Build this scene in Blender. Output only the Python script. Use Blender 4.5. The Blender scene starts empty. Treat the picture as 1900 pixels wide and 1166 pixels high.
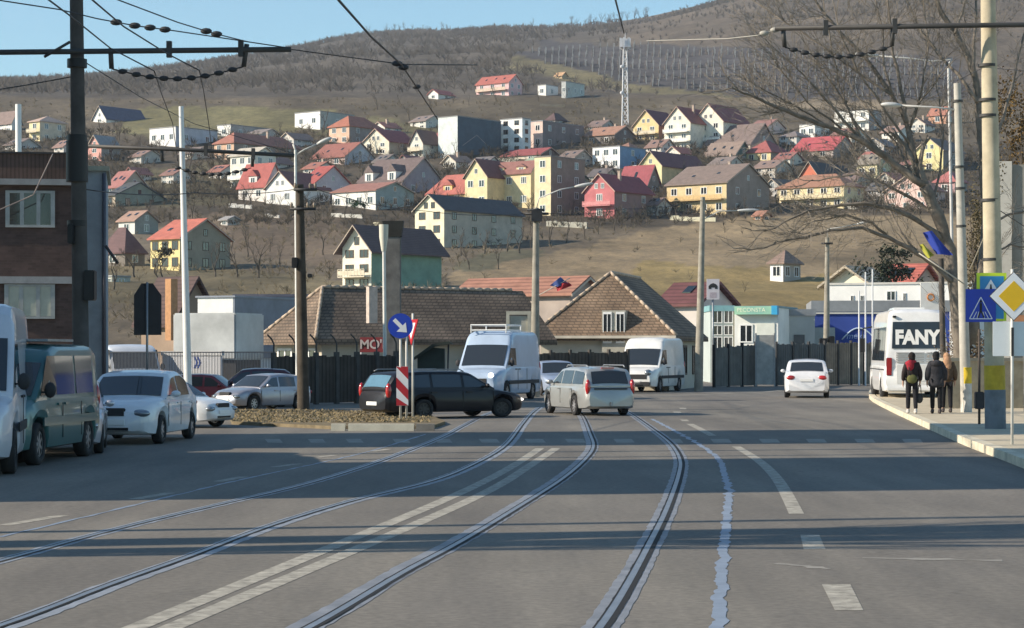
import bpy, bmesh, math, random
from mathutils import Vector, Matrix, noise
random.seed(11)
R = math.radians
SC = bpy.context.scene
COL = SC.collection
F, EYE, HX, HY = 4000.0, 1.8, 950.0, 655.0
SUNAZ, SUNEL = 11.0, 27.0      # sun to the left and a little behind the camera

def W(px, py, Y):              # world point at depth Y
    return Vector(((px - HX) / F * Y, Y, EYE - (py - HY) / F * Y))
def G(px, py, z=0.0):          # point on a level surface at height z
    Y = (EYE - z) * F / (py - HY)
    return Vector(((px - HX) / F * Y, Y, z))

# ------------------------------------------------------------------ materials
MATS = {}
def lin(c): return tuple(c) + (1.0,)
def M(col, rough=.8, var=.18, scale=2.0, metal=0.0, coat=0.0, bump=0.0, kind='noise', spec=.4, key=None, col2=None, detail=5):
    k = (tuple(col), rough, var, scale, metal, coat, bump, kind, spec, key, col2)
    if k in MATS: return MATS[k]
    m = bpy.data.materials.new('surface'); m.use_nodes = True
    nt = m.node_tree; b = nt.nodes['Principled BSDF']
    b.inputs['Roughness'].default_value = rough
    b.inputs['Metallic'].default_value = metal
    b.inputs['Coat Weight'].default_value = coat
    b.inputs['Coat Roughness'].default_value = .05
    b.inputs['Specular IOR Level'].default_value = spec
    if var <= 0:
        b.inputs['Base Color'].default_value = lin(col)
    else:
        geo = nt.nodes.new('ShaderNodeNewGeometry'); tc = nt.nodes.new('ShaderNodeTexCoord')
        src = geo.outputs['Position']
        n = nt.nodes.new('ShaderNodeTexNoise'); n.inputs['Scale'].default_value = scale; n.inputs['Detail'].default_value = detail
        n.inputs['Roughness'].default_value = .65
        nt.links.new(src, n.inputs['Vector'])
        ramp = nt.nodes.new('ShaderNodeValToRGB'); e = ramp.color_ramp.elements
        c2 = col2 if col2 else tuple(min(1, c * (1 + var * .7)) for c in col)
        e[0].position = .3; e[1].position = .7
        e[0].color = lin([c * (1 - var) for c in col]); e[1].color = lin(c2)
        nt.links.new(n.outputs['Fac'], ramp.inputs['Fac'])
        out = ramp.outputs['Color']; hgt = n.outputs['Fac']
        if kind in ('tiles', 'courses', 'planks', 'brick', 'corrug'):
            if kind == 'brick':
                w = nt.nodes.new('ShaderNodeTexBrick'); w.inputs['Scale'].default_value = 1.0
                w.inputs['Brick Width'].default_value = .25; w.inputs['Row Height'].default_value = .08; w.inputs['Mortar Size'].default_value = .008
                w.inputs['Color1'].default_value = (1, 1, 1, 1); w.inputs['Color2'].default_value = (.72, .72, .72, 1); w.inputs['Mortar'].default_value = (.9, .95, 1, 1)
                mp = nt.nodes.new('ShaderNodeMapping'); mp.inputs['Rotation'].default_value = (R(90), 0, 0)
                nt.links.new(tc.outputs['Object'], mp.inputs['Vector']); nt.links.new(mp.outputs['Vector'], w.inputs['Vector'])
                fac = w.outputs['Color']; lo = None
            elif kind == 'tiles':
                # courses follow height, joints follow the plan: a brick pattern over (x+y, slope height)
                sp = nt.nodes.new('ShaderNodeSeparateXYZ'); nt.links.new(tc.outputs['Object'], sp.inputs['Vector'])
                ad = nt.nodes.new('ShaderNodeMath'); nt.links.new(sp.outputs['X'], ad.inputs[0]); nt.links.new(sp.outputs['Y'], ad.inputs[1])
                cb = nt.nodes.new('ShaderNodeCombineXYZ'); nt.links.new(ad.outputs[0], cb.inputs['X']); nt.links.new(sp.outputs['Z'], cb.inputs['Y'])
                w = nt.nodes.new('ShaderNodeTexBrick'); w.inputs['Scale'].default_value = 1.0
                w.inputs['Brick Width'].default_value = .3; w.inputs['Row Height'].default_value = .14; w.inputs['Mortar Size'].default_value = .028
                w.inputs['Color1'].default_value = (1.1, 1.06, 1.03, 1); w.inputs['Color2'].default_value = (.84, .84, .85, 1); w.inputs['Mortar'].default_value = (.5, .5, .5, 1)
                nt.links.new(cb.outputs['Vector'], w.inputs['Vector']); fac = w.outputs['Color']
            else:
                w = nt.nodes.new('ShaderNodeTexWave'); w.wave_type = 'BANDS'
                w.bands_direction = {'courses': 'Z', 'planks': 'X', 'corrug': 'X'}[kind]
                w.inputs['Scale'].default_value = {'courses': 1.2, 'planks': 1.9, 'corrug': 2.5}[kind]
                w.inputs['Distortion'].default_value = .6; w.inputs['Detail'].default_value = 2; w.inputs['Detail Scale'].default_value = 2
                nt.links.new(tc.outputs['Object'], w.inputs['Vector'])
                r2 = nt.nodes.new('ShaderNodeValToRGB'); e2 = r2.color_ramp.elements
                e2[0].position = .05; e2[1].position = .4; e2[0].color = (.62, .62, .62, 1); e2[1].color = (1, 1, 1, 1)
                nt.links.new(w.outputs['Fac'], r2.inputs['Fac']); fac = r2.outputs['Color']
            mx = nt.nodes.new('ShaderNodeMix'); mx.data_type = 'RGBA'; mx.blend_type = 'MULTIPLY'; mx.inputs['Factor'].default_value = 1
            nt.links.new(out, mx.inputs[6]); nt.links.new(fac, mx.inputs[7]); out = mx.outputs[2]; hgt = fac
        nt.links.new(out, b.inputs['Base Color'])
        if bump:
            bp = nt.nodes.new('ShaderNodeBump'); bp.inputs['Strength'].default_value = bump; bp.inputs['Distance'].default_value = .05
            nt.links.new(hgt, bp.inputs['Height']); nt.links.new(bp.outputs['Normal'], b.inputs['Normal'])
    MATS[k] = m
    return m
def paint(col, metal=.25): return M(col, .38, .12, 1.5, metal, .7, key='paint')
GLASS = M((.02, .026, .03), .06, .25, .8, spec=.9, key='glass')
CARGLASS = M((.025, .03, .035), .05, 0, spec=.9, key='cg')
WHITE = M((.74, .74, .72), .6, .1)
STEEL = M((.33, .34, .35), .45, .2, 6, .6)
DARK = M((.03, .03, .032), .6, .2, 6)
BLACK = M((.012, .012, .013), .5, 0)
RUBBER = M((.022, .022, .023), .85, .2, 9)
CONC = M((.36, .34, .30), .9, .25, 5, bump=.2)
LAMPW = M((.8, .8, .78), .3, 0, key='lampw')

# ------------------------------------------------------------------ mesh collector
class MB:
    def __init__(s): s.v = []; s.f = []; s.m = []
    def add(s, vs, fs, mi=0):
        o = len(s.v); s.v += [tuple(v) for v in vs]
        for f in fs: s.f.append(tuple(o + i for i in f)); s.m.append(mi)
        return s
    def box(s, x0, x1, y0, y1, z0, z1, mi=0, T=None):
        vs = [Vector(p) for p in ((x0,y0,z0),(x1,y0,z0),(x1,y1,z0),(x0,y1,z0),(x0,y0,z1),(x1,y0,z1),(x1,y1,z1),(x0,y1,z1))]
        if T is not None: vs = [T @ v for v in vs]
        return s.add(vs, [(0,3,2,1),(4,5,6,7),(0,1,5,4),(1,2,6,5),(2,3,7,6),(3,0,4,7)], mi)
    def poly(s, pts, mi=0): return s.add(pts, [tuple(range(len(pts)))], mi)
    def prism(s, pts, off, mi=0):      # polygon pts extruded by vector off
        n = len(pts); off = Vector(off); a = [Vector(p) for p in pts]
        return s.add(a + [p + off for p in a], [tuple(range(n - 1, -1, -1)), tuple(range(n, 2 * n))] + [(i, (i + 1) % n, n + (i + 1) % n, n + i) for i in range(n)], mi)
    def tube(s, pts, rad, n=6, mi=0, cap=True):
        pts = [Vector(p) for p in pts]
        rad = rad if isinstance(rad, (list, tuple)) else [rad] * len(pts)
        o = len(s.v); prev = None
        for i, p in enumerate(pts):
            d = (pts[min(i + 1, len(pts) - 1)] - pts[max(i - 1, 0)])
            d = d.normalized() if d.length > 1e-9 else Vector((0, 0, 1))
            a = d.cross(Vector((0, 0, 1)) if abs(d.z) < .95 else Vector((0, 1, 0))).normalized()
            if prev is not None and a.dot(prev) < 0: a = -a
            prev = a; b = d.cross(a)
            for k in range(n):
                t = 2 * math.pi * k / n
                s.v.append(tuple(p + (a * math.cos(t) + b * math.sin(t)) * rad[i]))
        for i in range(len(pts) - 1):
            for k in range(n):
                k2 = (k + 1) % n
                s.f.append((o + i * n + k, o + i * n + k2, o + (i + 1) * n + k2, o + (i + 1) * n + k)); s.m.append(mi)
        if cap:
            s.f.append(tuple(o + k for k in range(n - 1, -1, -1))); s.m.append(mi)
            q = o + (len(pts) - 1) * n
            s.f.append(tuple(q + k for k in range(n))); s.m.append(mi)
        return s
    def ell(s, c, r, nu=10, nv=6, mi=0, T=None):
        c = Vector(c); vs = [Vector((0, 0, -1))]
        for j in range(1, nv):
            ph = -math.pi / 2 + math.pi * j / nv
            for i in range(nu):
                t = 2 * math.pi * i / nu
                vs.append(Vector((math.cos(ph) * math.cos(t), math.cos(ph) * math.sin(t), math.sin(ph))))
        vs.append(Vector((0, 0, 1)))
        vs = [Vector((v.x * r[0], v.y * r[1], v.z * r[2])) for v in vs]
        if T is not None: vs = [T @ v for v in vs]
        vs = [c + v for v in vs]; fs = []
        for i in range(nu):
            i2 = (i + 1) % nu
            fs.append((0, 1 + i2, 1 + i)); q = 1 + (nv - 2) * nu
            fs.append((q + i, q + i2, len(vs) - 1))
            for j in range(nv - 2):
                fs.append((1 + j * nu + i, 1 + j * nu + i2, 1 + (j + 1) * nu + i2, 1 + (j + 1) * nu + i))
        return s.add(vs, fs, mi)
    def mesh(s, mats, smooth=False):
        me = bpy.data.meshes.new('mesh'); me.from_pydata(s.v, [], s.f)
        for m in (mats if isinstance(mats, (list, tuple)) else [mats]): me.materials.append(m)
        me.polygons.foreach_set('material_index', s.m)
        if smooth: me.polygons.foreach_set('use_smooth', [True] * len(s.f))
        me.update()
        return me
    def build(s, name, mats, parent=None, smooth=False, loc=None, rot=None, auto=None):
        me = s.mesh(mats, smooth)
        if auto is not None: sharp(me, auto)
        return link(name, me, parent, loc, rot)
def sharp(me, ang):
    me.polygons.foreach_set('use_smooth', [True] * len(me.polygons))
    bm = bmesh.new(); bm.from_mesh(me)
    bmesh.ops.recalc_face_normals(bm, faces=bm.faces)
    for e in bm.edges:
        if len(e.link_faces) == 2 and e.calc_face_angle(0) > R(ang): e.smooth = False
    bm.to_mesh(me); bm.free()
def link(name, data, parent=None, loc=None, rot=None):
    o = bpy.data.objects.new(name, data); COL.objects.link(o)
    if parent is not None: o.parent = parent
    if loc is not None: o.location = loc
    if rot is not None: o.rotation_euler = rot
    return o
def tag(o, label=None, cat=None, group=None, kind=None):
    if label: o['label'] = label
    if cat: o['category'] = cat
    if group: o['group'] = group
    if kind: o['kind'] = kind
    return o
def thing(name, label, cat, loc=(0, 0, 0), rz=0, group=None):
    o = link(name, None, None, loc, (0, 0, rz)); o.empty_display_size = .2
    return tag(o, label, cat, group, 'thing' if name.endswith('wall') else None)
def struct(name, mb, m, smooth=False): return tag(mb.build(name, m, smooth=smooth), kind='structure')
def text_mesh(s, size, ext=.004, bold=0.0, shear=0):
    cu = bpy.data.curves.new('text', 'FONT'); cu.body = s; cu.size = size; cu.extrude = ext; cu.offset = bold; cu.shear = shear
    cu.align_x = 'CENTER'; cu.align_y = 'CENTER'
    o = bpy.data.objects.new('text', cu); COL.objects.link(o)
    bpy.context.view_layer.update()
    me = bpy.data.meshes.new_from_object(o.evaluated_get(bpy.context.evaluated_depsgraph_get()))
    bpy.data.objects.remove(o)
    return me
def lettering(s, size, m, parent, loc, rot=(R(90), 0, 0), bold=0, shear=0, ext=.004):
    me = text_mesh(s, size, ext, bold, shear); me.materials.clear(); me.materials.append(m)
    return link('lettering', me, parent, loc, rot)
# ------------------------------------------------------------------ terrain
PY_Y = [(200, 691.6), (232, 630), (300, 540), (410, 455), (470, 400), (530, 340), (590, 280), (660, 230), (760, 180), (900, .33), (1150, .66), (1600, .92), (2000, 1.0), (2600, .93)]
RIDGE = [(-1500, 165), (-600, 158), (0, 155), (100, 152), (200, 143), (300, 130), (400, 115), (500, 101), (560, 92), (640, 74), (740, 66), (830, 66), (940, 55), (1000, 56), (1100, 50), (1200, 36), (1300, 10), (1400, -22), (1600, -50), (1900, -75), (2400, -90), (3600, -60)]
def interp(tab, x):
    if x <= tab[0][0]: return tab[0][1]
    for (a, b), (c, d) in zip(tab, tab[1:]):
        if x <= c: return b + (d - b) * (x - a) / (c - a)
    return tab[-1][1]
def smooth_interp(tab, x):
    return (interp(tab, x - 25) + interp(tab, x) * 2 + interp(tab, x + 25)) / 4
def terr_py(px, Y):
    r = smooth_interp(RIDGE, px)
    def val(q): return q if q > 2 else 180 + (r - 180) * q
    if Y <= 200: return HY + 1.83 * F / Y
    for (a, b), (c, d) in zip(PY_Y, PY_Y[1:]):
        if Y <= c:
            b, d = val(b), val(d); return b + (d - b) * (Y - a) / (c - a)
    return val(PY_Y[-1][1])
def terr_z(x, Y):
    if Y <= 200: return -.03
    px = HX + x / Y * F
    z = EYE - (terr_py(px, Y) - HY) / F * Y
    k = min(1, (Y - 200) / 60)
    n = noise.noise(Vector((x * .02, Y * .02, 0))) * 1.1 + noise.noise(Vector((x * .07, Y * .07, 3))) * .4
    if Y > 760: n += noise.noise(Vector((x * .006, Y * .006, 7))) * 5 * min(1, (Y - 760) / 300)
    return z + n * k
def depth_at(px, py):          # depth of the visible hillside at a picture height
    Y = 205.0
    while Y < 2000 and terr_py(px, Y) > py: Y *= 1.004
    return Y
def in_poly(x, y, P):
    r = False; j = len(P) - 1
    for i in range(len(P)):
        if (P[i][1] > y) != (P[j][1] > y) and x < (P[j][0] - P[i][0]) * (y - P[i][1]) / (P[j][1] - P[i][1]) + P[i][0]: r = not r
        j = i
    return r
LAND = [  # land cover outlines (direction, elevation) and soil colour
    ([(215, 250), (255, 203), (420, 198), (620, 204), (640, 240), (300, 262)], (.178, .166, .095)),
    ([(600, 262), (620, 205), (700, 196), (860, 184), (1000, 182), (1230, 184), (1230, 240), (900, 250)], (.118, .102, .078)),
    ([(560, 255), (700, 215), (860, 245)], (.15, .14, .085)),
    ([(930, 128), (960, 108), (1180, 120), (1400, 170), (1400, 186), (1150, 170)], (.17, .155, .10)),
    ([(940, 100), (1010, 82), (1180, 84), (1420, 90), (1780, 112), (1800, 180), (1640, 190), (1400, 182), (1150, 150)], (.088, .086, .094)),
    ([(1380, 182), (1640, 188), (1640, 206), (1400, 200)], (.24, .2, .15)),
    ([(830, 520), (870, 490), (1010, 470), (1200, 425), (1400, 402), (1760, 398), (1900, 420), (1900, 600), (830, 600)], (.235, .19, .13)),
    ([(1150, 520), (1200, 490), (1760, 520), (1900, 560), (1900, 640), (1150, 640)], (.245, .195, .10)),
    ([(840, 500), (900, 470), (1010, 462), (1010, 476), (880, 505)], (.13, .125, .09)),
    ([(195, 480), (260, 475), (420, 500), (640, 520), (640, 560), (195, 560)], (.16, .14, .095)),
    ([(330, 395), (640, 400), (640, 500), (420, 470)], (.17, .137, .107)),
    ([(225, 320), (420, 300), (430, 380), (240, 385)], (.125, .115, .08)),
]
def land_col(px, py):
    jx = noise.noise(Vector((px * .03, py * .06, 1))) * 14; jy = noise.noise(Vector((px * .03, py * .06, 9))) * 7
    c = (.15, .128, .10)
    if py < 182:
        c = (.108, .098, .088) if px < 1150 else (.125, .108, .092)
    elif py < 260: c = (.13, .112, .088)
    elif py < 420: c = (.088, .077, .064)
    for P, q in LAND:
        if in_poly(px + jx, py + jy, P): c = q
    return c
def build_terrain():
    pxs = []; x = -2600
    while x < 4600:
        pxs.append(x); x += 9 if -60 < x < 1960 else 60
    Ys = [-60, -20, 5, 30, 60, 90, 120, 150, 180, 199]
    y = 202.0
    while y < 2600: Ys.append(y); y *= 1.0115
    verts = []; faces = []; cols = []
    for Y in Ys:
        for px in pxs:
            xx = (px - HX) / F * max(Y, 205) * (1 if Y > 190 else 1.2)
            verts.append((xx, Y, terr_z(xx, Y)))
            c = land_col(px, terr_py(px, Y)) if Y > 200 else (.17, .15, .12)
            n = 1 + .35 * noise.noise(Vector((xx * .035, Y * .012, 2))) + .2 * noise.noise(Vector((xx * .12, Y * .05, 4)))
            cols.append((c[0] * n, c[1] * n, c[2] * n, 1))
    n = len(pxs)
    for j in range(len(Ys) - 1):
        for i in range(n - 1):
            faces.append((j * n + i, j * n + i + 1, (j + 1) * n + i + 1, (j + 1) * n + i))
    me = bpy.data.meshes.new('terrain'); me.from_pydata(verts, [], faces)
    a = me.color_attributes.new('land', 'FLOAT_COLOR', 'POINT')
    a.data.foreach_set('color', [q for c in cols for q in c])
    me.polygons.foreach_set('use_smooth', [True] * len(faces))
    m = bpy.data.materials.new('hillside'); m.use_nodes = True; nt = m.node_tree; b = nt.nodes['Principled BSDF']
    b.inputs['Roughness'].default_value = .95; b.inputs['Specular IOR Level'].default_value = .1
    at = nt.nodes.new('ShaderNodeAttribute'); at.attribute_name = 'land'
    geo = nt.nodes.new('ShaderNodeNewGeometry')
    out = at.outputs['Color']
    for sc, lo, hi, st in ((.5, .78, 1.2, (1, .35, 1)), (.09, .78, 1.2, (1, .5, 1)), (2.0, .87, 1.13, (1, .6, 1))):
        mp = nt.nodes.new('ShaderNodeMapping'); mp.inputs['Scale'].default_value = st
        nt.links.new(geo.outputs['Position'], mp.inputs['Vector'])
        nz = nt.nodes.new('ShaderNodeTexNoise'); nz.inputs['Scale'].default_value = sc; nz.inputs['Detail'].default_value = 8; nz.inputs['Roughness'].default_value = .7
        nt.links.new(mp.outputs['Vector'], nz.inputs['Vector'])
        rp = nt.nodes.new('ShaderNodeValToRGB'); e = rp.color_ramp.elements; e[0].position = .35; e[1].position = .65
        e[0].color = (lo, lo, lo, 1); e[1].color = (hi, hi * .97, hi * .92, 1)
        nt.links.new(nz.outputs['Fac'], rp.inputs['Fac'])
        mx = nt.nodes.new('ShaderNodeMix'); mx.data_type = 'RGBA'; mx.blend_type = 'MULTIPLY'; mx.inputs['Factor'].default_value = 1
        nt.links.new(out, mx.inputs[6]); nt.links.new(rp.outputs['Color'], mx.inputs[7]); out = mx.outputs[2]
    nt.links.new(out, b.inputs['Base Color'])
    me.materials.append(m)
    tag(link('terrain', me), kind='structure')
build_terrain()

# ------------------------------------------------------------------ bare wood on the hill (nobody could count it)
def twiggy(mb, base, h, n, spread, w, rnd, trunk=True, mi=0):
    """a small bare crown: thin flat twigs fanning out of a stem"""
    bx, by, bz = base
    if trunk:
        tw = h * .035
        mb.add([(bx - tw, by, bz - .5), (bx + tw, by, bz - .5), (bx + tw * .5, by, bz + h * .5), (bx - tw * .5, by, bz + h * .5)], [(0, 1, 2, 3)])
    for _ in range(n):
        a = rnd.uniform(0, 6.283); el = rnd.uniform(.35, 1.45); L = h * rnd.uniform(.35, .68)
        s0 = Vector((bx, by, bz + h * rnd.uniform(.1, .42)))
        d = Vector((math.cos(a) * math.cos(el) * spread, math.sin(a) * math.cos(el) * spread, math.sin(el)))
        e = s0 + d * L; mid = s0 + d * L * .55 + Vector((0, 0, h * .03))
        side = d.cross(Vector((.3, 1, .1))).normalized() * w * rnd.uniform(.6, 1.4)
        mb.add([s0 - side, s0 + side, mid + side * .9, e, mid - side * .9], [(0, 1, 2, 3, 4)], mi)
def build_woods():
    rnd = random.Random(5)
    mb = MB(); n = 0
    while n < 9500:
        px = rnd.uniform(-60, 1960)
        r = smooth_interp(RIDGE, px)
        g = rnd.random() ** 1.2
        Y = 770 + g * 1240 if rnd.random() < .75 else rnd.uniform(1700, 2010)
        py = terr_py(px, Y)
        if py > 184: continue
        if any(in_poly(px, py, LAND[i][0]) for i in (0, 1, 3, 4)): continue
        if px > 1150 and py > 40 and rnd.random() < .75: continue
        x = (px - HX) / F * Y
        if noise.noise(Vector((x * .012, Y * .008, 5))) < -.25 and rnd.random() < .7: continue
        h = rnd.uniform(4, 7.5) * (1 if px < 1150 else .65)
        twiggy(mb, (x, Y, terr_z(x, Y)), h, 11, 1.1, .034 * h ** .5 * Y / 900, rnd, False); n += 1
    m = M((.118, .104, .092), .95, .3, .012, spec=.1, key='wood')
    tag(mb.build('woods', m), 'bare brown winter woodland covering the far hillside below the skyline', 'woods', kind='stuff')
    # low scrub and dead weeds between and below the houses
    mb = MB(); n = 0
    while n < 8200:
        px = rnd.uniform(-40, 1940); py = rnd.uniform(188, 640) if rnd.random() < .6 else rnd.uniform(250, 420)
        if any(in_poly(px, py, LAND[i][0]) for i in (0, 4, 5)): continue
        if any(in_poly(px, py, LAND[i][0]) for i in (6, 7)) and rnd.random() < .93: continue
        Y = depth_at(px, py); x = (px - HX) / F * Y
        if noise.noise(Vector((x * .05, Y * .03, 15))) < -.05 and rnd.random() < .8: continue
        town = 235 < py < 425
        h = rnd.uniform(.8, 2.4) * (1.5 if town else 1)
        twiggy(mb, (x, Y, terr_z(x, Y)), h, 12 if town else 8, 1.2, .026 * Y / 300, rnd, False, 1 if town else 0); n += 1
    m = M((.15, .125, .09), .95, .4, .06, spec=.1, key='scrub', col2=(.2, .165, .11))
    tag(mb.build('scrub', [m, M((.085, .072, .056), .95, .45, .08, spec=.1, key='scrub2', col2=(.13, .108, .08))]), 'brown winter scrub and dead weeds on the slope between the houses', 'scrub', kind='stuff')
    # vineyard trellis
    mb = MB(); mv = MB()
    P = [(975, 92), (1180, 88), (1420, 95), (1770, 116), (1790, 178), (1640, 186), (1400, 180), (1180, 158), (1010, 120)]
    for k in range(66):
        px0 = 985 + k * 12.6
        for Y in range(690, 1480, 14):
            px = px0 + (Y - 900) * .012
            py = terr_py(px, Y)
            if not in_poly(px, py, P): continue
            x = (px - HX) / F * Y + rnd.uniform(-.3, .3); z = terr_z(x, Y); h = 2.6 + rnd.uniform(-.5, .5)
            if int((py + 2 * math.sin(px * .02)) / 10) % 2 and rnd.random() < .75: continue
            wd = .17 * Y / 900
            mb.box(x - wd, x + wd, Y - .1, Y + .1, z - .3, z + h)
            if rnd.random() < .8:
                mv.box(x - wd * 2.2, x + wd * 2.2, Y + 1, Y + 13, z + .4, z + 1.3 + .6 * rnd.random())
    tag(mb.build('vineyard_posts', M((.31, .30, .295), .8, .3, .05)), 'rows of pale trellis posts in the hillside vineyard', 'vineyard', kind='stuff')
    tag(mv.build('vineyard_vines', M((.10, .09, .085), .95, .3, .05, spec=.1)), 'rows of bare brown vines on the hillside vineyard', 'vines', kind='stuff')
build_woods()

# ------------------------------------------------------------------ bare trees one can tell apart
def bare_tree_meshes(seed, h, spread=.55, depth=5, w=1.0):
    rnd = random.Random(seed); tr = MB(); cr = MB()
    def grow(p, d, L, r, lv):
        q = p + d * L
        mid = p + d * L * .5 + Vector((rnd.uniform(-1, 1), rnd.uniform(-1, 1), rnd.uniform(-.3, .6))) * L * .07
        (tr if lv < 2 else cr).tube([p, mid, q], [r, r * .85, r * .68], 5 if lv < 2 else 3, cap=False)
        if lv >= depth: return
        for k in range(2 if lv == 0 else rnd.choice((2, 2, 3))):
            a = Vector((rnd.uniform(-1, 1), rnd.uniform(-1, 1), rnd.uniform(-.15, .75)))
            nd = (d + a * spread * (1.25 if lv else 1)).normalized()
            grow(q if k == 0 else mid.lerp(q, rnd.uniform(.2, 1)), nd, L * rnd.uniform(.62, .86), r * .62, lv + 1)
    grow(Vector((0, 0, -.4)), Vector((rnd.uniform(-.08, .08), rnd.uniform(-.08, .08), 1)).normalized(), h * .3, h * .022 * w, 0)
    return tr, cr
BARK = M((.095, .08, .065), .95, .3, 3, spec=.15)
TWIG = M((.10, .083, .068), .95, .3, .4, spec=.1, key='twig')
TREES = []
for i in range(7):
    tr, cr = bare_tree_meshes(20 + i, 6.0, .6 + .05 * (i % 3), 5 if i % 2 else 4, 1.1)
    TREES.append((tr.mesh(BARK, True), cr.mesh(TWIG, True)))
def plant_tree(px, py, h, i, label, group, Y=None, name='bare_tree'):
    Y = Y or depth_at(px, py); x = (px - HX) / F * Y
    o = link(name, TREES[i % 7][0], None, (x, Y, terr_z(x, Y)), (0, 0, i * 1.7)); tag(o, label, 'tree', group)
    c = link('crown', TREES[i % 7][1], o)
    s = h / 6.0; o.scale = (s * (.9 + .1 * (i % 4)), s * (.9 + .1 * (i % 3)), s)
    return o
rt = random.Random(8)
for k in range(40):            # along the skyline
    px = 1060 + k * 6.3 if k < 24 else rt.uniform(650, 1000)
    px += rt.uniform(-4, 4)
    r = smooth_interp(RIDGE, px)
    plant_tree(px, r, rt.uniform(8, 15), k, 'small bare tree standing out against the sky on the ridge', 'bare trees along the ridge', Y=1985)
TOWN = [(230, 300), (260, 290), (300, 300), (345, 310), (375, 345), (395, 330), (410, 375), (425, 395), (455, 400), (520, 392), (560, 396), (600, 402), (640, 408),
        (665, 268), (600, 250), (520, 250), (355, 300), (650, 300), (740, 300), (750, 395), (760, 330), (845, 300), (860, 330), (905, 300), (1055, 300), (1070, 345), (1075, 400), (1060, 270),
        (1105, 262), (1160, 262), (1185, 268), (1215, 340), (1215, 400), (1235, 400), (1200, 418), (1180, 412), (1150, 418), (1255, 405), (1420, 300), (1430, 400), (1445, 380), (1455, 320), (1475, 400),
        (1600, 395), (1620, 400), (1640, 395), (1620, 340), (1650, 300), (1690, 310), (1670, 345), (1740, 395), (1770, 395), (1560, 300), (1500, 300), (1530, 255), (1580, 262), (1660, 245), (1700, 240),
        (20, 262), (40, 275), (120, 270), (185, 262), (205, 300), (220, 265), (290, 275), (335, 285), (940, 470), (965, 472), (985, 460), (1020, 455), (1050, 448), (1085, 440), (1110, 432), (1140, 425), (900, 475),
        (430, 470), (460, 480), (500, 470), (520, 500), (480, 520), (600, 480), (610, 520), (560, 520), (440, 520), (380, 480), (400, 520), (300, 540), (250, 520), (210, 540), (855, 480), (870, 500), (925, 500),
        (760, 420), (800, 210), (760, 222), (840, 190), (870, 195), (920, 192), (1000, 190), (1050, 192), (1100, 195), (700, 205), (740, 195), (1130, 200)]
rx = random.Random(31)
for _ in range(110):
    q = (rx.uniform(200, 1790), rx.uniform(258, 408)); TOWN.append(q)
for k, (px, py) in enumerate(TOWN):
    lab, grp = (('bare leafless tree growing between the hillside houses', 'bare trees between the houses') if 255 < py < 425 else
                ('bare tree above the top row of houses', 'bare trees above the houses') if py <= 255 else
                ('bare scrubby tree on the slope below the houses', 'bare trees below the houses'))
    plant_tree(px, py, rt.uniform(3.4, 7.6) * (1.0 if py > 255 else 1.2), k, lab, grp)
# ------------------------------------------------------------------ houses
def frame_mesh(mat, mull=1):
    mb = MB(); t = .07
    for x0, x1, z0, z1 in ((-.5, .5, .5 - t, .5), (-.5, .5, -.5, -.5 + t), (-.5, -.5 + t * 1.2, -.5 + t, .5 - t), (.5 - t * 1.2, .5, -.5 + t, .5 - t)):
        mb.box(x0, x1, -.06, .0, z0, z1)
    for k in range(mull):
        xm = -.5 + (k + 1) / (mull + 1)
        mb.box(xm - .04, xm + .04, -.05, .0, -.5 + t, .5 - t)
    return mb.mesh(mat)
FR_W = frame_mesh(WHITE); FR_B = frame_mesh(M((.09, .055, .035), .6, .2)); FR_W2 = frame_mesh(WHITE, 2)
_p = MB(); _p.box(-.43, .43, -.03, .0, -.44, .44); PANE = _p.mesh(GLASS)
def window(par, x, y, z, w, h, rz, fr=None, name='window'):
    o = link(name, fr or FR_W, par, (x, y, z), (0, 0, rz)); o.scale = (w, 1, h)
    link('pane', PANE, o)
    return o
def face_windows(par, a, b, face, n, zs, w, h, fr, skip=()):
    """n windows per floor on the front (y=-b/2) or side (x=a/2) face"""
    L = a if face == 'F' else b
    for fi, z in enumerate(zs):
        for k in range(n):
            if (fi, k) in skip: continue
            t = -L / 2 + L * (k + .5) / n
            ww = min(w, L / n * .62)
            if face == 'F': window(par, t, -b / 2 - .004, z, ww, h, 0, fr)
            else: window(par, a / 2 + .004, t, z, ww, h, R(90), fr)
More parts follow.
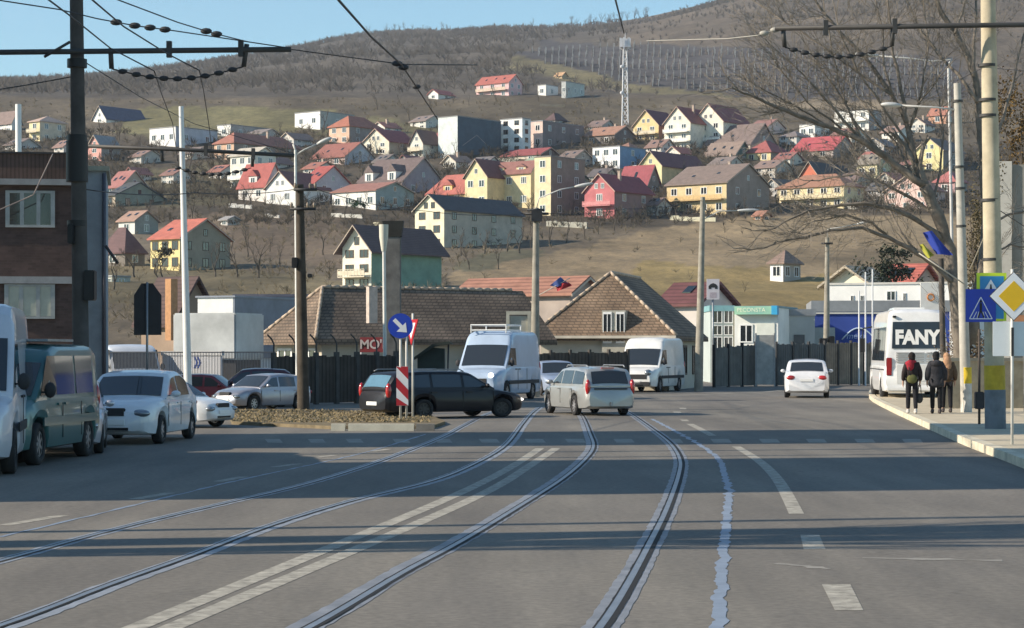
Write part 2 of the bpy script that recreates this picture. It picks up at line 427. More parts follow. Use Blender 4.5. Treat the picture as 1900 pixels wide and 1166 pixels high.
def roof_mesh(typ, a, b, he, hr, ov=.45, th=.22):
    mb = MB()
    if typ in ('L', 'R'):
        # cross-section over the span, extruded along the ridge
        sp, ln = (a, b) if typ == 'L' else (b, a)
        s = (hr - he) / (sp / 2); e = sp / 2 + ov; ze = he - ov * s
        for sg in (-1, 1):
            sec = [(sg * e, ze), (0, hr), (0, hr + th * 1.15), (sg * e, ze + th)]
            if sg > 0: sec = sec[::-1]
            if typ == 'L': mb.prism([(u, -ln / 2 - ov, z) for u, z in sec], (0, ln + 2 * ov, 0))
            else: mb.prism([(-ln / 2 - ov, u, z) for u, z in sec], (ln + 2 * ov, 0, 0))
    else:
        A, B = a / 2 + ov, b / 2 + ov; z0 = he - .05
        if typ == 'hipg': d = min(A, B - .01) * .62; rp = [(0, -B + d, hr), (0, B, hr)]
        elif typ == 'hipy': d = min(A, B - .01); rp = [(0, -B + d, hr), (0, B - d, hr)]
        elif typ == 'hipx': d = min(B, A - .01); rp = [(-A + d, 0, hr), (A - d, 0, hr)]
        else: rp = [(0, -.01, hr), (0, .01, hr)]
        vs = [(-A, -B, z0), (A, -B, z0), (A, B, z0), (-A, B, z0)]
        lo = [(x, y, z - th) for x, y, z in vs]
        V = vs + rp + lo
        if typ == 'hipx': fs = [(0, 1, 5, 4), (1, 2, 5), (2, 3, 4, 5), (3, 0, 4)]
        else: fs = [(0, 1, 4), (1, 2, 5, 4), (2, 3, 5), (3, 0, 4, 5)]
        fs += [(6, 7, 1, 0), (7, 8, 2, 1), (8, 9, 3, 2), (9, 6, 0, 3), (9, 8, 7, 6)]
        mb.add(V, fs)
    return mb
def house(name, label, l, c, r, base, eave, ridge, typ, wall, roof, Y=None, psi=38, shaded_wall=None, fl=2, nl=2, nr=2, fr=None, chim=0, bal=0, dorm=0, attic=1, kindmat='courses', dcol=None, cat='house', ov=.45, roofmat=None, group=None, wm=None, door=0):
    psi = R(psi); mute = lambda q: tuple(v * .80 + .20 * sum(q) / 3 for v in q)  # mute greys distant wall and roof colours, standing in for haze
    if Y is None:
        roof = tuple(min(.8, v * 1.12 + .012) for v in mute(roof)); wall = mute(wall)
    if shaded_wall: shaded_wall = tuple(min(.66, v * 1.3 * q + .02) for v, q in zip(shaded_wall, (1.1, 1.0, .88)))  # side wall paint with its shade baked in, then lifted and warmed
    if not chim and typ in ('L', 'R') and c % 3 == 0 and fl > 1: chim = 1
    Y = Y or depth_at(c, base)
    px2m = Y / F
    a = (c - l) * px2m / math.cos(psi)
    b = max((r - c) * px2m / math.sin(psi), 3.5)
    z0 = terr_z((c - HX) * px2m, Y) if Y > 200 else 0.0
    zb = min(EYE - (base - HY) * px2m, z0)
    he = EYE - (eave - HY) * px2m - zb; hr = EYE - (ridge - HY) * px2m - zb
    corner = Vector(((c - HX) * px2m, Y, zb))
    ex, ey = Vector((math.cos(psi), -math.sin(psi), 0)), Vector((math.sin(psi), math.cos(psi), 0))
    o = thing(name, label, cat, corner - ex * a / 2 + ey * b / 2, -psi, group)
    wmat = wm or M(wall, .9, .2, .55, key='wall')
    mats = [wmat, M(shaded_wall, .9, .2, .55, key='wall') if shaded_wall else wmat]
    mb = MB(); A, B, zz = a / 2, b / 2, -3.0 if Y > 200 else 0.0
    top = he if typ != 'flat' else hr
    mb.add([(-A, -B, zz), (A, -B, zz), (A, -B, top), (-A, -B, top)], [(0, 1, 2, 3)])
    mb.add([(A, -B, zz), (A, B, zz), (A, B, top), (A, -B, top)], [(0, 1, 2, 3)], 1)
    mb.add([(A, B, zz), (-A, B, zz), (-A, B, top), (A, B, top)], [(0, 1, 2, 3)])
    mb.add([(-A, B, zz), (-A, -B, zz), (-A, -B, top), (-A, B, top)], [(0, 1, 2, 3)])
    if typ == 'L':
        mb.add([(-A, -B, he), (A, -B, he), (0, -B, hr)], [(0, 1, 2)]); mb.add([(A, B, he), (-A, B, he), (0, B, hr)], [(0, 1, 2)])
    if typ == 'R':
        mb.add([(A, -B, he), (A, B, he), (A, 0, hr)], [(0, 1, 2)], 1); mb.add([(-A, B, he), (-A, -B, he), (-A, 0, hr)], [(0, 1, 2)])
    mb.build('wall', mats, o)
    rm = roofmat or M(roof, .75, .22, .9, kind=kindmat, key='roof')
    if typ == 'flat':
        rf = MB(); rf.box(-A - .1, A + .1, -B - .1, B + .1, top, top + .25); rob = rf.build('roof', rm, o)
    else:
        rob = roof_mesh(typ, a, b, he, hr, ov).build('roof', rm, o)
        if typ in ('L', 'R') and a > 5:
            # pale barge boards along the gable
            bb = MB()
            for sg in (-1, 1):
                if typ == 'L':
                    bb.prism([(sg * (A + ov), -B - ov - .05, he - ov * (hr - he) / A - .05), (0, -B - ov - .05, hr - .02), (0, -B - ov - .05, hr + .14), (sg * (A + ov), -B - ov - .05, he - ov * (hr - he) / A + .12)][::sg], (0, .046, 0))
                else:
                    bb.prism([(A + ov + .05, sg * (B + ov), he - ov * (hr - he) / B - .05), (A + ov + .05, 0, hr - .02), (A + ov + .05, 0, hr + .14), (A + ov + .05, sg * (B + ov), he - ov * (hr - he) / B + .12)][::sg], (-.046, 0, 0))
            bb.build('barge_board', M((.5, .42, .33), .8, .2), rob)
    fr = fr or FR_W
    h1 = top / max(fl, 1)
    zs = [h1 * (k + .55) for k in range(fl)]
    wh = min(1.45, h1 * .5)
    if nl: face_windows(o, a, b, 'F', nl, zs, 1.6, wh * 1.1, fr)
    if nr: face_windows(o, a, b, 'R', nr, zs, 1.35, wh * 1.1, fr)
    if attic and hr - he > 1.8:
        if typ == 'L' and nl:
            n = 2 if a > 7 else 1
            for k in range(n): window(o, (k - (n - 1) / 2) * 1.7, -B - .004, he + (hr - he) * .3, .9, 1.15, 0, fr)
        if typ == 'R' and nr: window(o, A + .004, 0, he + (hr - he) * .32, .9, 1.15, R(90), fr)
    if roofmat:
        ov_a, ov_b = A + ov, B + ov; d_ = min(ov_a, ov_b) * .62; P0 = Vector((0, -ov_b + d_, hr + .03)); capm = M((.46, .36, .27), .9, .35, 2.5)
        for P1 in ((-ov_a, -ov_b, he), (ov_a, -ov_b, he), (0, B, hr + .03)):
            P1 = Vector(P1); n_ = int((P1 - P0).length / .4); cm_ = MB()
            for q in range(n_):
                a0, a1 = P0.lerp(P1, q / n_), P0.lerp(P1, (q + .96) / n_); cm_.tube([a0, a1], [.065, .09], 7)
            cm_.build('ridge_cap', capm, rob, True)
    for k in range(chim):
        cx, cy = (.12 * a + k * .25 * a, .1 * b) if typ != 'L' else (.15 * a, -.1 * b + k * .3 * b)
        cb = MB(); cb.box(cx - .3, cx + .3, cy - .3, cy + .3, he + .3, hr + .9); cb.box(cx - .38, cx + .38, cy - .38, cy + .38, hr + .9, hr + 1.05)
        cb.build('chimney', M((.42, .33, .27), .9, .3, 4), rob)
    if typ == 'R' and not dorm and nl and b > 4 and c % 2 == 0:
        sl = (hr - he) / B
        for k in range(1 + c % 3):
            t = .35 + .1 * (k % 2); x0 = -A + a * (k + .8) / (1.6 + c % 3); y0 = -B + B * t; dz = .27
            sk = MB(); sk.prism([(x0 - .35, y0, he + sl * B * t + dz), (x0 + .35, y0, he + sl * B * t + dz), (x0 + .35, y0 + .8, he + sl * (B * t + .8) + dz), (x0 - .35, y0 + .8, he + sl * (B * t + .8) + dz)], (0, 0, .06))
            sk.build('skylight', GLASS, rob)
    for k in range(bal):
        zf = h1 * (k + 1)
        bl = MB(); d = 1.3
        bl.box(-A * .92, A * .92, -B - d, -B - .004, zf - .16, zf)
        for kk in range(9):
            xx = -A * .92 + (2 * A * .92) * kk / 8
            bl.box(xx - .04, xx + .04, -B - d, -B - d + .08, zf, zf + .92)
        bl.box(-A * .92, A * .92, -B - d, -B - d + .08, zf + .92, zf + 1.0)
        bl.box(-A * .92, A * .92, -B - d + .02, -B - d + .06, zf + .12, zf + .8)
        bl.build('balcony', M(dcol or (.62, .55, .42), .8, .2), o)
    for k in range(dorm):
        # little gabled dormers on the front slope
        cx = -A + a * (k + .5 + (.5 if dorm == 1 else 0) * .0) / dorm
        zz0 = he + .25; dz = (hr - he) * .5; yy = -B + .35; w = min(1.3, a / dorm * .32)
        dm = MB(); back = B * .75
        dm.box(cx - w, cx + w, yy, yy + back, zz0 - .2, zz0 + dz * .8); db = dm.build('dormer', M(dcol or wall, .9, .12, .7, key='wall'), rob)
        dr = MB()
        dr.prism([(cx - w - .25, yy - .2, zz0 + dz * .75), (cx + w + .25, yy - .2, zz0 + dz * .75), (cx, yy - .2, zz0 + dz * 1.35)], (0, back, 0))
        dr.build('dormer_roof', rm, rob)
        window(o, cx, yy - .004, zz0 + dz * .35, w * 1.1, dz * .62, 0, fr)
    if door:
        dd = MB(); dd.box(-.5, .5, -B - .06, -B - .004, 0, 2.1); dd.build('door', M((.1, .06, .04), .6, .2), o)
    return o
RED, MAR, ORG, BRN, CRM, YEL, PNK, GRY = (.36, .055, .04), (.12, .032, .035), (.40, .115, .055), (.17, .115, .09), (.72, .66, .50), (.73, .60, .31), (.66, .38, .34), (.24, .24, .25)
WHT = (.74, .73, .69)
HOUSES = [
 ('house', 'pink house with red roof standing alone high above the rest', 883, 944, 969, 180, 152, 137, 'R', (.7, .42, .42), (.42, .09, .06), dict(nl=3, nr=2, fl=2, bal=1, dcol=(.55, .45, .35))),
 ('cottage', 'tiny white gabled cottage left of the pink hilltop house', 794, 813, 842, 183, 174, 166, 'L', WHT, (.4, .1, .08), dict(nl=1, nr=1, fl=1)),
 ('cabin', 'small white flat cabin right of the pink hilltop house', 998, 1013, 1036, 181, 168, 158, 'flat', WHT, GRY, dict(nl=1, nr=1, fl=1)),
 ('cabin', 'low grey-blue flat house near the cell tower on the upper slope', 1042, 1050, 1086, 184, 160, 152, 'flat', (.4, .42, .42), GRY, dict(shaded_wall=(.33, .38, .4), nl=1, nr=3, fl=1)),
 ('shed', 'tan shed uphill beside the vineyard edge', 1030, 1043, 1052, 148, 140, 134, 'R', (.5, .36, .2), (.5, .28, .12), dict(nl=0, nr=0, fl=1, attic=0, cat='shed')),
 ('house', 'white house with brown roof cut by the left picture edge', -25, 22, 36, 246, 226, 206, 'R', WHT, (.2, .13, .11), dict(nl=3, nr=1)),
 ('house', 'cream and pink two-storey house left of the dark catenary pole', 50, 74, 112, 266, 224, 212, 'hipx', (.7, .6, .32), (.5, .33, .25), dict(shaded_wall=(.6, .4, .34), nl=1, nr=2, bal=1)),
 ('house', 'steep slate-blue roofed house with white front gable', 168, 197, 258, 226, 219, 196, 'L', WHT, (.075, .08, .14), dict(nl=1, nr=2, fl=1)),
 ('house', 'narrow house with salmon pink gable behind the pole arm', 158, 188, 216, 302, 272, 251, 'L', (.66, .3, .25), GRY, dict(shaded_wall=(.2, .2, .21), nl=1, nr=1)),
 ('villa', 'white modern flat villa with blue-grey shaded side wall at left', 270, 326, 392, 274, 244, 236, 'flat', (.76, .75, .73), GRY, dict(shaded_wall=(.33, .36, .45), nl=3, nr=2, fl=1, bal=0)),
 ('villa', 'small flat white building above the orange hip roof', 400, 428, 490, 258, 240, 232, 'flat', (.76, .75, .7), GRY, dict(shaded_wall=(.27, .27, .29), nl=1, nr=2, fl=1)),
 ('house', 'wide tan house under a broad orange hip roof', 393, 434, 546, 302, 264, 242, 'hipy', (.62, .38, .24), (.37, .12, .07), dict(shaded_wall=(.2, .18, .17), nl=2, nr=3, chim=1)),
 ('villa', 'white cube villa with open terrace frames above the town', 543, 594, 652, 242, 213, 207, 'flat', (.78, .77, .74), GRY, dict(shaded_wall=(.25, .29, .31), nl=2, nr=1, fl=1)),
 ('house', 'salmon house with bright orange hip roof at the upper edge', 608, 648, 706, 268, 233, 211, 'hipy', (.7, .42, .28), ORG, dict(shaded_wall=(.2, .19, .19), nl=2, nr=2)),
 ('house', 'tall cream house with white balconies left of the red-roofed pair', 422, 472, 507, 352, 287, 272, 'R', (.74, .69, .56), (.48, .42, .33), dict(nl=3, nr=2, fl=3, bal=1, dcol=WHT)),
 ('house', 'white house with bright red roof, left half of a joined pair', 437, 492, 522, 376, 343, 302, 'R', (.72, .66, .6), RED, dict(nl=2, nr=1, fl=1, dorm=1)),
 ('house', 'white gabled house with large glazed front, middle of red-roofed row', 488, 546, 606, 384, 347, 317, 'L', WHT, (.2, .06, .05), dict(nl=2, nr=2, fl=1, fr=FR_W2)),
 ('house', 'white house with red roof and lavender grey shaded right gable', 556, 584, 646, 378, 339, 306, 'R', WHT, (.4, .06, .045), dict(shaded_wall=(.3, .31, .38), nl=1, nr=2)),
 ('house', 'house with rust-red roof and blue-grey shaded gable above the red row', 573, 640, 692, 308, 290, 262, 'R', (.55, .4, .36), (.3, .09, .06), dict(shaded_wall=(.3, .34, .42), nl=2, nr=1, fl=1)),
 ('house', 'cream house with dark red roof and small front gable', 670, 722, 768, 288, 262, 238, 'L', CRM, (.26, .05, .05), dict(shaded_wall=(.3, .28, .24), nl=2, nr=1)),
 ('house', 'large brown-roofed house with two white dormers', 657, 746, 822, 362, 336, 289, 'R', (.5, .34, .3), (.15, .1, .09), dict(shaded_wall=(.24, .22, .26), nl=3, nr=2, fl=1, dorm=2, dcol=WHT)),
 ('bungalow', 'long white bungalow with turquoise-grey end wall and terrace', 611, 697, 764, 392, 353, 336, 'R', (.76, .75, .7), (.33, .13, .09), dict(shaded_wall=(.2, .28, .32), nl=4, nr=3, fl=1, cat='house')),
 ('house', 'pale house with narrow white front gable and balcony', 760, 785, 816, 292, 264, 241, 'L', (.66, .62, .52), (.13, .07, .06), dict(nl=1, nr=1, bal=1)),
 ('house', 'house with maroon roof and light blue gable in front of the navy block', 800, 837, 882, 288, 259, 231, 'R', (.3, .33, .37), (.3, .06, .06), dict(shaded_wall=(.24, .32, .38), nl=1, nr=1)),
 ('house', 'plain grey gabled house below the navy block', 846, 858, 906, 292, 270, 249, 'R', (.25, .25, .26), (.2, .19, .2), dict(shaded_wall=(.23, .24, .26), nl=1, nr=2, fl=1)),
 ('apartment_block', 'navy blue flat-roofed block with pale corner panels', 812, 849, 929, 294, 225, 216, 'flat', (.6, .65, .64), (.2, .2, .2), dict(shaded_wall=(.03, .06, .1), nl=0, nr=0, fl=4, cat='apartment block')),
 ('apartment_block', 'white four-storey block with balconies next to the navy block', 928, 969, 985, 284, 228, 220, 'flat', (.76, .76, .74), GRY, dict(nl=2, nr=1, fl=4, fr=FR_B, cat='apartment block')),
 ('apartment_block', 'low pink flat block with purple-grey shaded side', 970, 1007, 1087, 277, 232, 225, 'flat', (.7, .5, .42), GRY, dict(shaded_wall=(.14, .125, .14), nl=2, nr=3, fl=2, cat='apartment block')),
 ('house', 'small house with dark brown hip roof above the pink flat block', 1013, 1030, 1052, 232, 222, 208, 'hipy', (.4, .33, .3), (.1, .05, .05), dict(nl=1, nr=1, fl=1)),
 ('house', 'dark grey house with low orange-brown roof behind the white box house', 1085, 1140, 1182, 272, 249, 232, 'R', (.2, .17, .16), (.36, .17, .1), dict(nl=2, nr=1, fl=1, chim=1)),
 ('house', 'cream house with thin red roof above the yellow villa', 930, 1003, 1040, 302, 286, 273, 'R', (.6, .52, .4), (.3, .05, .05), dict(shaded_wall=(.1, .07, .07), nl=2, nr=1, fl=1)),
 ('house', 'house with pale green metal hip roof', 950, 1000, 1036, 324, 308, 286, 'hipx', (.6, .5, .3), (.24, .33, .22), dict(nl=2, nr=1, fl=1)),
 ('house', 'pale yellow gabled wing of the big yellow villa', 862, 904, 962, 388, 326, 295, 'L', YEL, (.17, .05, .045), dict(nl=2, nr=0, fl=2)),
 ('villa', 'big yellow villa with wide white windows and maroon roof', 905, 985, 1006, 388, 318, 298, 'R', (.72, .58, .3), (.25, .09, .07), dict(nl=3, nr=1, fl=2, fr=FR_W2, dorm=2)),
 ('house', 'tall yellow flat-topped house with bare brown side wall', 992, 1022, 1088, 402, 300, 291, 'flat', (.73, .6, .34), (.2, .18, .16), dict(shaded_wall=(.17, .135, .12), nl=1, nr=2, fl=4)),
 ('house', 'yellow house with steep brick-red roof and dormer', 788, 868, 902, 378, 358, 320, 'hipx', (.7, .5, .18), (.42, .09, .06), dict(shaded_wall=(.2, .14, .1), nl=2, nr=1, fl=1, dorm=1, dcol=(.7, .5, .2))),
 ('apartment_house', 'pale yellow apartment house with dark slate roof', 768, 824, 970, 464, 388, 361, 'L', (.76, .70, .47), (.055, .055, .065), dict(shaded_wall=(.3, .29, .27), nl=2, nr=4, fl=3, fr=FR_B, cat='apartment house')),
 ('house', 'tall cream house with plain green side wall and maroon roof', 632, 689, 814, 540, 458, 419, 'L', (.78, .74, .58), (.10, .055, .055), dict(shaded_wall=(.13, .235, .2), nl=2, nr=0, fl=3, fr=FR_B, bal=1, ov=.9)),
 ('house', 'crimson house with pink balcony gable', 1086, 1140, 1218, 408, 353, 322, 'L', (.52, .13, .14), (.27, .035, .045), dict(shaded_wall=(.2, .12, .12), nl=1, nr=2, fl=2, bal=1, dcol=(.6, .25, .25), fr=FR_W2)),
 ('house', 'red-roofed rear wing of the crimson house', 1150, 1200, 1228, 360, 342, 306, 'R', (.45, .2, .18), (.3, .035, .05), dict(shaded_wall=(.19, .15, .14), nl=1, nr=1, fl=1)),
 ('house', 'white box house with bright blue side wall', 1101, 1150, 1202, 314, 278, 272, 'flat', (.8, .8, .8), GRY, dict(shaded_wall=(.12, .22, .38), nl=3, nr=1, fl=2)),
 ('house', 'yellow chalet-like house with dark red roof, beside the tall cream one', 1177, 1222, 1264, 264, 231, 203, 'L', (.7, .52, .22), (.17, .04, .05), dict(shaded_wall=(.35, .14, .07), nl=2, nr=1, bal=1)),
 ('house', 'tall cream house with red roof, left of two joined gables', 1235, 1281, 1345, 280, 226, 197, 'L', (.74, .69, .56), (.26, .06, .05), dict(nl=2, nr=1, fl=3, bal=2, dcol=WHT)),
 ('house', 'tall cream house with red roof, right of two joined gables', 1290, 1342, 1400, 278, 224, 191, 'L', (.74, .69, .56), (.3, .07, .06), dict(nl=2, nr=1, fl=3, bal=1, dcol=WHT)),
 ('house', 'house with wide brown roof next to the cream twin gables', 1312, 1392, 1452, 288, 266, 226, 'R', (.6, .52, .42), (.19, .13, .11), dict(shaded_wall=(.2, .18, .18), nl=3, nr=1, fl=1)),
 ('house', 'house with yellow and orange gable and maroon roof', 1188, 1228, 1322, 344, 306, 280, 'L', (.7, .62, .3), (.17, .045, .05), dict(shaded_wall=(.66, .34, .2), nl=1, nr=1, fl=2)),
 ('house', 'large brown-roofed house with glazed yellow veranda', 1243, 1348, 1442, 398, 338, 300, 'R', (.66, .5, .24), (.21, .145, .115), dict(shaded_wall=(.2, .17, .16), nl=4, nr=2, fl=2, bal=1, dcol=(.6, .42, .2), chim=1)),
 ('house', 'small house with brown roof and dark teal gable', 1310, 1364, 1400, 302, 286, 261, 'R', (.5, .4, .3), (.25, .17, .13), dict(shaded_wall=(.04, .09, .09), nl=2, nr=1, fl=1)),
 ('house', 'yellow house with red hip roof behind the thin branches', 1386, 1430, 1474, 302, 281, 257, 'hipy', (.7, .55, .25), (.34, .07, .06), dict(shaded_wall=(.17, .17, .17), nl=2, nr=1, fl=1)),
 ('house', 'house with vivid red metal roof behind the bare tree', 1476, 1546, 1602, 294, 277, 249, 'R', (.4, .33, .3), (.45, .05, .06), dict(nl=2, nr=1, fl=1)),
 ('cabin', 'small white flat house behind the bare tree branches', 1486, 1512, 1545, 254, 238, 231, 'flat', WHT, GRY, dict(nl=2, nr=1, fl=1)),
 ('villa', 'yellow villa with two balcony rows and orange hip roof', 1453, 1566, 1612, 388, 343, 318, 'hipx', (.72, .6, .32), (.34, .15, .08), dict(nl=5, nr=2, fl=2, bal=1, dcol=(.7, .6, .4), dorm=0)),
 ('house', 'dark-roofed house with bright orange front gable', 1488, 1518, 1600, 345, 325, 300, 'L', (.62, .14, .06), (.05, .05, .055), dict(shaded_wall=(.1, .1, .1), nl=0, nr=1, fl=1, attic=0)),
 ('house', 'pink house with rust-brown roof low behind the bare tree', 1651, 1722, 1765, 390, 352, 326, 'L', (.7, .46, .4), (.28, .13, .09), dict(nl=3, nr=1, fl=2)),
 ('house', 'yellow house with round attic window behind the tree trunk', 1704, 1750, 1804, 318, 278, 255, 'L', (.72, .62, .26), (.2, .13, .1), dict(shaded_wall=(.15, .14, .15), nl=1, nr=1, fl=2)),
 ('house', 'white terraced house with stacked balconies near the vineyard', 1555, 1612, 1642, 242, 212, 204, 'flat', (.7, .69, .64), GRY, dict(shaded_wall=(.2, .2, .22), nl=3, nr=1, fl=2, bal=1, dcol=WHT)),
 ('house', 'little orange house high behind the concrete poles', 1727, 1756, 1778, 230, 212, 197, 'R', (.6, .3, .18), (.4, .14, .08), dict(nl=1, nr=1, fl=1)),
 ('house', 'house with reddish hip roof between the pole and tree trunk', 1738, 1772, 1802, 362, 336, 314, 'hipy', (.5, .28, .27), (.4, .1, .09), dict(shaded_wall=(.17, .2, .22), nl=1, nr=1, fl=1)),
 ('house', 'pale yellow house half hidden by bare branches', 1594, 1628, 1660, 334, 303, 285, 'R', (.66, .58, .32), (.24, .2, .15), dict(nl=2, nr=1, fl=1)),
 ('house', 'yellow house with orange roof and shaded grey gable behind the white pole', 271, 334, 414, 502, 441, 405, 'R', (.75, .6, .22), (.5, .11, .06), dict(shaded_wall=(.2, .19, .16), nl=3, nr=3, fl=2, fr=FR_B)),
 ('cottage', 'small white cottage with tan roof above the maroon roof', 215, 250, 286, 438, 409, 391, 'R', (.7, .68, .62), (.38, .21, .14), dict(shaded_wall=(.18, .2, .2), nl=1, nr=1, fl=1)),
 ('house', 'house hidden under a large maroon hip roof', 178, 232, 262, 492, 468, 420, 'hipx', (.2, .17, .14), (.12, .05, .05), dict(nl=1, nr=1, fl=1)),
 ('house', 'tan house with red roof just right of the grey building edge', 192, 224, 266, 378, 346, 316, 'R', (.55, .42, .3), (.36, .12, .1), dict(nl=2, nr=1)),
 ('house', 'grey-green A-frame house with dark eaves', 190, 214, 288, 386, 362, 336, 'R', (.5, .4, .28), (.07, .075, .08), dict(shaded_wall=(.17, .2, .18), nl=1, nr=2, fl=1, fr=FR_B)),
 ('garden_house', 'white garden house with pointed brown roof on the grass slope', 1431, 1453, 1492, 515, 487, 462, 'pyr', (.78, .76, .74), (.24, .15, .11), dict(shaded_wall=(.25, .25, .26), nl=1, nr=2, fl=1)),
]
for (nm, lab, l, c, r, b, e, rg, ty, wl, rf, kw) in HOUSES: house(nm, lab, l, c, r, b, e, rg, ty, wl, rf, **kw)

FILL = [  # quieter houses filling the rows
 (640, 672, 704, 262, 246, 234, 'R', (.62, .58, .5), (.3, .13, .09), 'cream house with rust roof just right of the bright orange hip roof', {}),
 (516, 545, 580, 275, 258, 246, 'L', (.55, .52, .48), (.16, .12, .11), 'grey-beige gabled house between the white cube villa and the orange hip roof', {}),
 (690, 712, 744, 322, 300, 286, 'R', (.5, .47, .43), (.15, .12, .11), 'dull grey house left of the dormered brown roof, partly behind it', {}),
 (820, 846, 876, 318, 300, 288, 'L', (.62, .6, .52), (.22, .15, .12), 'pale gabled house between the dormered brown roof and the navy block', {}),
 (872, 902, 930, 322, 304, 290, 'R', (.5, .48, .45), (.14, .12, .12), 'grey house with dark roof directly below the navy block', {}),
 (1036, 1066, 1100, 312, 292, 278, 'R', (.4, .36, .32), (.19, .13, .11), 'brown house with brown roof left of the white box house', {}),
 (1050, 1078, 1108, 374, 352, 338, 'L', (.36, .34, .3), (.09, .085, .08), 'dark gabled house between the tall yellow house and the crimson one', {}),
 (1092, 1122, 1150, 340, 326, 312, 'R', (.5, .46, .4), (.12, .1, .1), 'house with dark roof above and behind the crimson house', {}),
 (1140, 1168, 1196, 292, 276, 262, 'hipx', (.58, .52, .42), (.3, .14, .09), 'beige house with rust hip roof right under the cell tower', {}),
 (1200, 1228, 1256, 290, 272, 258, 'R', (.66, .62, .54), (.25, .14, .11), 'cream house between the yellow chalet and the maroon-roofed yellow gable', {}),
 (1318, 1350, 1386, 322, 304, 290, 'R', (.6, .57, .5), (.2, .15, .13), 'cream house with grey-brown roof above the glazed veranda house', {}),
 (1402, 1438, 1476, 330, 310, 296, 'R', (.52, .47, .4), (.24, .15, .12), 'tan house below the yellow house with red hip roof', {}),
 (1420, 1450, 1488, 368, 348, 332, 'L', (.42, .4, .37), (.1, .09, .09), 'grey gabled house squeezed between the veranda house and the balcony villa', {}),
 (1395, 1425, 1462, 250, 234, 220, 'R', (.6, .45, .42), (.28, .12, .1), 'pinkish house with rust roof behind the cream twin gables', {}),
 (1448, 1478, 1512, 268, 252, 240, 'hipx', (.58, .55, .5), (.2, .16, .15), 'pale house with grey hip roof left of the vivid red roof', {}),
 (1548, 1580, 1614, 264, 248, 236, 'R', (.62, .58, .5), (.27, .12, .09), 'cream house right behind the vivid red roof', {}),
 (1606, 1640, 1672, 288, 270, 256, 'L', (.5, .48, .46), (.2, .17, .16), 'grey house with pale gable behind the main fork of the bare tree', {}),
 (1640, 1668, 1700, 262, 244, 232, 'R', (.7, .67, .6), (.3, .18, .14), 'white house with tan roof beyond the bare tree limbs', {}),
 (1612, 1640, 1672, 372, 352, 338, 'R', (.45, .42, .4), (.13, .12, .12), 'grey house left of the pink house behind the bare tree', {}),
 (1668, 1694, 1724, 322, 304, 292, 'hipx', (.6, .55, .42), (.3, .13, .1), 'beige house with rust hip roof left of the round-windowed yellow house', {}),
 (1560, 1590, 1622, 352, 334, 320, 'R', (.55, .5, .4), (.2, .13, .11), 'tan house rising behind the right end of the balcony villa', {}),
 (1690, 1716, 1742, 246, 230, 219, 'L', (.66, .62, .55), (.3, .14, .1), 'cream gabled house left of the little orange house', {}),
 (330, 358, 392, 300, 284, 272, 'R', (.55, .52, .46), (.2, .15, .13), 'beige house below the white modern villa beside the white pole', {}),
 (236, 262, 296, 306, 290, 278, 'R', (.5, .47, .42), (.24, .14, .11), 'dull tan house right of the salmon gable', {}),
 (96, 118, 140, 290, 272, 260, 'R', (.58, .55, .5), (.26, .14, .11), 'pale house just left of the dark catenary pole below the pink one', {}),
 (4, 34, 64, 282, 268, 256, 'R', (.55, .52, .48), (.2, .14, .12), 'greyish house right behind the brick roof edge at far left', {}),
 (760, 790, 822, 236, 224, 213, 'R', (.6, .58, .52), (.22, .16, .14), 'small pale house uphill left of the navy block', {}),
 (690, 714, 742, 250, 236, 226, 'L', (.64, .6, .54), (.28, .1, .08), 'small cream gabled house above the dark red roof', {}),
 (455, 485, 518, 262, 248, 238, 'R', (.6, .57, .52), (.25, .2, .18), 'grey-roofed pale house behind the broad orange hip roof', {}),
 (1088, 1116, 1146, 248, 234, 222, 'R', (.5, .47, .43), (.2, .13, .11), 'dull house with brown roof left of the cell tower foot', {})]
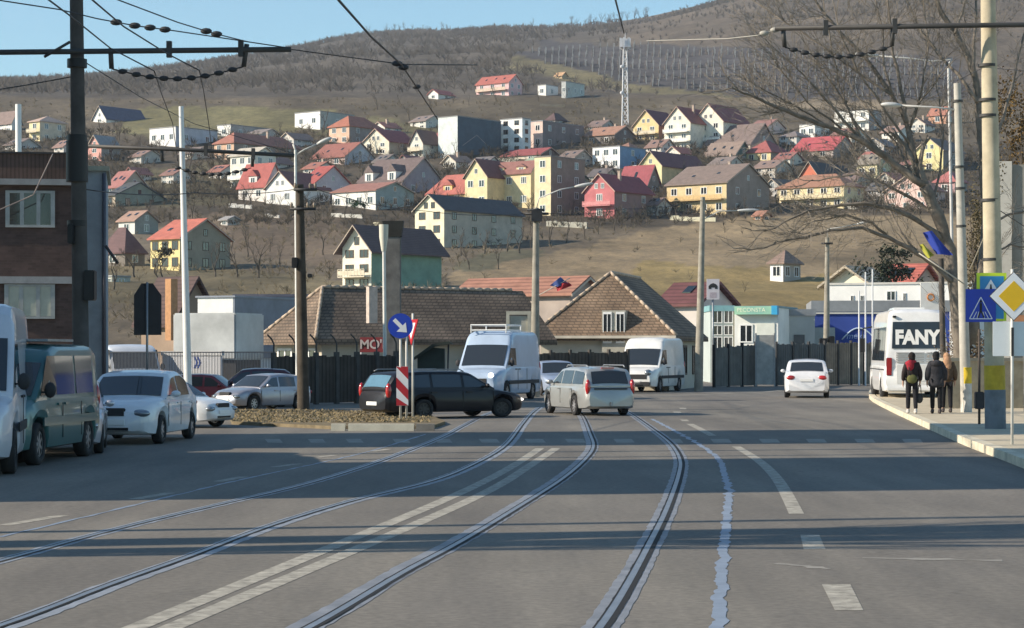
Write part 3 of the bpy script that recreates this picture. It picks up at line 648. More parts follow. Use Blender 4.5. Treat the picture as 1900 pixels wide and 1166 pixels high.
FILL += [
 (1236, 1262, 1290, 300, 284, 272, 'L', (.68, .65, .56), (.33, .1, .08), 'small cream gable with red roof tucked under the tall cream twin gables', {}),
 (1440, 1466, 1494, 310, 294, 282, 'R', (.64, .6, .5), (.3, .1, .08), 'cream house with red roof just left of the dark roof with orange gable', {}),
 (1600, 1626, 1654, 308, 292, 280, 'R', (.62, .56, .5), (.36, .11, .08), 'house with brick-red roof right of the vivid red metal roof, behind branches', {}),
 (1630, 1660, 1690, 352, 334, 320, 'L', (.64, .6, .52), (.3, .11, .09), 'cream gable directly above the pink house behind the bare tree', {}),
 (560, 588, 620, 330, 312, 300, 'R', (.66, .62, .54), (.34, .11, .07), 'cream house with orange-red roof right behind the red-roofed row', {}),
 (480, 508, 540, 318, 302, 290, 'L', (.6, .56, .5), (.22, .12, .1), 'beige gable between the tall cream house and the rust-red roof', {}),
 (385, 410, 436, 332, 318, 306, 'R', (.66, .62, .55), (.34, .12, .08), 'pale house with orange-red roof left of the tall cream balcony house', {}),
 (296, 322, 350, 340, 324, 312, 'R', (.58, .54, .48), (.26, .12, .09), 'tan house with rust roof left of the white pole, above the garden slope', {}),
 (228, 250, 276, 336, 322, 311, 'L', (.66, .62, .55), (.3, .1, .08), 'small pale gable right of the tan red-roofed house near the grey annex', {}),
 (1098, 1126, 1156, 392, 372, 360, 'R', (.4, .3, .28), (.16, .1, .09), 'brown annex at the left foot of the crimson house', {}),
 (1196, 1220, 1246, 400, 380, 368, 'R', (.5, .44, .38), (.2, .12, .1), 'tan house between the crimson house and the glazed veranda house', {}),
 (736, 760, 786, 318, 300, 288, 'L', (.68, .64, .56), (.26, .09, .08), 'cream gable rising behind the dormered brown roof', {}),
 (868, 892, 920, 262, 248, 238, 'R', (.6, .56, .5), (.34, .1, .08), 'house with red roof uphill behind the navy block', {}),
 (1000, 1024, 1050, 262, 248, 238, 'R', (.58, .5, .44), (.3, .11, .09), 'house with red-brown roof behind the low pink flat block', {})]
for (l, c, r, b, e, rg, ty, wl, rf, lab, kw) in FILL:
    house('house', lab, l, c, r, b, e, rg, ty, wl, rf, psi=34 + c % 11, nl=2, nr=2, **kw)
# garden walls, sheds and terraces scattered between the houses
SMALL = [
 (610, 676, 402, 396, 'low white garden wall under the white bungalow', (.6, .58, .52)), (1240, 1330, 408, 401, 'pale yellow garden wall below the brown-roofed veranda house', (.62, .58, .42)),
 (1010, 1092, 420, 411, 'rough pale stone wall below the tall yellow house', (.45, .43, .36)), (690, 730, 414, 409, 'cream wall strip behind the green-sided house', (.6, .56, .4)),
 (488, 520, 402, 397, 'row of small white beehive-like blocks on the slope', (.6, .58, .54)), (1560, 1592, 386, 379, 'white terrace wall beside the yellow balcony villa', (.66, .64, .58)),
 (300, 360, 476, 470, 'pale concrete retaining strip beside the yellow house with orange roof', (.35, .33, .25)), (905, 965, 300, 295, 'short pale parapet below the navy block', (.5, .48, .4)),
 (1170, 1232, 316, 311, 'white parapet right of the white box house', (.6, .6, .6)), (1400, 1440, 392, 384, 'brown fence wall beside the yellow balcony villa', (.2, .15, .11)),
 (420, 470, 386, 380, 'low white wall under the left red-roofed house', (.62, .6, .56)), (1000, 1050, 198, 194, 'dark hedge-like wall below the hilltop houses', (.09, .085, .07))]
for (l, r, b, t, lab, c) in SMALL:
    Y = depth_at((l + r) / 2, b) - 2; k = Y / F; p = W((l + r) / 2, b, Y); hw = (r - l) / 2 * k; h = (b - t) * k
    mb = MB(); n = max(3, int(hw)); 
    for j in range(n):
        x0 = -hw + 2 * hw * j / n; dz = (terr_z(p.x + x0 * .9, Y - x0 * .42) - terr_z(p.x, Y)) / .7
        mb.box(x0 + .004, x0 + 2 * hw / n - .004, 0, .35, -1.6, h + dz * .7 + (.12 if j % 3 == 0 else 0))
    tag(mb.build('garden_wall', M(c, .9, .25, .8, key='gw'), None, loc=(p.x, Y, terr_z(p.x, Y)), rot=(0, 0, R(-25))), lab, 'wall', 'garden walls on the hillside', 'thing')
for (l, c, r, b, e, rg, ty, wl, rf, lab) in (
 (1400, 1414, 1430, 410, 400, 392, 'R', (.55, .25, .12), (.4, .16, .09), 'small orange shed at the foot of the town, beside the branches'),
 (408, 422, 440, 420, 408, 402, 'R', (.6, .57, .52), (.3, .28, .27), 'tiny pale shed on the slope left of the wooden pole'),
 (712, 730, 742, 256, 248, 243, 'flat', (.5, .48, .46), (.3, .3, .3), 'small grey shed above the cream house with dark red roof'),
 (1390, 1402, 1420, 262, 254, 248, 'R', (.5, .36, .36), (.3, .12, .12), 'pinkish shed right of the cream twin gables'),
 (1060, 1075, 1094, 345, 334, 326, 'R', (.2, .22, .19), (.08, .09, .085), 'dark green-grey gabled shed left of the crimson house'),
 (196, 208, 228, 530, 520, 514, 'flat', (.42, .42, .34), (.3, .3, .28), 'low greenish garage under the maroon hip roof')):
    house('shed', lab, l, c, r, b, e, rg, ty, wl, rf, fl=1, nl=1, nr=1, attic=0, cat='shed')
# ------------------------------------------------------------------ road, pavement, rails, markings
def ribbon(mb, pts, w, z, mi=0, jit=0.0, rnd=None, off=0.0, w2=None):
    """flat strip along ground points; off shifts it sideways"""
    pts = [Vector((p[0], p[1], 0)) for p in pts]; L = []; Rr = []
    for i, p in enumerate(pts):
        d = (pts[min(i + 1, len(pts) - 1)] - pts[max(i - 1, 0)]).normalized(); n = Vector((d.y, -d.x, 0))
        ww = w if w2 is None else w + (w2 - w) * i / max(1, len(pts) - 1)
        a = off - ww / 2 + (rnd.uniform(-jit, jit) if jit else 0); b = off + ww / 2 + (rnd.uniform(-jit, jit) if jit else 0)
        q = p + n * a; q.z = z; L.append(q); q = p + n * b; q.z = z; Rr.append(q)
    n = len(pts)
    mb.add(L + Rr, [(i, n + i, n + i + 1, i + 1)[::1] for i in range(n - 1)], mi)
def spline(ps, step=.35):
    """smooth the picked ground points and resample them evenly"""
    P = [Vector((p[0], p[1])) for p in ps]
    P = [P[0] * 2 - P[1]] + P + [P[-1] * 2 - P[-2]]; out = []
    for i in range(1, len(P) - 2):
        n = max(2, int((P[i + 1] - P[i]).length / step))
        for k in range(n):
            t = k / n; a, b, c, d = P[i - 1], P[i], P[i + 1], P[i + 2]
            out.append(.5 * ((2 * b) + (c - a) * t + (2 * a - 5 * b + 4 * c - d) * t * t + (3 * b - a - 3 * c + d) * t ** 3))
    out.append(P[-2]); 
    for _ in range(4): out = [out[0]] + [(out[i - 1] + out[i] * 2 + out[i + 1]) / 4 for i in range(1, len(out) - 1)] + [out[-1]]
    return out
def gp(l): return [G(x, y) for x, y in l]

def asphalt():
    m = bpy.data.materials.new('asphalt'); m.use_nodes = True; nt = m.node_tree; b = nt.nodes['Principled BSDF']
    b.inputs['Roughness'].default_value = .78; b.inputs['Specular IOR Level'].default_value = .3
    geo = nt.nodes.new('ShaderNodeNewGeometry'); pos = geo.outputs['Position']
    def nz(sc, det=6, st=(1, 1, 1), rough=.6):
        mp = nt.nodes.new('ShaderNodeMapping'); mp.inputs['Scale'].default_value = st; nt.links.new(pos, mp.inputs['Vector'])
        n = nt.nodes.new('ShaderNodeTexNoise'); n.inputs['Scale'].default_value = sc; n.inputs['Detail'].default_value = det; n.inputs['Roughness'].default_value = rough
        nt.links.new(mp.outputs['Vector'], n.inputs['Vector']); return n.outputs['Fac']
    def ramp(f, a, b, c0, c1):
        r = nt.nodes.new('ShaderNodeValToRGB'); e = r.color_ramp.elements; e[0].position = a; e[1].position = b; e[0].color = lin(c0); e[1].color = lin(c1)
        nt.links.new(f, r.inputs['Fac']); return r.outputs['Color']
    def mul(x, y):
        q = nt.nodes.new('ShaderNodeMix'); q.data_type = 'RGBA'; q.blend_type = 'MULTIPLY'; q.inputs['Factor'].default_value = 1
        nt.links.new(x, q.inputs[6]); nt.links.new(y, q.inputs[7]); return q.outputs[2]
    c = ramp(nz(.25, 6, (1, .45, 1)), .3, .7, (.160, .146, .124), (.222, .203, .174))
    c = mul(c, ramp(nz(14, 4), .35, .65, (.82, .82, .82), (1.12, 1.12, 1.12)))
    c = mul(c, ramp(nz(1.6, 5, (1, .12, 1)), .3, .62, (.84, .84, .85), (1.05, 1.04, 1.03)))
    c = mul(c, ramp(nz(.09, 3, (1, 1, 1)), .4, .6, (.88, .88, .89), (1.06, 1.06, 1.05)))
    c = mul(c, ramp(nz(.75, 4, (1, .06, 1), .5), .42, .62, (.90, .90, .905), (1.05, 1.05, 1.04)))
    c = mul(c, ramp(nz(.55, 7, (1, 1, 1), .75), .60, .70, (1, 1, 1), (.80, .80, .81)))
    # fine cracks
    v = nt.nodes.new('ShaderNodeTexVoronoi'); v.feature = 'DISTANCE_TO_EDGE'; v.inputs['Scale'].default_value = .22
    mp = nt.nodes.new('ShaderNodeMapping'); nt.links.new(pos, mp.inputs['Vector'])
    wn = nt.nodes.new('ShaderNodeTexNoise'); wn.inputs['Scale'].default_value = 1.1; wn.inputs['Detail'].default_value = 6; nt.links.new(pos, wn.inputs['Vector'])
    ad = nt.nodes.new('ShaderNodeMix'); ad.data_type = 'RGBA'; ad.blend_type = 'ADD'; ad.inputs['Factor'].default_value = 1.6
    nt.links.new(mp.outputs['Vector'], ad.inputs[6]); nt.links.new(wn.outputs['Color'], ad.inputs[7]); nt.links.new(ad.outputs[2], v.inputs['Vector'])
    c = mul(c, ramp(v.outputs['Distance'], .001, .005, (.86, .86, .86), (1, 1, 1)))
    nt.links.new(c, b.inputs['Base Color'])
    bp = nt.nodes.new('ShaderNodeBump'); bp.inputs['Strength'].default_value = .25; bp.inputs['Distance'].default_value = .01
    nt.links.new(nz(60, 3), bp.inputs['Height']); nt.links.new(bp.outputs['Normal'], b.inputs['Normal'])
    return m
mb = MB(); mb.poly([(-90, -40, 0), (70, -40, 0), (70, 150, 0), (-90, 150, 0)])
struct('road', mb, asphalt())

rr = random.Random(4)
RAILS = [
 ('left-most', [(-330, 1120), (0, 1041), (200, 986), (400, 938), (550, 903), (650, 874), (740, 843), (820, 811), (862, 789), (900, 770), (940, 755)], 'tram rail nearest the parked vans, first across the road'),
 ('second', [(-420, 1290), (0, 1162), (200, 1086), (350, 1033), (500, 976), (650, 930), (800, 893), (880, 861), (938, 826), (968, 788), (985, 768), (1000, 756)], 'tram rail just left of the double white line'),
 ('third', [(330, 1290), (590, 1156), (750, 1061), (850, 1008), (950, 948), (1043, 889), (1086, 852), (1101, 828), (1094, 804), (1082, 775), (1068, 758)], 'tram rail between the double white line and the widest blue groove'),
 ('fourth', [(1000, 1300), (1112, 1166), (1160, 1092), (1204, 1011), (1237, 944), (1259, 882), (1261, 852), (1243, 823), (1209, 796), (1175, 772), (1150, 757)], 'tram rail under the right lane with a broad grey edge'),
]
GW = {'left-most': .022, 'second': .028, 'third': .038, 'fourth': .044}
SW = {'left-most': (.05, .05), 'second': (.085, .035), 'third': (.03, .10), 'fourth': (.055, .07)}
RAILM = M((.30, .32, .35), .38, .2, 3, .6); GROOVE = M((.012, .013, .015), .9, .2, 8)
SEAL2 = M((.25, .27, .30), .55, .3, 2.5, 0, spec=.5, key='sealb'); SEAL = M((.215, .225, .245), .55, .35, 2.5, 0, spec=.5, key='seal')  # blue of the reflected sky put into both sealant tones
for (nm, pts, lab) in RAILS:
    s = spline(gp(pts))
    a = MB(); ribbon(a, s, .055, .0045); ro = tag(a.build('tram_rail', RAILM), lab, 'tram rail', 'tram rails set in the road')
    a = MB(); ribbon(a, s, GW[nm], .0055, off=.03 + GW[nm] / 2); ribbon(a, s, .014, .0056, off=-.035); a.build('groove', GROOVE, ro)
    s2 = spline(gp(pts), .16); a = MB(); ribbon(a, s2, SW[nm][0], .003, jit=.010, rnd=rr, off=.073 + SW[nm][0] / 2); ribbon(a, s2, SW[nm][1], .0032, jit=.010, rnd=rr, off=-.044 - SW[nm][1] / 2); a.build('sealing_strip', SEAL2 if nm in ('left-most', 'second') else SEAL, ro)
# poured joint sealant
JAG = [(1328, 1200), (1333, 1166), (1337, 1093), (1343, 1016), (1349, 961), (1352, 911), (1344, 880), (1331, 850), (1292, 822), (1237, 792), (1210, 778)]
a = MB(); s = spline(gp(JAG), .1); o_ = 0; q = []
for i, p in enumerate(s):
    q.append(p + Vector((.06 * noise.noise(Vector((0, p.y * 1.3, 0))) + .03 * noise.noise(Vector((3, p.y * 3, 0))), 0)))
ribbon(a, q, .095, .0034, jit=.01, rnd=rr)
s = spline(gp([(0, 997), (220, 945), (450, 890), (600, 858), (700, 834), (790, 806)]), .3)
ribbon(a, s, .05, .0034, jit=.02, rnd=rr)
struct('road_sealant', a, M((.235, .28, .35), .5, .25, 3, 0, spec=.5, key='seal2'))  # bluish sky reflection put into the sealant colour
# paint
PAINT = M((.36, .335, .28), .8, .55, 7, key='roadpaint', detail=10); PAINTW = M((.29, .27, .23), .8, .3, 3, key='roadpaint2', detail=10)
a = MB(); zm = .0025
for pts, w in (([(215, 1180), (830, 926), (950, 866), (1002, 832)], .17), ([(283, 1180), (884, 923), (985, 863), (1032, 832)], .17)):
    ribbon(a, spline(gp(pts), .8), w, zm)
for q in ([(1525, 1085), (1578, 1085), (1602, 1133), (1549, 1133)], [(1485, 993), (1520, 993), (1532, 1020), (1491, 1020)]):
    a.poly([(p[0], p[1], zm) for p in gp(q)][::-1])
ribbon(a, spline(gp([(1366, 829), (1408, 855), (1440, 886), (1461, 920), (1478, 954)]), .6), .17, zm)
ribbon(a, spline(gp([(1280, 787), (1300, 797), (1322, 809)]), .6), .18, zm)
for q in ([(1262, 779), (1275, 779), (1279, 782), (1266, 782)], [(1248, 764), (1262, 764), (1265, 767), (1251, 767)], [(1260, 757), (1272, 757), (1274, 759.5), (1262, 759.5)]):
    a.poly([(p[0], p[1], zm) for p in gp(q)][::-1])
for (x0, y0, x1, y1) in ((8, 975, 116, 957), (248, 927, 316, 915), (404, 894, 452, 885), (510, 867, 553, 861), (588, 849, 622, 845), (690, 838, 720, 834)):
    ribbon(a, gp([(x0, y0), (x1, y1)]), .16, zm)
struct('road_marking', a, PAINT); a = MB()
for x in (505, 585, 655, 742, 820, 905, 990, 1065, 1155, 1245, 1335, 1425, 1512, 1602, 1690):
    d = 17 if x > 900 else 14
    a.poly([(p[0], p[1], zm) for p in gp([(x - d, 815), (x + d, 815), (x + d + 6, 822), (x - d + 6, 822)])][::-1])
ribbon(a, gp([(880, 742), (1180, 737), (1420, 728), (1610, 706)]), .28, zm)   # far give-way line
struct('road_marking', a, PAINTW)
# patch of lighter wear and darker repairs
a = MB()
for (x0, y0, x1, y1) in ((1440, 1046, 1540, 1056), (1600, 1036, 1860, 1041)):
    ribbon(a, gp([(x0 + (x1 - x0) * t / 8, y0 + (y1 - y0) * t / 8) for t in range(9)]), .12, .0026, jit=.06, rnd=rr)
struct('road_wear', a, M((.27, .255, .225), .85, .25, 6))
# right pavement with kerb
KE = [(2200, 1020), (1980, 905), (1880, 862), (1795, 829), (1730, 800), (1655, 765), (1618, 745), (1612, 735), (1618, 728), (1640, 722), (1700, 714), (1800, 704)]
kp = [G(x, y) for x, y in KE]; kp = [Vector((5.0, 6, 0))] + kp
a = MB(); n = len(kp)
inner = []
for i, p in enumerate(kp):
    d = (kp[min(i + 1, n - 1)] - kp[max(i - 1, 0)]).normalized(); q = p + Vector((d.y, -d.x, 0)) * .22; q.z = .15; inner.append(q)
poly = [(p.x, p.y, .146) for p in inner] + [(60, kp[-1].y + 6, .146), (60, 6, .146)]
a.poly(poly[::-1] if False else poly)
me = a.mesh(M((.50, .43, .31), .9, .2, 1.5, bump=.15))
bm = bmesh.new(); bm.from_mesh(me); bmesh.ops.triangulate(bm, faces=bm.faces); bmesh.ops.recalc_face_normals(bm, faces=bm.faces)
if sum(f.normal.z for f in bm.faces) < 0: bmesh.ops.reverse_faces(bm, faces=bm.faces)
bm.to_mesh(me); bm.free(); tag(link('pavement', me), kind='structure')
def kerb(path, name, m, w=.22, h=.15, seg=1.0, gap=.012):
    a = MB()
    pts = spline(path, .5); acc = 0
    for i in range(len(pts) - 1):
        p, q = pts[i], pts[i + 1]; d = (q - p); 
        if d.length < 1e-4: continue
        d.normalize(); nn = Vector((d.y, -d.x)); e = d * (gap if i % 2 else 0)
        p2 = p + e
        c = [p2, q, q + nn * w, p2 + nn * w]
        c = [Vector((v.x, v.y, -.02)) for v in c]
        a.prism(c, (0, 0, h + .02))
    return struct(name, a, m)
kerb(kp, 'kerb', M((.60, .54, .41), .85, .28, 2.2, bump=.2))
# side-road mouth between two kerb ends: low ramp already in the pavement line
# traffic island: kerbstones and dry grass
isl = [G(430, 788), G(615, 797), G(800, 797), G(826, 788), G(800, 776), G(700, 768), G(420, 762)]
a = MB(); a.prism([(p.x, p.y, 0) for p in isl], (0, 0, .08)); struct('island_verge', a, M((.19, .155, .10), .95, .4, 3, bump=.5, spec=.1))
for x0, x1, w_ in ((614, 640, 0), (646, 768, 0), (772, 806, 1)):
    p, q = G(x0, 800), G(x1, 800)
    a = MB(); a.box(p.x, q.x, p.y - .0, p.y + .25, 0, .16)
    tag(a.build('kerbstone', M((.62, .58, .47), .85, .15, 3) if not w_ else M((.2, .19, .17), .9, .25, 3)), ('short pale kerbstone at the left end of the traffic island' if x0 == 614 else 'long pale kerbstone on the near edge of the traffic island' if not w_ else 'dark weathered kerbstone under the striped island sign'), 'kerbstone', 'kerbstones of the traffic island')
mb = MB(); rg = random.Random(3)
for k in range(3600):
    px = rg.uniform(428, 800); py = rg.uniform(765, 790); p = G(px, py)
    if not in_poly(p.x, p.y, [(q.x, q.y) for q in isl]): continue
    h = rg.uniform(.02, .07); a1 = rg.uniform(0, 6.28); dx, dy = math.cos(a1) * .03, math.sin(a1) * .03
    mb.add([(p.x - dx, p.y - dy, .075), (p.x + dx, p.y + dy, .075), (p.x + rg.uniform(-.06, .06), p.y + rg.uniform(-.06, .06), .08 + h * .8)], [(0, 1, 2)])
tag(mb.build('dry_grass', M((.27, .215, .125), .95, .45, 1.2, spec=.1)), 'short dry yellow grass on the traffic island', 'grass', kind='stuff')
# ------------------------------------------------------------------ vehicles
def lerp_tab(tab, x): return interp(tab, x)
def c_abs(c, x): return c.hw(x)
class Car:
    """x forward, y to the left, z up; origin on the ground at mid wheelbase"""
    def __init__(s, L, Wd, wb, r, front, body, roof, belt, hw, th=.28, bottom=.2, xoff=0):
        s.L, s.W, s.wb, s.r, s.body, s.roof, s.belt, s.hwt, s.th, s.bottom = L, Wd, wb, r, body, roof, belt, hw, th, bottom
        s.xf = wb / 2 + front; s.xr = s.xf - L
    def hw(s, x): return interp(s.hwt, x) * s.W / 2
    def beltz(s, x): return interp(s.belt, x) if isinstance(s.belt, list) else s.belt
    def cab(s, x, z):       # half-width of the cabin side at height z
        return s.hw(x) * .955 - s.th * max(0, z - s.beltz(x))
    def body_mesh(s, mats, sx=()):
        mb = MB(); mats = [mats, BLACK]; xs = set([s.xr, s.xr + .05, s.xr + .14, s.xf - .05, s.xf - .16, s.xf])
        for c in (-s.wb / 2, s.wb / 2):
            for k in (-1.16, -1.1, -.95, -.75, -.5, -.2, .2, .5, .75, .95, 1.1, 1.16): xs.add(c + k * (s.r + .03))
        for x, z in s.body: xs.add(x)
        xs = sorted(x for x in xs if s.xr - 1e-6 <= x <= s.xf + 1e-6)
        rings = []
        for x in xs:
            zt = interp(s.body, x); hw = s.hw(x); zb = s.bottom
            e = min(x - s.xr, s.xf - x)
            if e < .2: zb += (.2 - e) * .45
            for c in (-s.wb / 2, s.wb / 2):
                d = abs(x - c); ra = s.r + .065
                if d < ra: zb = max(zb, s.r + math.sqrt(ra * ra - d * d))
            zm = zb + (zt - zb) * .45
            sh = min(.09, (zt - zb) * .3)
            half = [(0, zb), (hw * .86, zb), (hw * .955, zb + .03), (hw * .995, min(zb + .2, zm)), (hw, zm), (hw * .985, zt - sh * 1.5), (hw * .955, zt - sh * .5), (hw * .88, zt), (hw * .5, zt + .022), (0, zt + .03)]
            rings.append([(x, y, z) for y, z in half] + [(x, -y, z) for y, z in half[-2:0:-1]])
        n = len(rings[0]); vs = [v for r_ in rings for v in r_]; fs = []; mi = []
        for i in range(len(rings) - 1):
            for k in range(n):
                k2 = (k + 1) % n; fs.append((i * n + k, i * n + k2, (i + 1) * n + k2, (i + 1) * n + k))
        mb.add(vs, fs); mb.f.append(tuple(range(n))[::-1]); mb.m.append(0); mb.f.append(tuple((len(rings) - 1) * n + k for k in range(n))); mb.m.append(0)
        # cabin shell
        x0, x1 = s.roof[0][0], s.roof[-1][0]; cx = sorted(set([x for x, z in s.roof] + [x0 + (x1 - x0) * t / 16 for t in range(17)]))
        rings = []
        for x in cx:
            zr = interp(s.roof, x); zb = s.beltz(x) - .06; h = max(zr - zb, .02)
            pts = []
            for t in (0, .3, .6, .88): 
                z = zb + h * t; pts.append((s.cab(x, z), z))
            wr = s.cab(x, zr); pts += [(wr * .965 - .01, zb + h * .965), (wr * .84, zr), (wr * .45, zr + .022), (0, zr + .03)]
            rings.append([(x, y, z) for y, z in pts] + [(x, -y, z) for y, z in pts[-2::-1]])
        n = len(rings[0]); fs = []
        for i in range(len(rings) - 1):
            for k in range(n - 1): fs.append((i * n + k, i * n + k + 1, (i + 1) * n + k + 1, (i + 1) * n + k))
        o = len(mb.v); mb.add([v for r_ in rings for v in r_], fs); mb.f.append(tuple(o + k for k in range(n))); mb.m.append(0)
        mb.f.append(tuple(o + (len(rings) - 1) * n + k for k in range(n))[::-1]); mb.m.append(0)
        for x in sx:
            for sd in (-1, 1):
                mb.box(x - .008, x + .008, sd * c_abs(s, x) - .006, sd * c_abs(s, x) + .0035, s.bottom + .16, s.beltz(x) - .1, 1)
        me = mb.mesh(mats); sharp(me, 38)
        return me
    def side_glass(s, x0, x1, side, par, top=.1, bot=.035, name='side_window', mat=None):
        mb = MB(); N = 8; lo = []; hi = []
        for k in range(N + 1):
            x = x0 + (x1 - x0) * k / N; zl = s.beltz(x) + bot; zh = max(interp(s.roof, x) - top, zl + .01)
            lo.append((x, side * (s.cab(x, zl) + .006), zl)); hi.append((x, side * (s.cab(x, zh) + .006), zh))
        mb.add(lo + hi, [(k, k + 1, N + 2 + k, N + 1 + k)[::(1 if side < 0 else -1)] for k in range(N)])
        return mb.build(name, mat or CARGLASS, par)
    def end_glass(s, xa, xb, par, name, inset=.86, mat=None, sgn=1):
        """windscreen or rear window on the sloping end of the cabin between stations xa (low) and xb (high)"""
        mb = MB(); N, K = 6, 8; vs = []
        for i in range(N + 1):
            x = xa + (xb - xa) * (.07 + .83 * i / N); zr = interp(s.roof, x); wr = s.cab(x, zr) * inset
            for k in range(K + 1):
                y = -wr + 2 * wr * k / K
                vs.append((x + sgn * .012, y, zr + .03 * (1 - (y / max(wr, .01)) ** 2) * .8 + .01))
        mb.add(vs, [(i * (K + 1) + k, i * (K + 1) + k + 1, (i + 1) * (K + 1) + k + 1, (i + 1) * (K + 1) + k) for i in range(N) for k in range(K)])
        return mb.build(name, mat or CARGLASS, par, True)
def wheel_mesh(r, w, rimc):
    mb = MB(); N = 24; prof = [(-w / 2, r * .64), (-w / 2, r * .9), (-w / 2 + .025, r), (w / 2 - .025, r), (w / 2, r * .9), (w / 2, r * .64), (w / 2 - .02, r * .62), (-w / 2 + .02, r * .62)]
    vs = []
    for k in range(N):
        t = 2 * math.pi * k / N
        for y, q in prof: vs.append((q * math.cos(t), y, q * math.sin(t)))
    n = len(prof)
    mb.add(vs, [(k * n + j, k * n + (j + 1) % n, ((k + 1) % N) * n + (j + 1) % n, ((k + 1) % N) * n + j) for k in range(N) for j in range(n)])
    ty = mb.mesh(RUBBER, True)
    rm = MB()
    for sg in (-1, 1):
        y = sg * (w / 2 - .035)
        ring = [(r * .63 * math.cos(2 * math.pi * k / N), y, r * .63 * math.sin(2 * math.pi * k / N)) for k in range(N)]
        rm.poly(ring if sg < 0 else ring[::-1], 1)
        for k in range(7):
            t = 2 * math.pi * k / 7; T = Matrix.Rotation(t, 4, 'Y')
            rm.box(r * .1, r * .6, y - .012, y + .012, -r * .075, r * .075, 0, T)
        rm.tube([(0, y - sg * .01, 0), (0, y + sg * .02, 0)], r * .17, 10)
        for k in range(N):
            t, t2 = 2 * math.pi * k / N, 2 * math.pi * (k + 1) / N
            rm.add([(r * q * math.cos(u), y + sg * .012, r * q * math.sin(u)) for q, u in ((.54, t), (.64, t), (.64, t2), (.54, t2))], [(0, 1, 2, 3)])
    rmm = rm.mesh([M(rimc, .35, .1, 5, .6), BLACK])
    return ty, rmm
WHEELS = {}
def add_wheels(c, par, w=.2, rimc=(.5, .5, .52), steer=0):
    k = (round(c.r, 3), w, rimc)
    if k not in WHEELS: WHEELS[k] = wheel_mesh(c.r, w, rimc)
    for x in (-c.wb / 2, c.wb / 2):
        for sd in (-1, 1):
            y = sd * (c.hw(x) - w / 2 - .012)
            o = link('wheel', WHEELS[k][0], par, (x, y, c.r), (0, 0, steer if x > 0 else 0)); link('rim', WHEELS[k][1], o)
HEADL = M((.25, .28, .31), .1, .35, 9, .5, 1); TAILL = M((.42, .02, .02), .2, .1, 8, 0, 1); ORANGE = M((.6, .2, .03), .25, .1, 8, 0, 1)
LIT = bpy.data.materials.new('lit_lamp'); LIT.use_nodes = True
_b = LIT.node_tree.nodes['Principled BSDF']; _b.inputs['Base Color'].default_value = (1, .9, .8, 1); _b.inputs['Emission Color'].default_value = (1, .93, .85, 1); _b.inputs['Emission Strength'].default_value = 1.6
PLATE = M((.8, .8, .78), .4, 0, key='plate')
PLASTIC = M((.03, .03, .033), .7, .15, 5)
def lens(par, name, c, r, m, rz=0):
    mb = MB(); mb.ell((0, 0, 0), r, 12, 8)
    return mb.build(name, m, par, True, c, (0, 0, rz))
def blk(par, name, x0, x1, y0, y1, z0, z1, m, bev=.0):
    mb = MB(); mb.box(x0, x1, y0, y1, z0, z1); o = mb.build(name, m, par)
    if bev:
        bm = bmesh.new(); bm.from_mesh(o.data); bmesh.ops.bevel(bm, geom=bm.edges[:], offset=bev, segments=2, affect='EDGES', clamp_overlap=True); bm.to_mesh(o.data); bm.free(); sharp(o.data, 35)
    return o
def common(c, o, pnt, head=True, mz=None, hl=None, tl=None, plate='both', htype='oval', grille=None, lit=None, mirror=None, handles=(), hz=None, black_bumper=False):
    xf, xr = c.xf, c.xr
    hz = hz or interp(c.body, xf - .2) - .16
    for sd in (-1, 1):
        m_ = LIT if lit and sd in lit else HEADL
        y = sd * c.hw(xf - .12) * .74
        hq = hl or (.15, .25, .09); hq = tuple(v * (.6 if m_ is LIT else 1) for v in hq)
        lens(o, 'headlight', (xf - (.06 if m_ is LIT else .13), y, hz), hq, m_, -sd * .38)
        if tl == 'tall':
            z1 = c.beltz(xr + .1) + .0
            lens(o, 'tail_light', (xr + .09, sd * c.hw(xr + .1) * .91, z1 - .06), (.085, .085, .24), TAILL)
        else:
            z1 = interp(c.body, xr + .1) - .16
            lens(o, 'tail_light', (xr + .06, sd * c.hw(xr + .06) * .78, z1), (.1, .2, .1), TAILL, sd * .2)
        if mirror is not False:
            mx = mirror if mirror is not None else c.roof[-1][0] - .28
            zz = (mz or c.beltz(mx) + .08)
            mb = MB(); mb.ell((mx, sd * (c.hw(mx) + .08), zz), (.06, .10, .07 if not mz else .13), 10, 6); mb.box(mx - .03, mx + .03, sd * c.hw(mx) - .08, sd * c.hw(mx) + .08, zz - .05, zz - .02)
            mb.build('mirror', pnt if not mz else PLASTIC, o, True)
        for hx in handles:
            z = c.beltz(hx) - .12; y = sd * (c.hw(hx) * .99)
            blk(o, 'door_handle', hx - .1, hx + .1, y - .02, y + .02, z - .018, z + .018, PLASTIC if black_bumper else pnt)
    w = c.hw(xf - .05)
    if grille is not None:
        blk(o, 'grille', xf - .12, xf + .012, -w * grille[0], w * grille[0], grille[1], grille[2], PLASTIC, .02)
    blk(o, 'lower_grille', xf - .1, xf + .014, -w * .55, w * .55, .28, .38, BLACK, .02)
    if plate in ('both', 'front'): blk(o, 'number_plate', xf - .02, xf + .03, -.26, .26, .42, .53, PLATE)
    if plate in ('both', 'rear'): blk(o, 'number_plate', xr - .025, xr + .02, -.26, .26, .66 if tl != 'tall' else .42, .77 if tl != 'tall' else .53, PLATE)
    if black_bumper:
        blk(o, 'front_bumper', xf - .2, xf + .03, -w * .97, w * .97, .3, .52, PLASTIC, .04); blk(o, 'rear_bumper', xr - .03, xr + .2, -c.hw(xr + .05) * .97, c.hw(xr + .05) * .97, .34, .55, PLASTIC, .04)
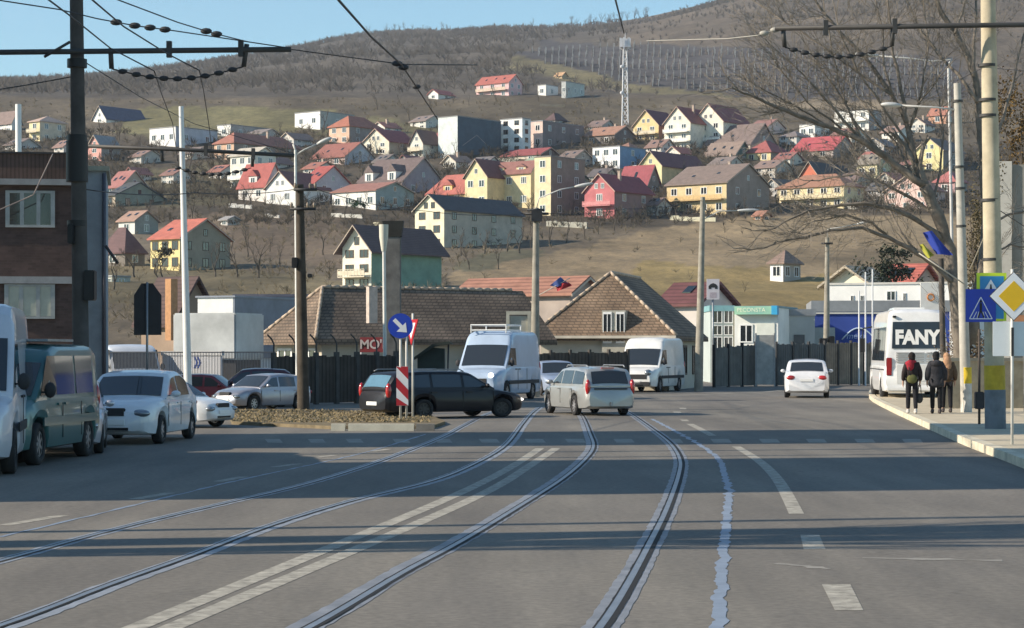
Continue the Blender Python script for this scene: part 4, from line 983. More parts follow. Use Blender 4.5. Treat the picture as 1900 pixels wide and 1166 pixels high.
def place(o, px, py, hx, hy, scale=1.0, z=0.0, Y=None):
    p = G(px, py, z) if Y is None else W(px, py, Y)
    o.location = (p.x, p.y, z); o.rotation_euler = (0, 0, math.atan2(hy, hx)); o.scale = (scale,) * 3
HWT = lambda xf, xr: [(xr, .80), (xr + .1, .9), (xr + .35, .97), (xr + 1.0, 1.0), (xf - 1.2, 1.0), (xf - .55, .965), (xf - .22, .88), (xf - .06, .76), (xf, .66)]
def hatch(nm, lab, col, cat='car', group=None, L=4.1, wb=2.5, Wd=1.7, kind='hatch', metal=.3, H=1.46, belt=.9, lit=None, tl=None, grille=(.45, .6, .74), black=False, roofc=None, hood=.82, rimc=(.5, .5, .52), rail=False, handles=True, steer=0, plate='both', glass=None):
    r = .3; fo = .82; xf = wb / 2 + fo; xr = xf - L
    body = [(xr, .72), (xr + .06, .84), (xr + .16, belt), (xf - 1.35, belt), (xf - .9, hood + .06), (xf - .35, hood - .03), (xf - .12, hood - .12), (xf, hood - .24)]
    if kind == 'sedan': body = [(xr, .74), (xr + .05, .9), (xr + .14, belt + .04), (xr + .62, belt + .06), (xr + .9, belt), (xf - 1.35, belt), (xf - .9, hood + .06), (xf - .35, hood - .03), (xf - .12, hood - .12), (xf, hood - .24)]
    cowl = xf - 1.12
    if kind == 'hatch': roof = [(xr + .12, belt), (xr + .42, H - .17), (xr + .62, H - .05), (xr + 1.3, H), (cowl - 1.2, H), (cowl - .72, H - .045), (cowl, belt)]
    elif kind == 'estate': roof = [(xr + .05, belt), (xr + .3, H - .13), (xr + .42, H - .05), (xr + 1.2, H), (cowl - 1.2, H), (cowl - .75, H - .05), (cowl, belt)]
    else: roof = [(xr + .55, belt + .04), (xr + 1.2, H - .07), (xr + 1.5, H), (cowl - 1.25, H), (cowl - .78, H - .05), (cowl, belt)]
    c = Car(L, Wd, wb, r, fo, body, roof, belt, HWT(xf, xr), .26)
    p = paint(col, metal) if max(col) > .02 else M(col, .42, .1, 1.5, 0, .2, spec=.3, key='dark paint')
    o = thing(nm, lab, cat, group=group)
    mid = -.12 if kind != 'estate' else -.05
    link('body', c.body_mesh(p, (cowl - .05, mid, -1.15)), o)
    rs = roof[0][0]; b0 = (roof[1][0], roof[2][0])
    c.end_glass(cowl, cowl - .73, o, 'windscreen')
    c.end_glass(rs, roof[1][0] + .02, o, 'rear_window', sgn=-1, inset=.8, mat=glass)
    for sd in (-1, 1):
        c.side_glass(mid + .06, cowl - .16, sd, o)
        c.side_glass(-1.02 if kind != 'sedan' else -1.05, mid - .03, sd, o)
        if kind == 'estate': c.side_glass(rs + .3, -1.1, sd, o)
    common(c, o, p, tl=tl, grille=grille, lit=lit, handles=(mid + .2, -1.0) if handles else (), mirror=cowl - .32, black_bumper=black, plate=plate)
    add_wheels(c, o, .19, rimc, steer=steer)
    if rail:
        for sd in (-1, 1):
            mb = MB(); x0, x1 = roof[2][0], cowl - .9
            y = sd * (c.cab(0, H) * .86); mb.tube([(x0, y, H + .0), (x0 + .12, y, H + .06), (x1 - .12, y, H + .06), (x1, y, H)], .018, 6); mb.build('roof_rail', STEEL, o, True)
    return o, c
def van(nm, lab, col, L=5.4, wb=3.3, Wd=2.02, H=2.5, belt=1.25, low=False, group=None, metal=.15, lit=None, windows=(), hood=1.12, grille=(.6, .62, .86), rear_glass=False, noselen=.98, black=True, cap=None):
    r = .34; fo = .95; xf = wb / 2 + fo; xr = xf - L
    body = [(xr, 1.1), (xr + .06, belt), (xf - noselen - .25, belt), (xf - noselen + .1, hood + .05), (xf - .4, hood - .06), (xf - .14, hood - .18), (xf, hood - .36)]
    cowl = xf - noselen * .82
    roof = [(xr + .02, belt), (xr + .05, H - .3), (xr + .12, H - .08), (xr + .35, H), (cowl - 1.35, H), (cowl - 1.1, H - .05), (cowl - .88, H - .17 if H > 2.2 else H - .1), (cowl - .74, (H - .42) if H > 2.2 else H - .22), (cowl, hood + .04)]
    hwt = [(xr, .95), (xr + .1, .985), (xr + .5, 1), (xf - 1.5, 1.0), (xf - .7, .96), (xf - .3, .88), (xf - .1, .78), (xf, .7)]
    c = Car(L, Wd, wb, r, fo, body, roof, belt if not low else belt, hwt, .07, .24)
    c.belt = [(xr, belt), (xf - noselen - .3, belt), (cowl, hood + .02)]
    p = paint(col, metal); o = thing(nm, lab, 'van', group=group)
    fx0 = cowl - 1.3
    link('body', c.body_mesh(p, (fx0 - .06, fx0 - 1.25)), o)
    c.end_glass(cowl, cowl - .72, o, 'windscreen', inset=.9)
    fx0 = cowl - 1.3
    for sd in (-1, 1):
        mb = MB(); zl, zh = belt + .03, belt + .68 if H > 2.2 else H - .18   # front door window
        P = [(fx0, zl), (cowl - .24, zl), (cowl - .66, zh), (fx0, zh)]
        mb.poly([(x, sd * (c.cab(x, z) + .007), z) for x, z in P][::sd]); mb.build('side_window', CARGLASS, o)
        for (a, b_) in windows: 
            mb = MB(); P = [(a, zl), (b_, zl), (b_, zh), (a, zh)]
            mb.poly([(x, sd * (c.cab(x, z) + .007), z) for x, z in P][::sd]); mb.build('side_window', CARGLASS, o)
        mb = MB(); mb.box(xr + .4, xf - 1.0, sd * c.hw(0) - .005, sd * c.hw(0) + .018, .62, .76); mb.build('side_strip', PLASTIC if black else p, o)
    if rear_glass:
        mb = MB(); mb.box(xr - .005, xr + .03, -.7, .7, belt + .05, H - .25); mb.build('rear_window', CARGLASS, o)
    common(c, o, p, mz=belt + .12, hl=(.2, .16, .17), lit=lit, grille=grille, handles=(fx0 + .12, fx0 - .3), hz=hood - .24, tl='tall', mirror=cowl - .35, black_bumper=black)
    add_wheels(c, o, .22, (.35, .35, .36))
    return o, c
def head(deg):  # heading measured from straight-away (+Y) towards the right (+X)
    return math.sin(R(deg)), math.cos(R(deg))
def corner(o, c, px, Y, deg, lx, ly, sc=1.0):
    """put the body corner (lx, ly) over the ground point seen at column px, depth Y"""
    hx, hy = head(deg); p = W(px, 0, Y)
    o.scale = (sc,) * 3; o.rotation_euler = (0, 0, math.atan2(hy, hx))
    lx *= sc; ly *= sc
    o.location = (p.x - (hx * lx - hy * ly), Y - (hy * lx + hx * ly), 0)
# parked on the left
o, c = van('panel_van', 'tall white panel van cut by the left picture edge', (.62, .62, .66), L=5.6, H=2.55, group='vehicles parked on the left')
corner(o, c, 30, 31.5, 170.5, c.xf - .3, c.W / 2)
o, c = van('minibus', 'teal green minivan with side windows parked behind the white van', (.05, .15, .15), L=4.75, wb=2.95, Wd=1.84, H=1.93, belt=1.08, windows=((-.62, .5), (-1.85, -.74)), hood=1.02, group='vehicles parked on the left', metal=.3, black=False)
corner(o, c, 58, 33.9, 183.5, c.xf - .3, c.W / 2)
blk(o, 'roof_rack', -1.2, .4, -.7, .7, 1.99, 2.03, STEEL)
o, c = hatch('parked_car', 'silver hatchback squeezed between the green minivan and the white sedan', (.5, .5, .55), group='vehicles parked on the left', metal=.6)
corner(o, c, 194, 38.2, 170.5, c.xf - .3, c.W / 2, .9)
o, c = hatch('parked_car', 'white four-door sedan with dark windscreen facing the street', (.72, .73, .76), kind='sedan', L=4.25, wb=2.63, Wd=1.74, H=1.5, belt=.95, hood=.9, group='vehicles parked on the left', metal=.05, grille=(.42, .58, .76))
corner(o, c, 297, 42.3, 184, c.xf - .4, c.W / 2, 1.0); o.scale.z = .95
o, c = hatch('parked_car', 'white hatchback nosing out from behind the white sedan', (.7, .71, .72), group='vehicles parked on the left', metal=.05, H=1.4)
corner(o, c, 436, 52.5, 118, c.xf - .2, c.W / 2, .80)
o, c = hatch('parked_car', 'dark red hatchback between the white hatchback and silver hatchback', (.22, .022, .03), group='vehicles parked on the left')
place(o, 375, 770, *head(100)); o.location.y = 71; o.location.x = W(392, 0, 71).x; o.scale = (.75,) * 3
o, c = hatch('parked_car', 'silver grey hatchback facing left beside the dark board fence', (.36, .36, .4), group='vehicles parked on the left', metal=.6, H=1.42)
place(o, 480, 762, *head(180 + 38)); o.location.y = 67.5; o.location.x = W(487, 0, 67.5).x; o.scale = (.80,) * 3
o, c = hatch('parked_car', 'maroon car half hidden behind the railing and the silver hatchback', (.07, .02, .03), group='vehicles parked on the left', H=1.5)
place(o, 455, 750, *head(-95)); o.location.y = 72; o.location.x = W(462, 0, 72).x; o.scale = (.85,) * 3
o, c = van('panel_van', 'white van with blue windscreen parked behind the railing at left', (.7, .72, .75), H=2.1, L=5.0, belt=1.15, hood=1.1)
place(o, 240, 740, *head(180 - 20)); o.location.y = 84; o.location.x = W(238, 0, 84).x
# on the road
o, c = hatch('estate_car', 'black estate car crossing the tram rails behind the striped sign', (.007, .007, .011), kind='estate', L=4.6, wb=2.62, Wd=1.72, H=1.46, belt=.93, lit=(-1,), tl='tall', rail=True, metal=.0, steer=-.25, rimc=(.05, .05, .055), hood=.80, glass=M((.10, .2, .27), .08, .1, 3, spec=.9, key='blue_reflection'))  # rear window carries a blue reflection in its colour
place(o, 835, 772, *head(55)); o.location.y = 60.2; o.location.x = W(831, 0, 60.2).x; o.scale = (1, 1, .885)
o, c = hatch('estate_car', 'silver estate car with red tail lights turning left across the rails', (.42, .43, .42), kind='estate', L=4.45, wb=2.6, Wd=1.72, H=1.46, belt=.92, tl='tall', metal=.5, plate='front', rail=True)
place(o, 1090, 765, *head(-17)); o.location.y = 63.5; o.location.x = W(1087, 0, 63.5).x; o.scale = (.95,) * 3
blk(o, 'boot_strip', c.xr - .012, c.xr + .04, -.52, .52, .80, .835, PLASTIC)
blk(o, 'tow_bar', c.xr - .08, c.xr + .1, -.03, .03, .3, .42, STEEL)
blk(o, 'brake_light', c.xr + .3, c.xr + .36, -.2, .2, 1.415, 1.455, TAILL)
o, c = van('panel_van', 'white van, paint tinted by a bluish reflection, headlight lit behind the black estate car', (.40, .50, .64), lit=(1,), H=2.62, belt=1.3, hood=1.2, metal=.05)  # bluish reflection put into the whole body paint
place(o, 905, 740, *head(180 + 17)); o.location.y = 83; o.location.x = W(921, 0, 83).x
mb = MB()
for z in (2.66, 2.86):
    for y in (-.7, .7): mb.tube([(-.9, y, z), (1.0, y, z)], .03, 5)
    for x in (-.9, 0, 1.0): mb.tube([(x, -.7, z), (x, .7, z)], .03, 5)
for x in (-.9, 1.0):
    for y in (-.7, .7): mb.tube([(x, y, 2.56), (x, y, 2.86)], .03, 5)
mb.build('roof_rack', WHITE, o)
o, c = hatch('car', 'light blue car between the white-blue van and the silver estate', (.35, .42, .55), H=1.45)
place(o, 1025, 735, *head(180 - 8)); o.location.y = 92; o.location.x = W(1030, 0, 92).x
o, c = van('panel_van', 'white high-roofed van coming down the road with dark grille', (.74, .74, .72), H=2.5, metal=.02, grille=(.78, .58, .82))
place(o, 1190, 728, *head(180 + 19)); o.location.y = 100.5; o.location.x = W(1206, 0, 100.5).x
o, c = hatch('sedan', 'white sedan seen from behind, driving away alone on the right lane', (.72, .73, .75), kind='sedan', L=4.5, wb=2.65, Wd=1.8, H=1.5, belt=.98, hood=.9, metal=.05, plate='rear')
place(o, 1495, 738, *head(8)); o.location.y = 88.0; o.location.x = W(1497, 0, 88.0).x
o, c = hatch('estate_car', 'dark wagon just ahead of the white sedan, only its roof visible', (.1, .11, .14), kind='estate', H=1.5)
place(o, 1495, 725, *head(10)); o.location.y = 104; o.location.x = W(1498, 0, 104).x

# coach
def coach():
    L, Wd, H = 8.2, 2.35, 2.98
    xr, xf = -L / 2, L / 2; wb = 4.3
    body = [(xr, .98), (xr + .05, 1.2), (xf - .9, 1.2), (xf - .2, 1.05), (xf, .8)]
    roof = [(xr + .02, 1.2), (xr + .05, 1.5), (xr + .16, 2.5), (xr + .28, H - .12), (xr + .5, H - .02), (xr + 1.2, H), (xf - 1.6, H), (xf - .9, H - .15), (xf - .25, 1.35), (xf - .05, 1.2)]
    hwt = [(xr, .95), (xr + .1, .985), (xr + .4, 1), (xf - 1, 1), (xf - .3, .93), (xf, .8)]
    c = Car(L, Wd, wb, .4, (L - wb) / 2, body, roof, 1.2, hwt, .075, .3)
    p = paint((.8, .8, .79), .0)
    o = thing('coach', 'white coach with FANY on its dark rear window, stopped by the pavement', 'bus')
    link('body', c.body_mesh(p), o)
    xs = [(-3.2, -2.05), (-1.95, -.65), (-.55, .8), (.9, 2.2), (2.3, 3.3)]
    for sd in (-1, 1):
        for a, b_ in xs:
            P = [(a, 1.32), (b_, 1.32), (b_, 2.42), (a, 2.42)]
            mb = MB(); mb.poly([(x, sd * (c.cab(x, z) + .008), z) for x, z in P][::sd]); mb.build('side_window', CARGLASS, o)
    # rear: dark window with lettering, louvres, lamps
    def xb(z): 
        t = (z - 1.5) / 1.0; return xr + .05 + .11 * t
    bev = MB(); y1, y2 = .90, .86
    bev.prism([(xb(1.72) - .03, -y1, 1.72), (xb(1.72) - .03, y1, 1.72), (xb(2.58) - .03, y2, 2.58), (xb(2.58) - .03, -y2, 2.58)], (.06, 0, 0)); rw = bev.build('rear_window', M((.025, .032, .04), .12, .2, 1, spec=.8, key='rw'), o)
    me = text_mesh('FANY', .62, .004, .032); me.materials.clear(); me.materials.append(M((.8, .8, .78), .5, 0, key='lett'))
    link('lettering', me, rw, (xb(2.08) - .045, 0, 2.06), (R(90 - 6), 0, R(-90)))
    for k in range(3):
        lv = MB()
        for j in range(5): lv.box(xr - .018, xr + .06, -.78 + k * .54, -.78 + k * .54 + .46, 1.28 + j * .072, 1.31 + j * .072)
        lv.build('louvre', M((.45, .45, .45), .6, .1), o)
    for sd in (-1, 1):
        blk(o, 'tail_light', xr - .02, xr + .12, sd * 1.0 - .1, sd * 1.0 + .1, .84, 1.42, M((.3, .015, .02), .2, .1, 8, 0, 1), .02)
        blk(o, 'marker_lamp', xr + .14, xr + .3, sd * .86 - .12, sd * .86 + .0, 2.72, 2.78, BLACK)
        lens(o, 'fog_lamp', (xr + .04, sd * .95, .62), (.04, .06, .06), TAILL)
        mb = MB(); mb.tube([(xf - .4, sd * 1.05, 2.5), (xf + .1, sd * 1.35, 2.45), (xf + .1, sd * 1.38, 2.1)], .03, 6); mb.box(xf + .03, xf + .15, sd * 1.38 - .1, sd * 1.38 + .1, 1.6, 2.1); mb.build('mirror', BLACK, o)
    blk(o, 'number_plate', xr - .03, xr + .02, -.26, .26, .68, .79, PLATE)
    blk(o, 'rear_bumper', xr - .06, xr + .2, -1.1, 1.1, .34, .5, p, .04)
    blk(o, 'engine_panel', xr - .012, xr + .05, -.75, .75, .56, 1.2, M((.68, .68, .66), .4, .08), .02)
    blk(o, 'roof_hatch', -1, 1.2, -.6, .6, H - .02, H + .12, p, .04)
    c.end_glass(xf - .3, xf - .9, o, 'windscreen', .88)
    for sd in (-1, 1):
        mb = MB(); mb.box(xr + .3, xf - .8, sd * c.hw(0) - .004, sd * c.hw(0) + .006, 1.02, 1.05); mb.build('side_trim', PLASTIC, o)
    add_wheels(c, o, .26, (.45, .45, .46))
    return o
o = coach(); hd = head(5.5); o.scale = (1.08, 1.02, 1.14)
# rear-left corner seen at 1645, 742
p = G(1702, 746); o.location = (p.x + hd[0] * 4.43, p.y + hd[1] * 4.43, 0); o.rotation_euler = (0, 0, math.atan2(hd[1], hd[0]))
# ------------------------------------------------------------------ poles
def pole(nm, label, cat, px, Y, ztop, r0, r1, mat, z=0.0, group=None, top_px=None, n=14):
    """a tapering pole; returns its root at the foot and the offset of its top"""
    p = W(px, 0, Y); o = thing(nm, label, cat, (p.x, Y, z), group=group)
    dx = ((top_px - HX) / F * Y - p.x) if top_px is not None else 0
    mb = MB(); N = 8
    mb.tube([(dx * k / N, 0, (ztop - z) * k / N) for k in range(N + 1)], [r0 + (r1 - r0) * k / N for k in range(N + 1)], n)
    mb.build('pole', mat, o, auto=50)
    return o, dx
def loc_at(o, px, py, dy=0.0):     # picture point at the pole's depth (+dy), in the pole's own space
    return W(px, py, o.location.y + dy) - Vector(o.location)
def part_tube(o, name, pts, r, m, n=6): 
    mb = MB(); mb.tube(pts, r, n); return mb.build(name, m, o, True)
def insulator_string(o, a, b, n=9, name='insulator'):
    """span wire hanging between two brackets with insulators threaded on it"""
    a, b = Vector(a), Vector(b); mb = MB()
    pts = [a.lerp(b, t / 12) + Vector((0, 0, -.22 * math.sin(math.pi * t / 12))) for t in range(13)]
    mb.tube(pts, .014, 5)
    for k in range(n):
        t = (k + .8) / (n + .6) * 12; i = int(t); q = pts[i].lerp(pts[min(i + 1, 12)], t - i)
        mb.ell(q, (.10, .05, .055), 8, 5)
    return mb.build('span_wire', DARK, o, True)
OLDCONC = M((.30, .275, .225), .9, .3, 2.2, bump=.25, key='pole'); DKCONC = M((.08, .072, .066), .9, .35, 2.0, bump=.25, key='pole2')
LTPOLE = M((.60, .585, .54), .8, .16, 2.5, bump=.1, key='pole3'); WOOD = M((.075, .06, .045), .95, .4, 3, bump=.4, key='wood2')
TARM = M((.05, .048, .046), .6, .2, 4)
def arm_pole(label, px, top_px, Y, ztop, r0, r1, mat, arm, drops, span, z=0.0, post=()):
    o, dx = pole('catenary_pole', label, 'pole', px, Y, ztop, r0, r1, mat, z, 'poles carrying the tram overhead line', top_px)
    a = [loc_at(o, *q, dy=-r0 - .08) for q in arm]
    part_tube(o, 'cross_arm', a, .055, TARM, 8)
    for (x, y0, x1, y1) in drops: part_tube(o, 'bracket', [loc_at(o, x, y0, -r0 - .06), loc_at(o, x1, y1, -r0 - .02)], .05, TARM)
    for q in post:
        mb = MB(); c = loc_at(o, *q, dy=-r0 - .08); mb.box(c.x - .05, c.x + .05, c.y - .06, c.y + .06, c.z - .16, c.z + .16); mb.build('clamp', TARM, o)
    if span: insulator_string(o, loc_at(o, *span[0], dy=-r0 - .02), loc_at(o, *span[1], dy=-r0 - .02))
    return o
o = arm_pole('tall dark grey catenary pole beside the brick building with black cable wraps', 152, 137, 43, 13, .175, .115, DKCONC,
             [(-160, 99), (140, 96), (540, 92)], [(205, 90, 207, 128), (458, 82, 452, 124)], ((207, 128), (452, 124)), post=((314, 92), (447, 90)))
part_tube(o, 'stay', [loc_at(o, 130, 78, -.3), loc_at(o, 82, 106, -.3)], .03, TARM)
for y, h in ((118, 7), (262, 10), (300, 34), (318, 10), (415, 5)):
    a = loc_at(o, 143, y); mb = MB(); mb.tube([(a.x, 0, a.z - h * .012), (a.x, 0, a.z + h * .012)], .20 + (.02 if h > 20 else 0), 12); mb.build('cable_wrap', BLACK, o, auto=50)
a = loc_at(o, 168, 530, -.05); blk(o, 'meter_box', a.x - .11, a.x + .10, a.y - .15, a.y + .15, a.z - .3, a.z + .3, BLACK, .02)
a = loc_at(o, 134, 435, -.05); blk(o, 'junction_box', a.x - .06, a.x + .06, a.y - .2, a.y + .1, a.z - .2, a.z + .2, BLACK, .02)
o = arm_pole('catenary pole hidden behind the dark grey one, its arm reaching right above the yellow house', 156, 150, 62, 8.6, .17, .13, DKCONC,
             [(150, 271), (360, 279), (546, 289)], [(300, 274, 301, 300), (470, 280, 468, 310)], ((318, 308), (466, 312)), post=((382, 279), (470, 286)))
o = arm_pole('tall yellowish concrete catenary pole with blue and yellow painted base by the crossing signs', 1847, 1829, 47, 12.5, .225, .145, M((.47, .41, .295), .9, .25, 2.0, bump=.25, key='pole4'),
             [(1438, 53), (1840, 47), (2300, 42)], [(1453, 53, 1456, 88), (1657, 50, 1655, 86)], ((1456, 88), (1655, 86)), z=.146, post=((1532, 52), (1660, 49)))
mb = MB(); mb.tube([(0, 0, .0), (-.01, 0, .85)], .232, 14); mb.build('painted_base', M((.17, .185, .205), .8, .25, 4), o, auto=50)
mb = MB(); mb.tube([(-.012, 0, .85), (-.02, 0, 1.38)], .231, 14); mb.build('yellow_band', M((.52, .36, .03), .7, .25, 4), o, auto=50)
for y in (122, 186, 215, 372, 482):
    a = loc_at(o, 1829 + 18 * y / 800, y); mb = MB(); mb.tube([(a.x, 0, a.z - .03), (a.x, 0, a.z + .03)], .205, 14); mb.build('pole_strap', TARM, o, auto=50)
# plain concrete pole with lamp arms behind it
o, dx = pole('concrete_pole', 'slim pale concrete pole with yellow band and lamp arms, left of the crossing sign', 'pole', 1793, 60, 9.3, .155, .10, M((.42, .40, .35), .9, .22, 2.5, bump=.2, key='pole5'), .146, 'concrete street poles', 1776)
mb = MB(); mb.tube([(-.0, 0, 0), (-.005, 0, .8)], .159, 12); mb.build('white_base', M((.55, .54, .5), .8, .25, 4), o, auto=50)
mb = MB(); mb.tube([(-.005, 0, .8), (-.012, 0, 1.25)], .16, 12); mb.build('yellow_band', M((.66, .47, .03), .7, .2, 4), o, auto=50)
def lamp_arm(o, pts, dy=0, headlen=.55, name='lamp_arm'):
    P = [loc_at(o, x, y, dy) for x, y in pts]
    t = part_tube(o, name, P, .028, M((.48, .48, .46), .6, .15, 4))
    d = (P[-1] - P[-2]).normalized(); mb = MB()
    q = P[-1] + d * headlen * .5; T = Matrix.Rotation(math.atan2(d.z, d.x), 4, 'Y').inverted()
    mb.ell(q, (headlen * .55, .13, .075), 10, 6, T=T); mb.build('lamp_head', M((.5, .5, .48), .4, .15, 4), o, True)
lamp_arm(o, [(1781, 205), (1740, 200), (1672, 196)]); 
for y in (188, 310, 350, 420):
    a = loc_at(o, 1776 + 17 * (y - 165) / 600, y); mb = MB(); mb.tube([(a.x, 0, a.z - .03), (a.x, 0, a.z + .03)], .15, 12); mb.build('pole_strap', TARM, o, auto=50)
o, dx = pole('street_lamp', 'thin grey street lamp curving left behind the bare tree at upper right', 'street lamp', 1772, 72, 11.3, .06, .045, M((.5, .5, .49), .6, .15, 3), .146, 'street lamps', 1760)
lamp_arm(o, [(1760, 122), (1764, 110), (1730, 114), (1690, 109), (1630, 104)], headlen=.8)
part_tube(o, 'lamp_bracket', [loc_at(o, 1758, 122), loc_at(o, 1768, 108)], .03, STEEL)
o, dx = pole('white_pole', 'slender white painted steel pole behind the white sedan', 'pole', 350, 63, 9.0, .125, .07, M((.72, .72, .70), .5, .08, 3), 0, 'white painted poles', 336)
mb = MB(); mb.tube([(0, 0, 0), (-.003, 0, .75)], .13, 12); mb.build('yellow_band', M((.5, .38, .05), .7, .2, 4), o, auto=50)
o, dx = pole('white_pole', 'white pole rising above the brick building roof at far left', 'pole', 36, 85, 11.6, .14, .12, M((.72, .72, .70), .5, .08, 3), 0, 'white painted poles', 34)
o, dx = pole('white_pole', 'thin white pole standing against the square concrete pillar', 'pole', 715, 78, 6.4, .07, .06, M((.66, .65, .6), .5, .1, 3), 0, 'white painted poles', 712)
mb = MB(); a = loc_at(o, 712, 418); mb.tube([(a.x, 0, a.z - .95), (a.x, 0, a.z - .45), (a.x, 0, a.z + .02)], [.08, .16, .17], 10); mb.build('pole_head', M((.6, .58, .48), .6, .1), o, auto=40)
o, dx = pole('utility_pole', 'dark wooden utility pole with double crossarms in front of the board fence', 'utility pole', 563, 66, 6.95, .19, .12, WOOD, 0, 'power line poles', 556)
for y, x0, x1 in ((352, 545, 588), (388, 538, 586)):
    part_tube(o, 'cross_arm', [loc_at(o, x0, y, -.16), loc_at(o, x1, y, -.16)], .05, DARK)
    for x in (x0 + 3, (x0 + x1) / 2 + 9, x1 - 3):
        mb = MB(); a = loc_at(o, x, y, -.16); mb.tube([a, a + Vector((0, 0, .14)), a + Vector((0, 0, .2))], [.03, .05, .02], 6); mb.build('insulator', M((.25, .2, .15), .4, .2), o, True)
a = loc_at(o, 548, 488, -.1); blk(o, 'meter_box', a.x - .1, a.x + .08, a.y - .15, a.y + .1, a.z - .16, a.z + .16, BLACK, .02)
a = loc_at(o, 575, 512, -.1); blk(o, 'junction_box', a.x - .07, a.x + .07, a.y - .1, a.y + .1, a.z - .06, a.z + .06, BLACK, .02)
o, dx = pole('street_lamp', 'thin white street lamp beside the dark wooden pole with arm to the right', 'street lamp', 552, 68, 8.2, .055, .04, M((.7, .7, .66), .5, .1, 3), 0, 'street lamps', 548)
lamp_arm(o, [(549, 288), (565, 278), (588, 268)], headlen=.5); part_tube(o, 'lamp_bracket', [loc_at(o, 550, 284), loc_at(o, 544, 268)], .035, LTPOLE)
for px, tpx, Y, top, lab, arms, cross in (
    (992, 995, 88, 386, 'concrete power pole with lamp arm, rising behind the white-blue van', [(1000, 368), (1040, 352), (1066, 347)], ((972, 1018, 397), (978, 1010, 390))),
    (1296, 1304, 101, 366, 'concrete power pole at the corner of the tiled house, lamp arm curving right', [(1304, 408), (1335, 392), (1368, 391)], ()),
    (1533, 1535, 122, 441, 'short concrete power pole behind the white sedan with a lamp arm', [(1536, 425), (1560, 422), (1590, 416)], ((1524, 1545, 452),))):
    ztop = EYE - (top - HY) / F * Y
    o, dx = pole('utility_pole', lab, 'utility pole', px, Y, ztop, .17 + Y * .0004, .11, OLDCONC, 0, 'power line poles', tpx)
    lamp_arm(o, [(tpx, arms[0][1] + 22)] + arms, headlen=.75 if px != 1296 else 1.0)
    for x0, x1, y in cross: part_tube(o, 'cross_arm', [loc_at(o, x0, y, -.15), loc_at(o, x1, y, -.15)], .06, DARK)
    if px == 992:
        mb = MB(); a = loc_at(o, 996, 400, -.15); mb.box(a.x - .22, a.x + .22, a.y - .2, a.y + .1, a.z - .25, a.z + .2); mb.build('transformer_box', DARK, o)
    if px == 1533:
        for (x0, x1, y0, y1) in ((1520, 1536, 628, 652), (1538, 1548, 624, 642)):
            a = loc_at(o, x0, y1, -.3); b = loc_at(o, x1, y0, -.3); blk(o, 'signal_head', a.x, b.x, a.y - .15, a.y + .15, a.z, b.z, BLACK, .03)
# flag on the power pole near the tiled house
def flag(label, anchor, pole_vec, quads, Y):
    p = W(*anchor, Y); o = thing('flag', label, 'flag', p)
    a = W(anchor[0] + pole_vec[0], anchor[1] + pole_vec[1], Y) - p
    part_tube(o, 'staff', [(0, 0, 0), a], .02, M((.45, .42, .36), .6, .2))
    for (P, col) in quads:
        n = 7; mb = MB(); q = [W(x, y, Y) - p for x, y in P]; vs = []
        for j in range(n):
            for i in range(n):
                u, v = i / (n - 1), j / (n - 1)
                w_ = q[0].lerp(q[1], u).lerp(q[3].lerp(q[2], u), v); w_.y += .09 * math.sin(u * 7 + v * 3) ; vs.append(w_)
        mb.add(vs, [(j * n + i, j * n + i + 1, (j + 1) * n + i + 1, (j + 1) * n + i) for j in range(n - 1) for i in range(n - 1)])
        mb.build('flag_cloth', M(col, .8, .15, 3, key='flag'), o, True)
flag('blue and red flag hanging off the power pole beside the tiled roof', (1000, 548), (58, -32), [([(1020, 530), (1040, 514), (1054, 526), (1032, 533)], (.06, .1, .28)), ([(1031, 528), (1055, 524), (1062, 530), (1034, 541)], (.4, .03, .04))], 87.5)
flag('deep blue flag with a yellow stripe on a slanting staff by the slim pale pole', (1790, 528), (-85, -58), [([(1712, 432), (1730, 428), (1768, 474), (1738, 472)], (.03, .06, .36)), ([(1706, 455), (1714, 452), (1733, 474), (1722, 480)], (.4, .4, .06))], 59.5)
# square concrete pillar
p = W(729, 0, 79); o = thing('concrete_pillar', 'square grey concrete pillar with a black cap rising behind the round blue sign', 'pillar', (p.x, 79, 0))
blk(o, 'shaft', -.27, .29, -.27, .27, 0, 6.05, M((.16, .155, .145), .9, .35, 2.5, bump=.3), .02)
a = W(729, 440, 79); mb = MB(); zt = W(0, 411, 79).z
mb.prism([(-.3, -.3, 6.05), (.32, -.3, 6.05), (.40, -.3, zt), (-.38, -.3, zt)], (0, .6, 0)); mb.build('cap', M((.03, .03, .026), .85, .3, 3), o)

# ------------------------------------------------------------------ road signs
BLUE = M((.015, .05, .42), .35, .1, 3, key='sb'); SWHITE = M((.75, .76, .78), .4, .06, 4, key='sw'); SRED = M((.42, .02, .03), .4, .12, 3, key='sr')
SGREY = M((.35, .36, .37), .5, .15, 4, .3); SYEL = M((.75, .46, .015), .4, .08, 4, key='sy')
def disc(mb, c, r, y0, y1, n=28):
    mb.prism([(c[0] + r * math.cos(2 * math.pi * k / n), y0, c[1] + r * math.sin(2 * math.pi * k / n)) for k in range(n)], (0, y1 - y0, 0))
def plate(par, name, pts, y, th, m):
    mb = MB(); mb.prism([(x, y, z) for x, z in pts], (0, th, 0)); return mb.build(name, m, par)
Y = 56.0; p = W(749, 0, Y); o = thing('traffic_sign', 'round blue keep-right sign above a red and white striped board on the island', 'traffic sign', (p.x, Y, .1))
k = Y / F
zc = EYE - (605 - HY) * k - .1
for x in (743, 754): part_tube(o, 'post', [((x - 749) * k, .03, 0), ((x - 749) * k, .03, zc + .1)], .03, LTPOLE, 8)
mb = MB(); disc(mb, (-6 * k, zc), .325, -.02, 0); sp = mb.build('sign_plate', BLUE, o)
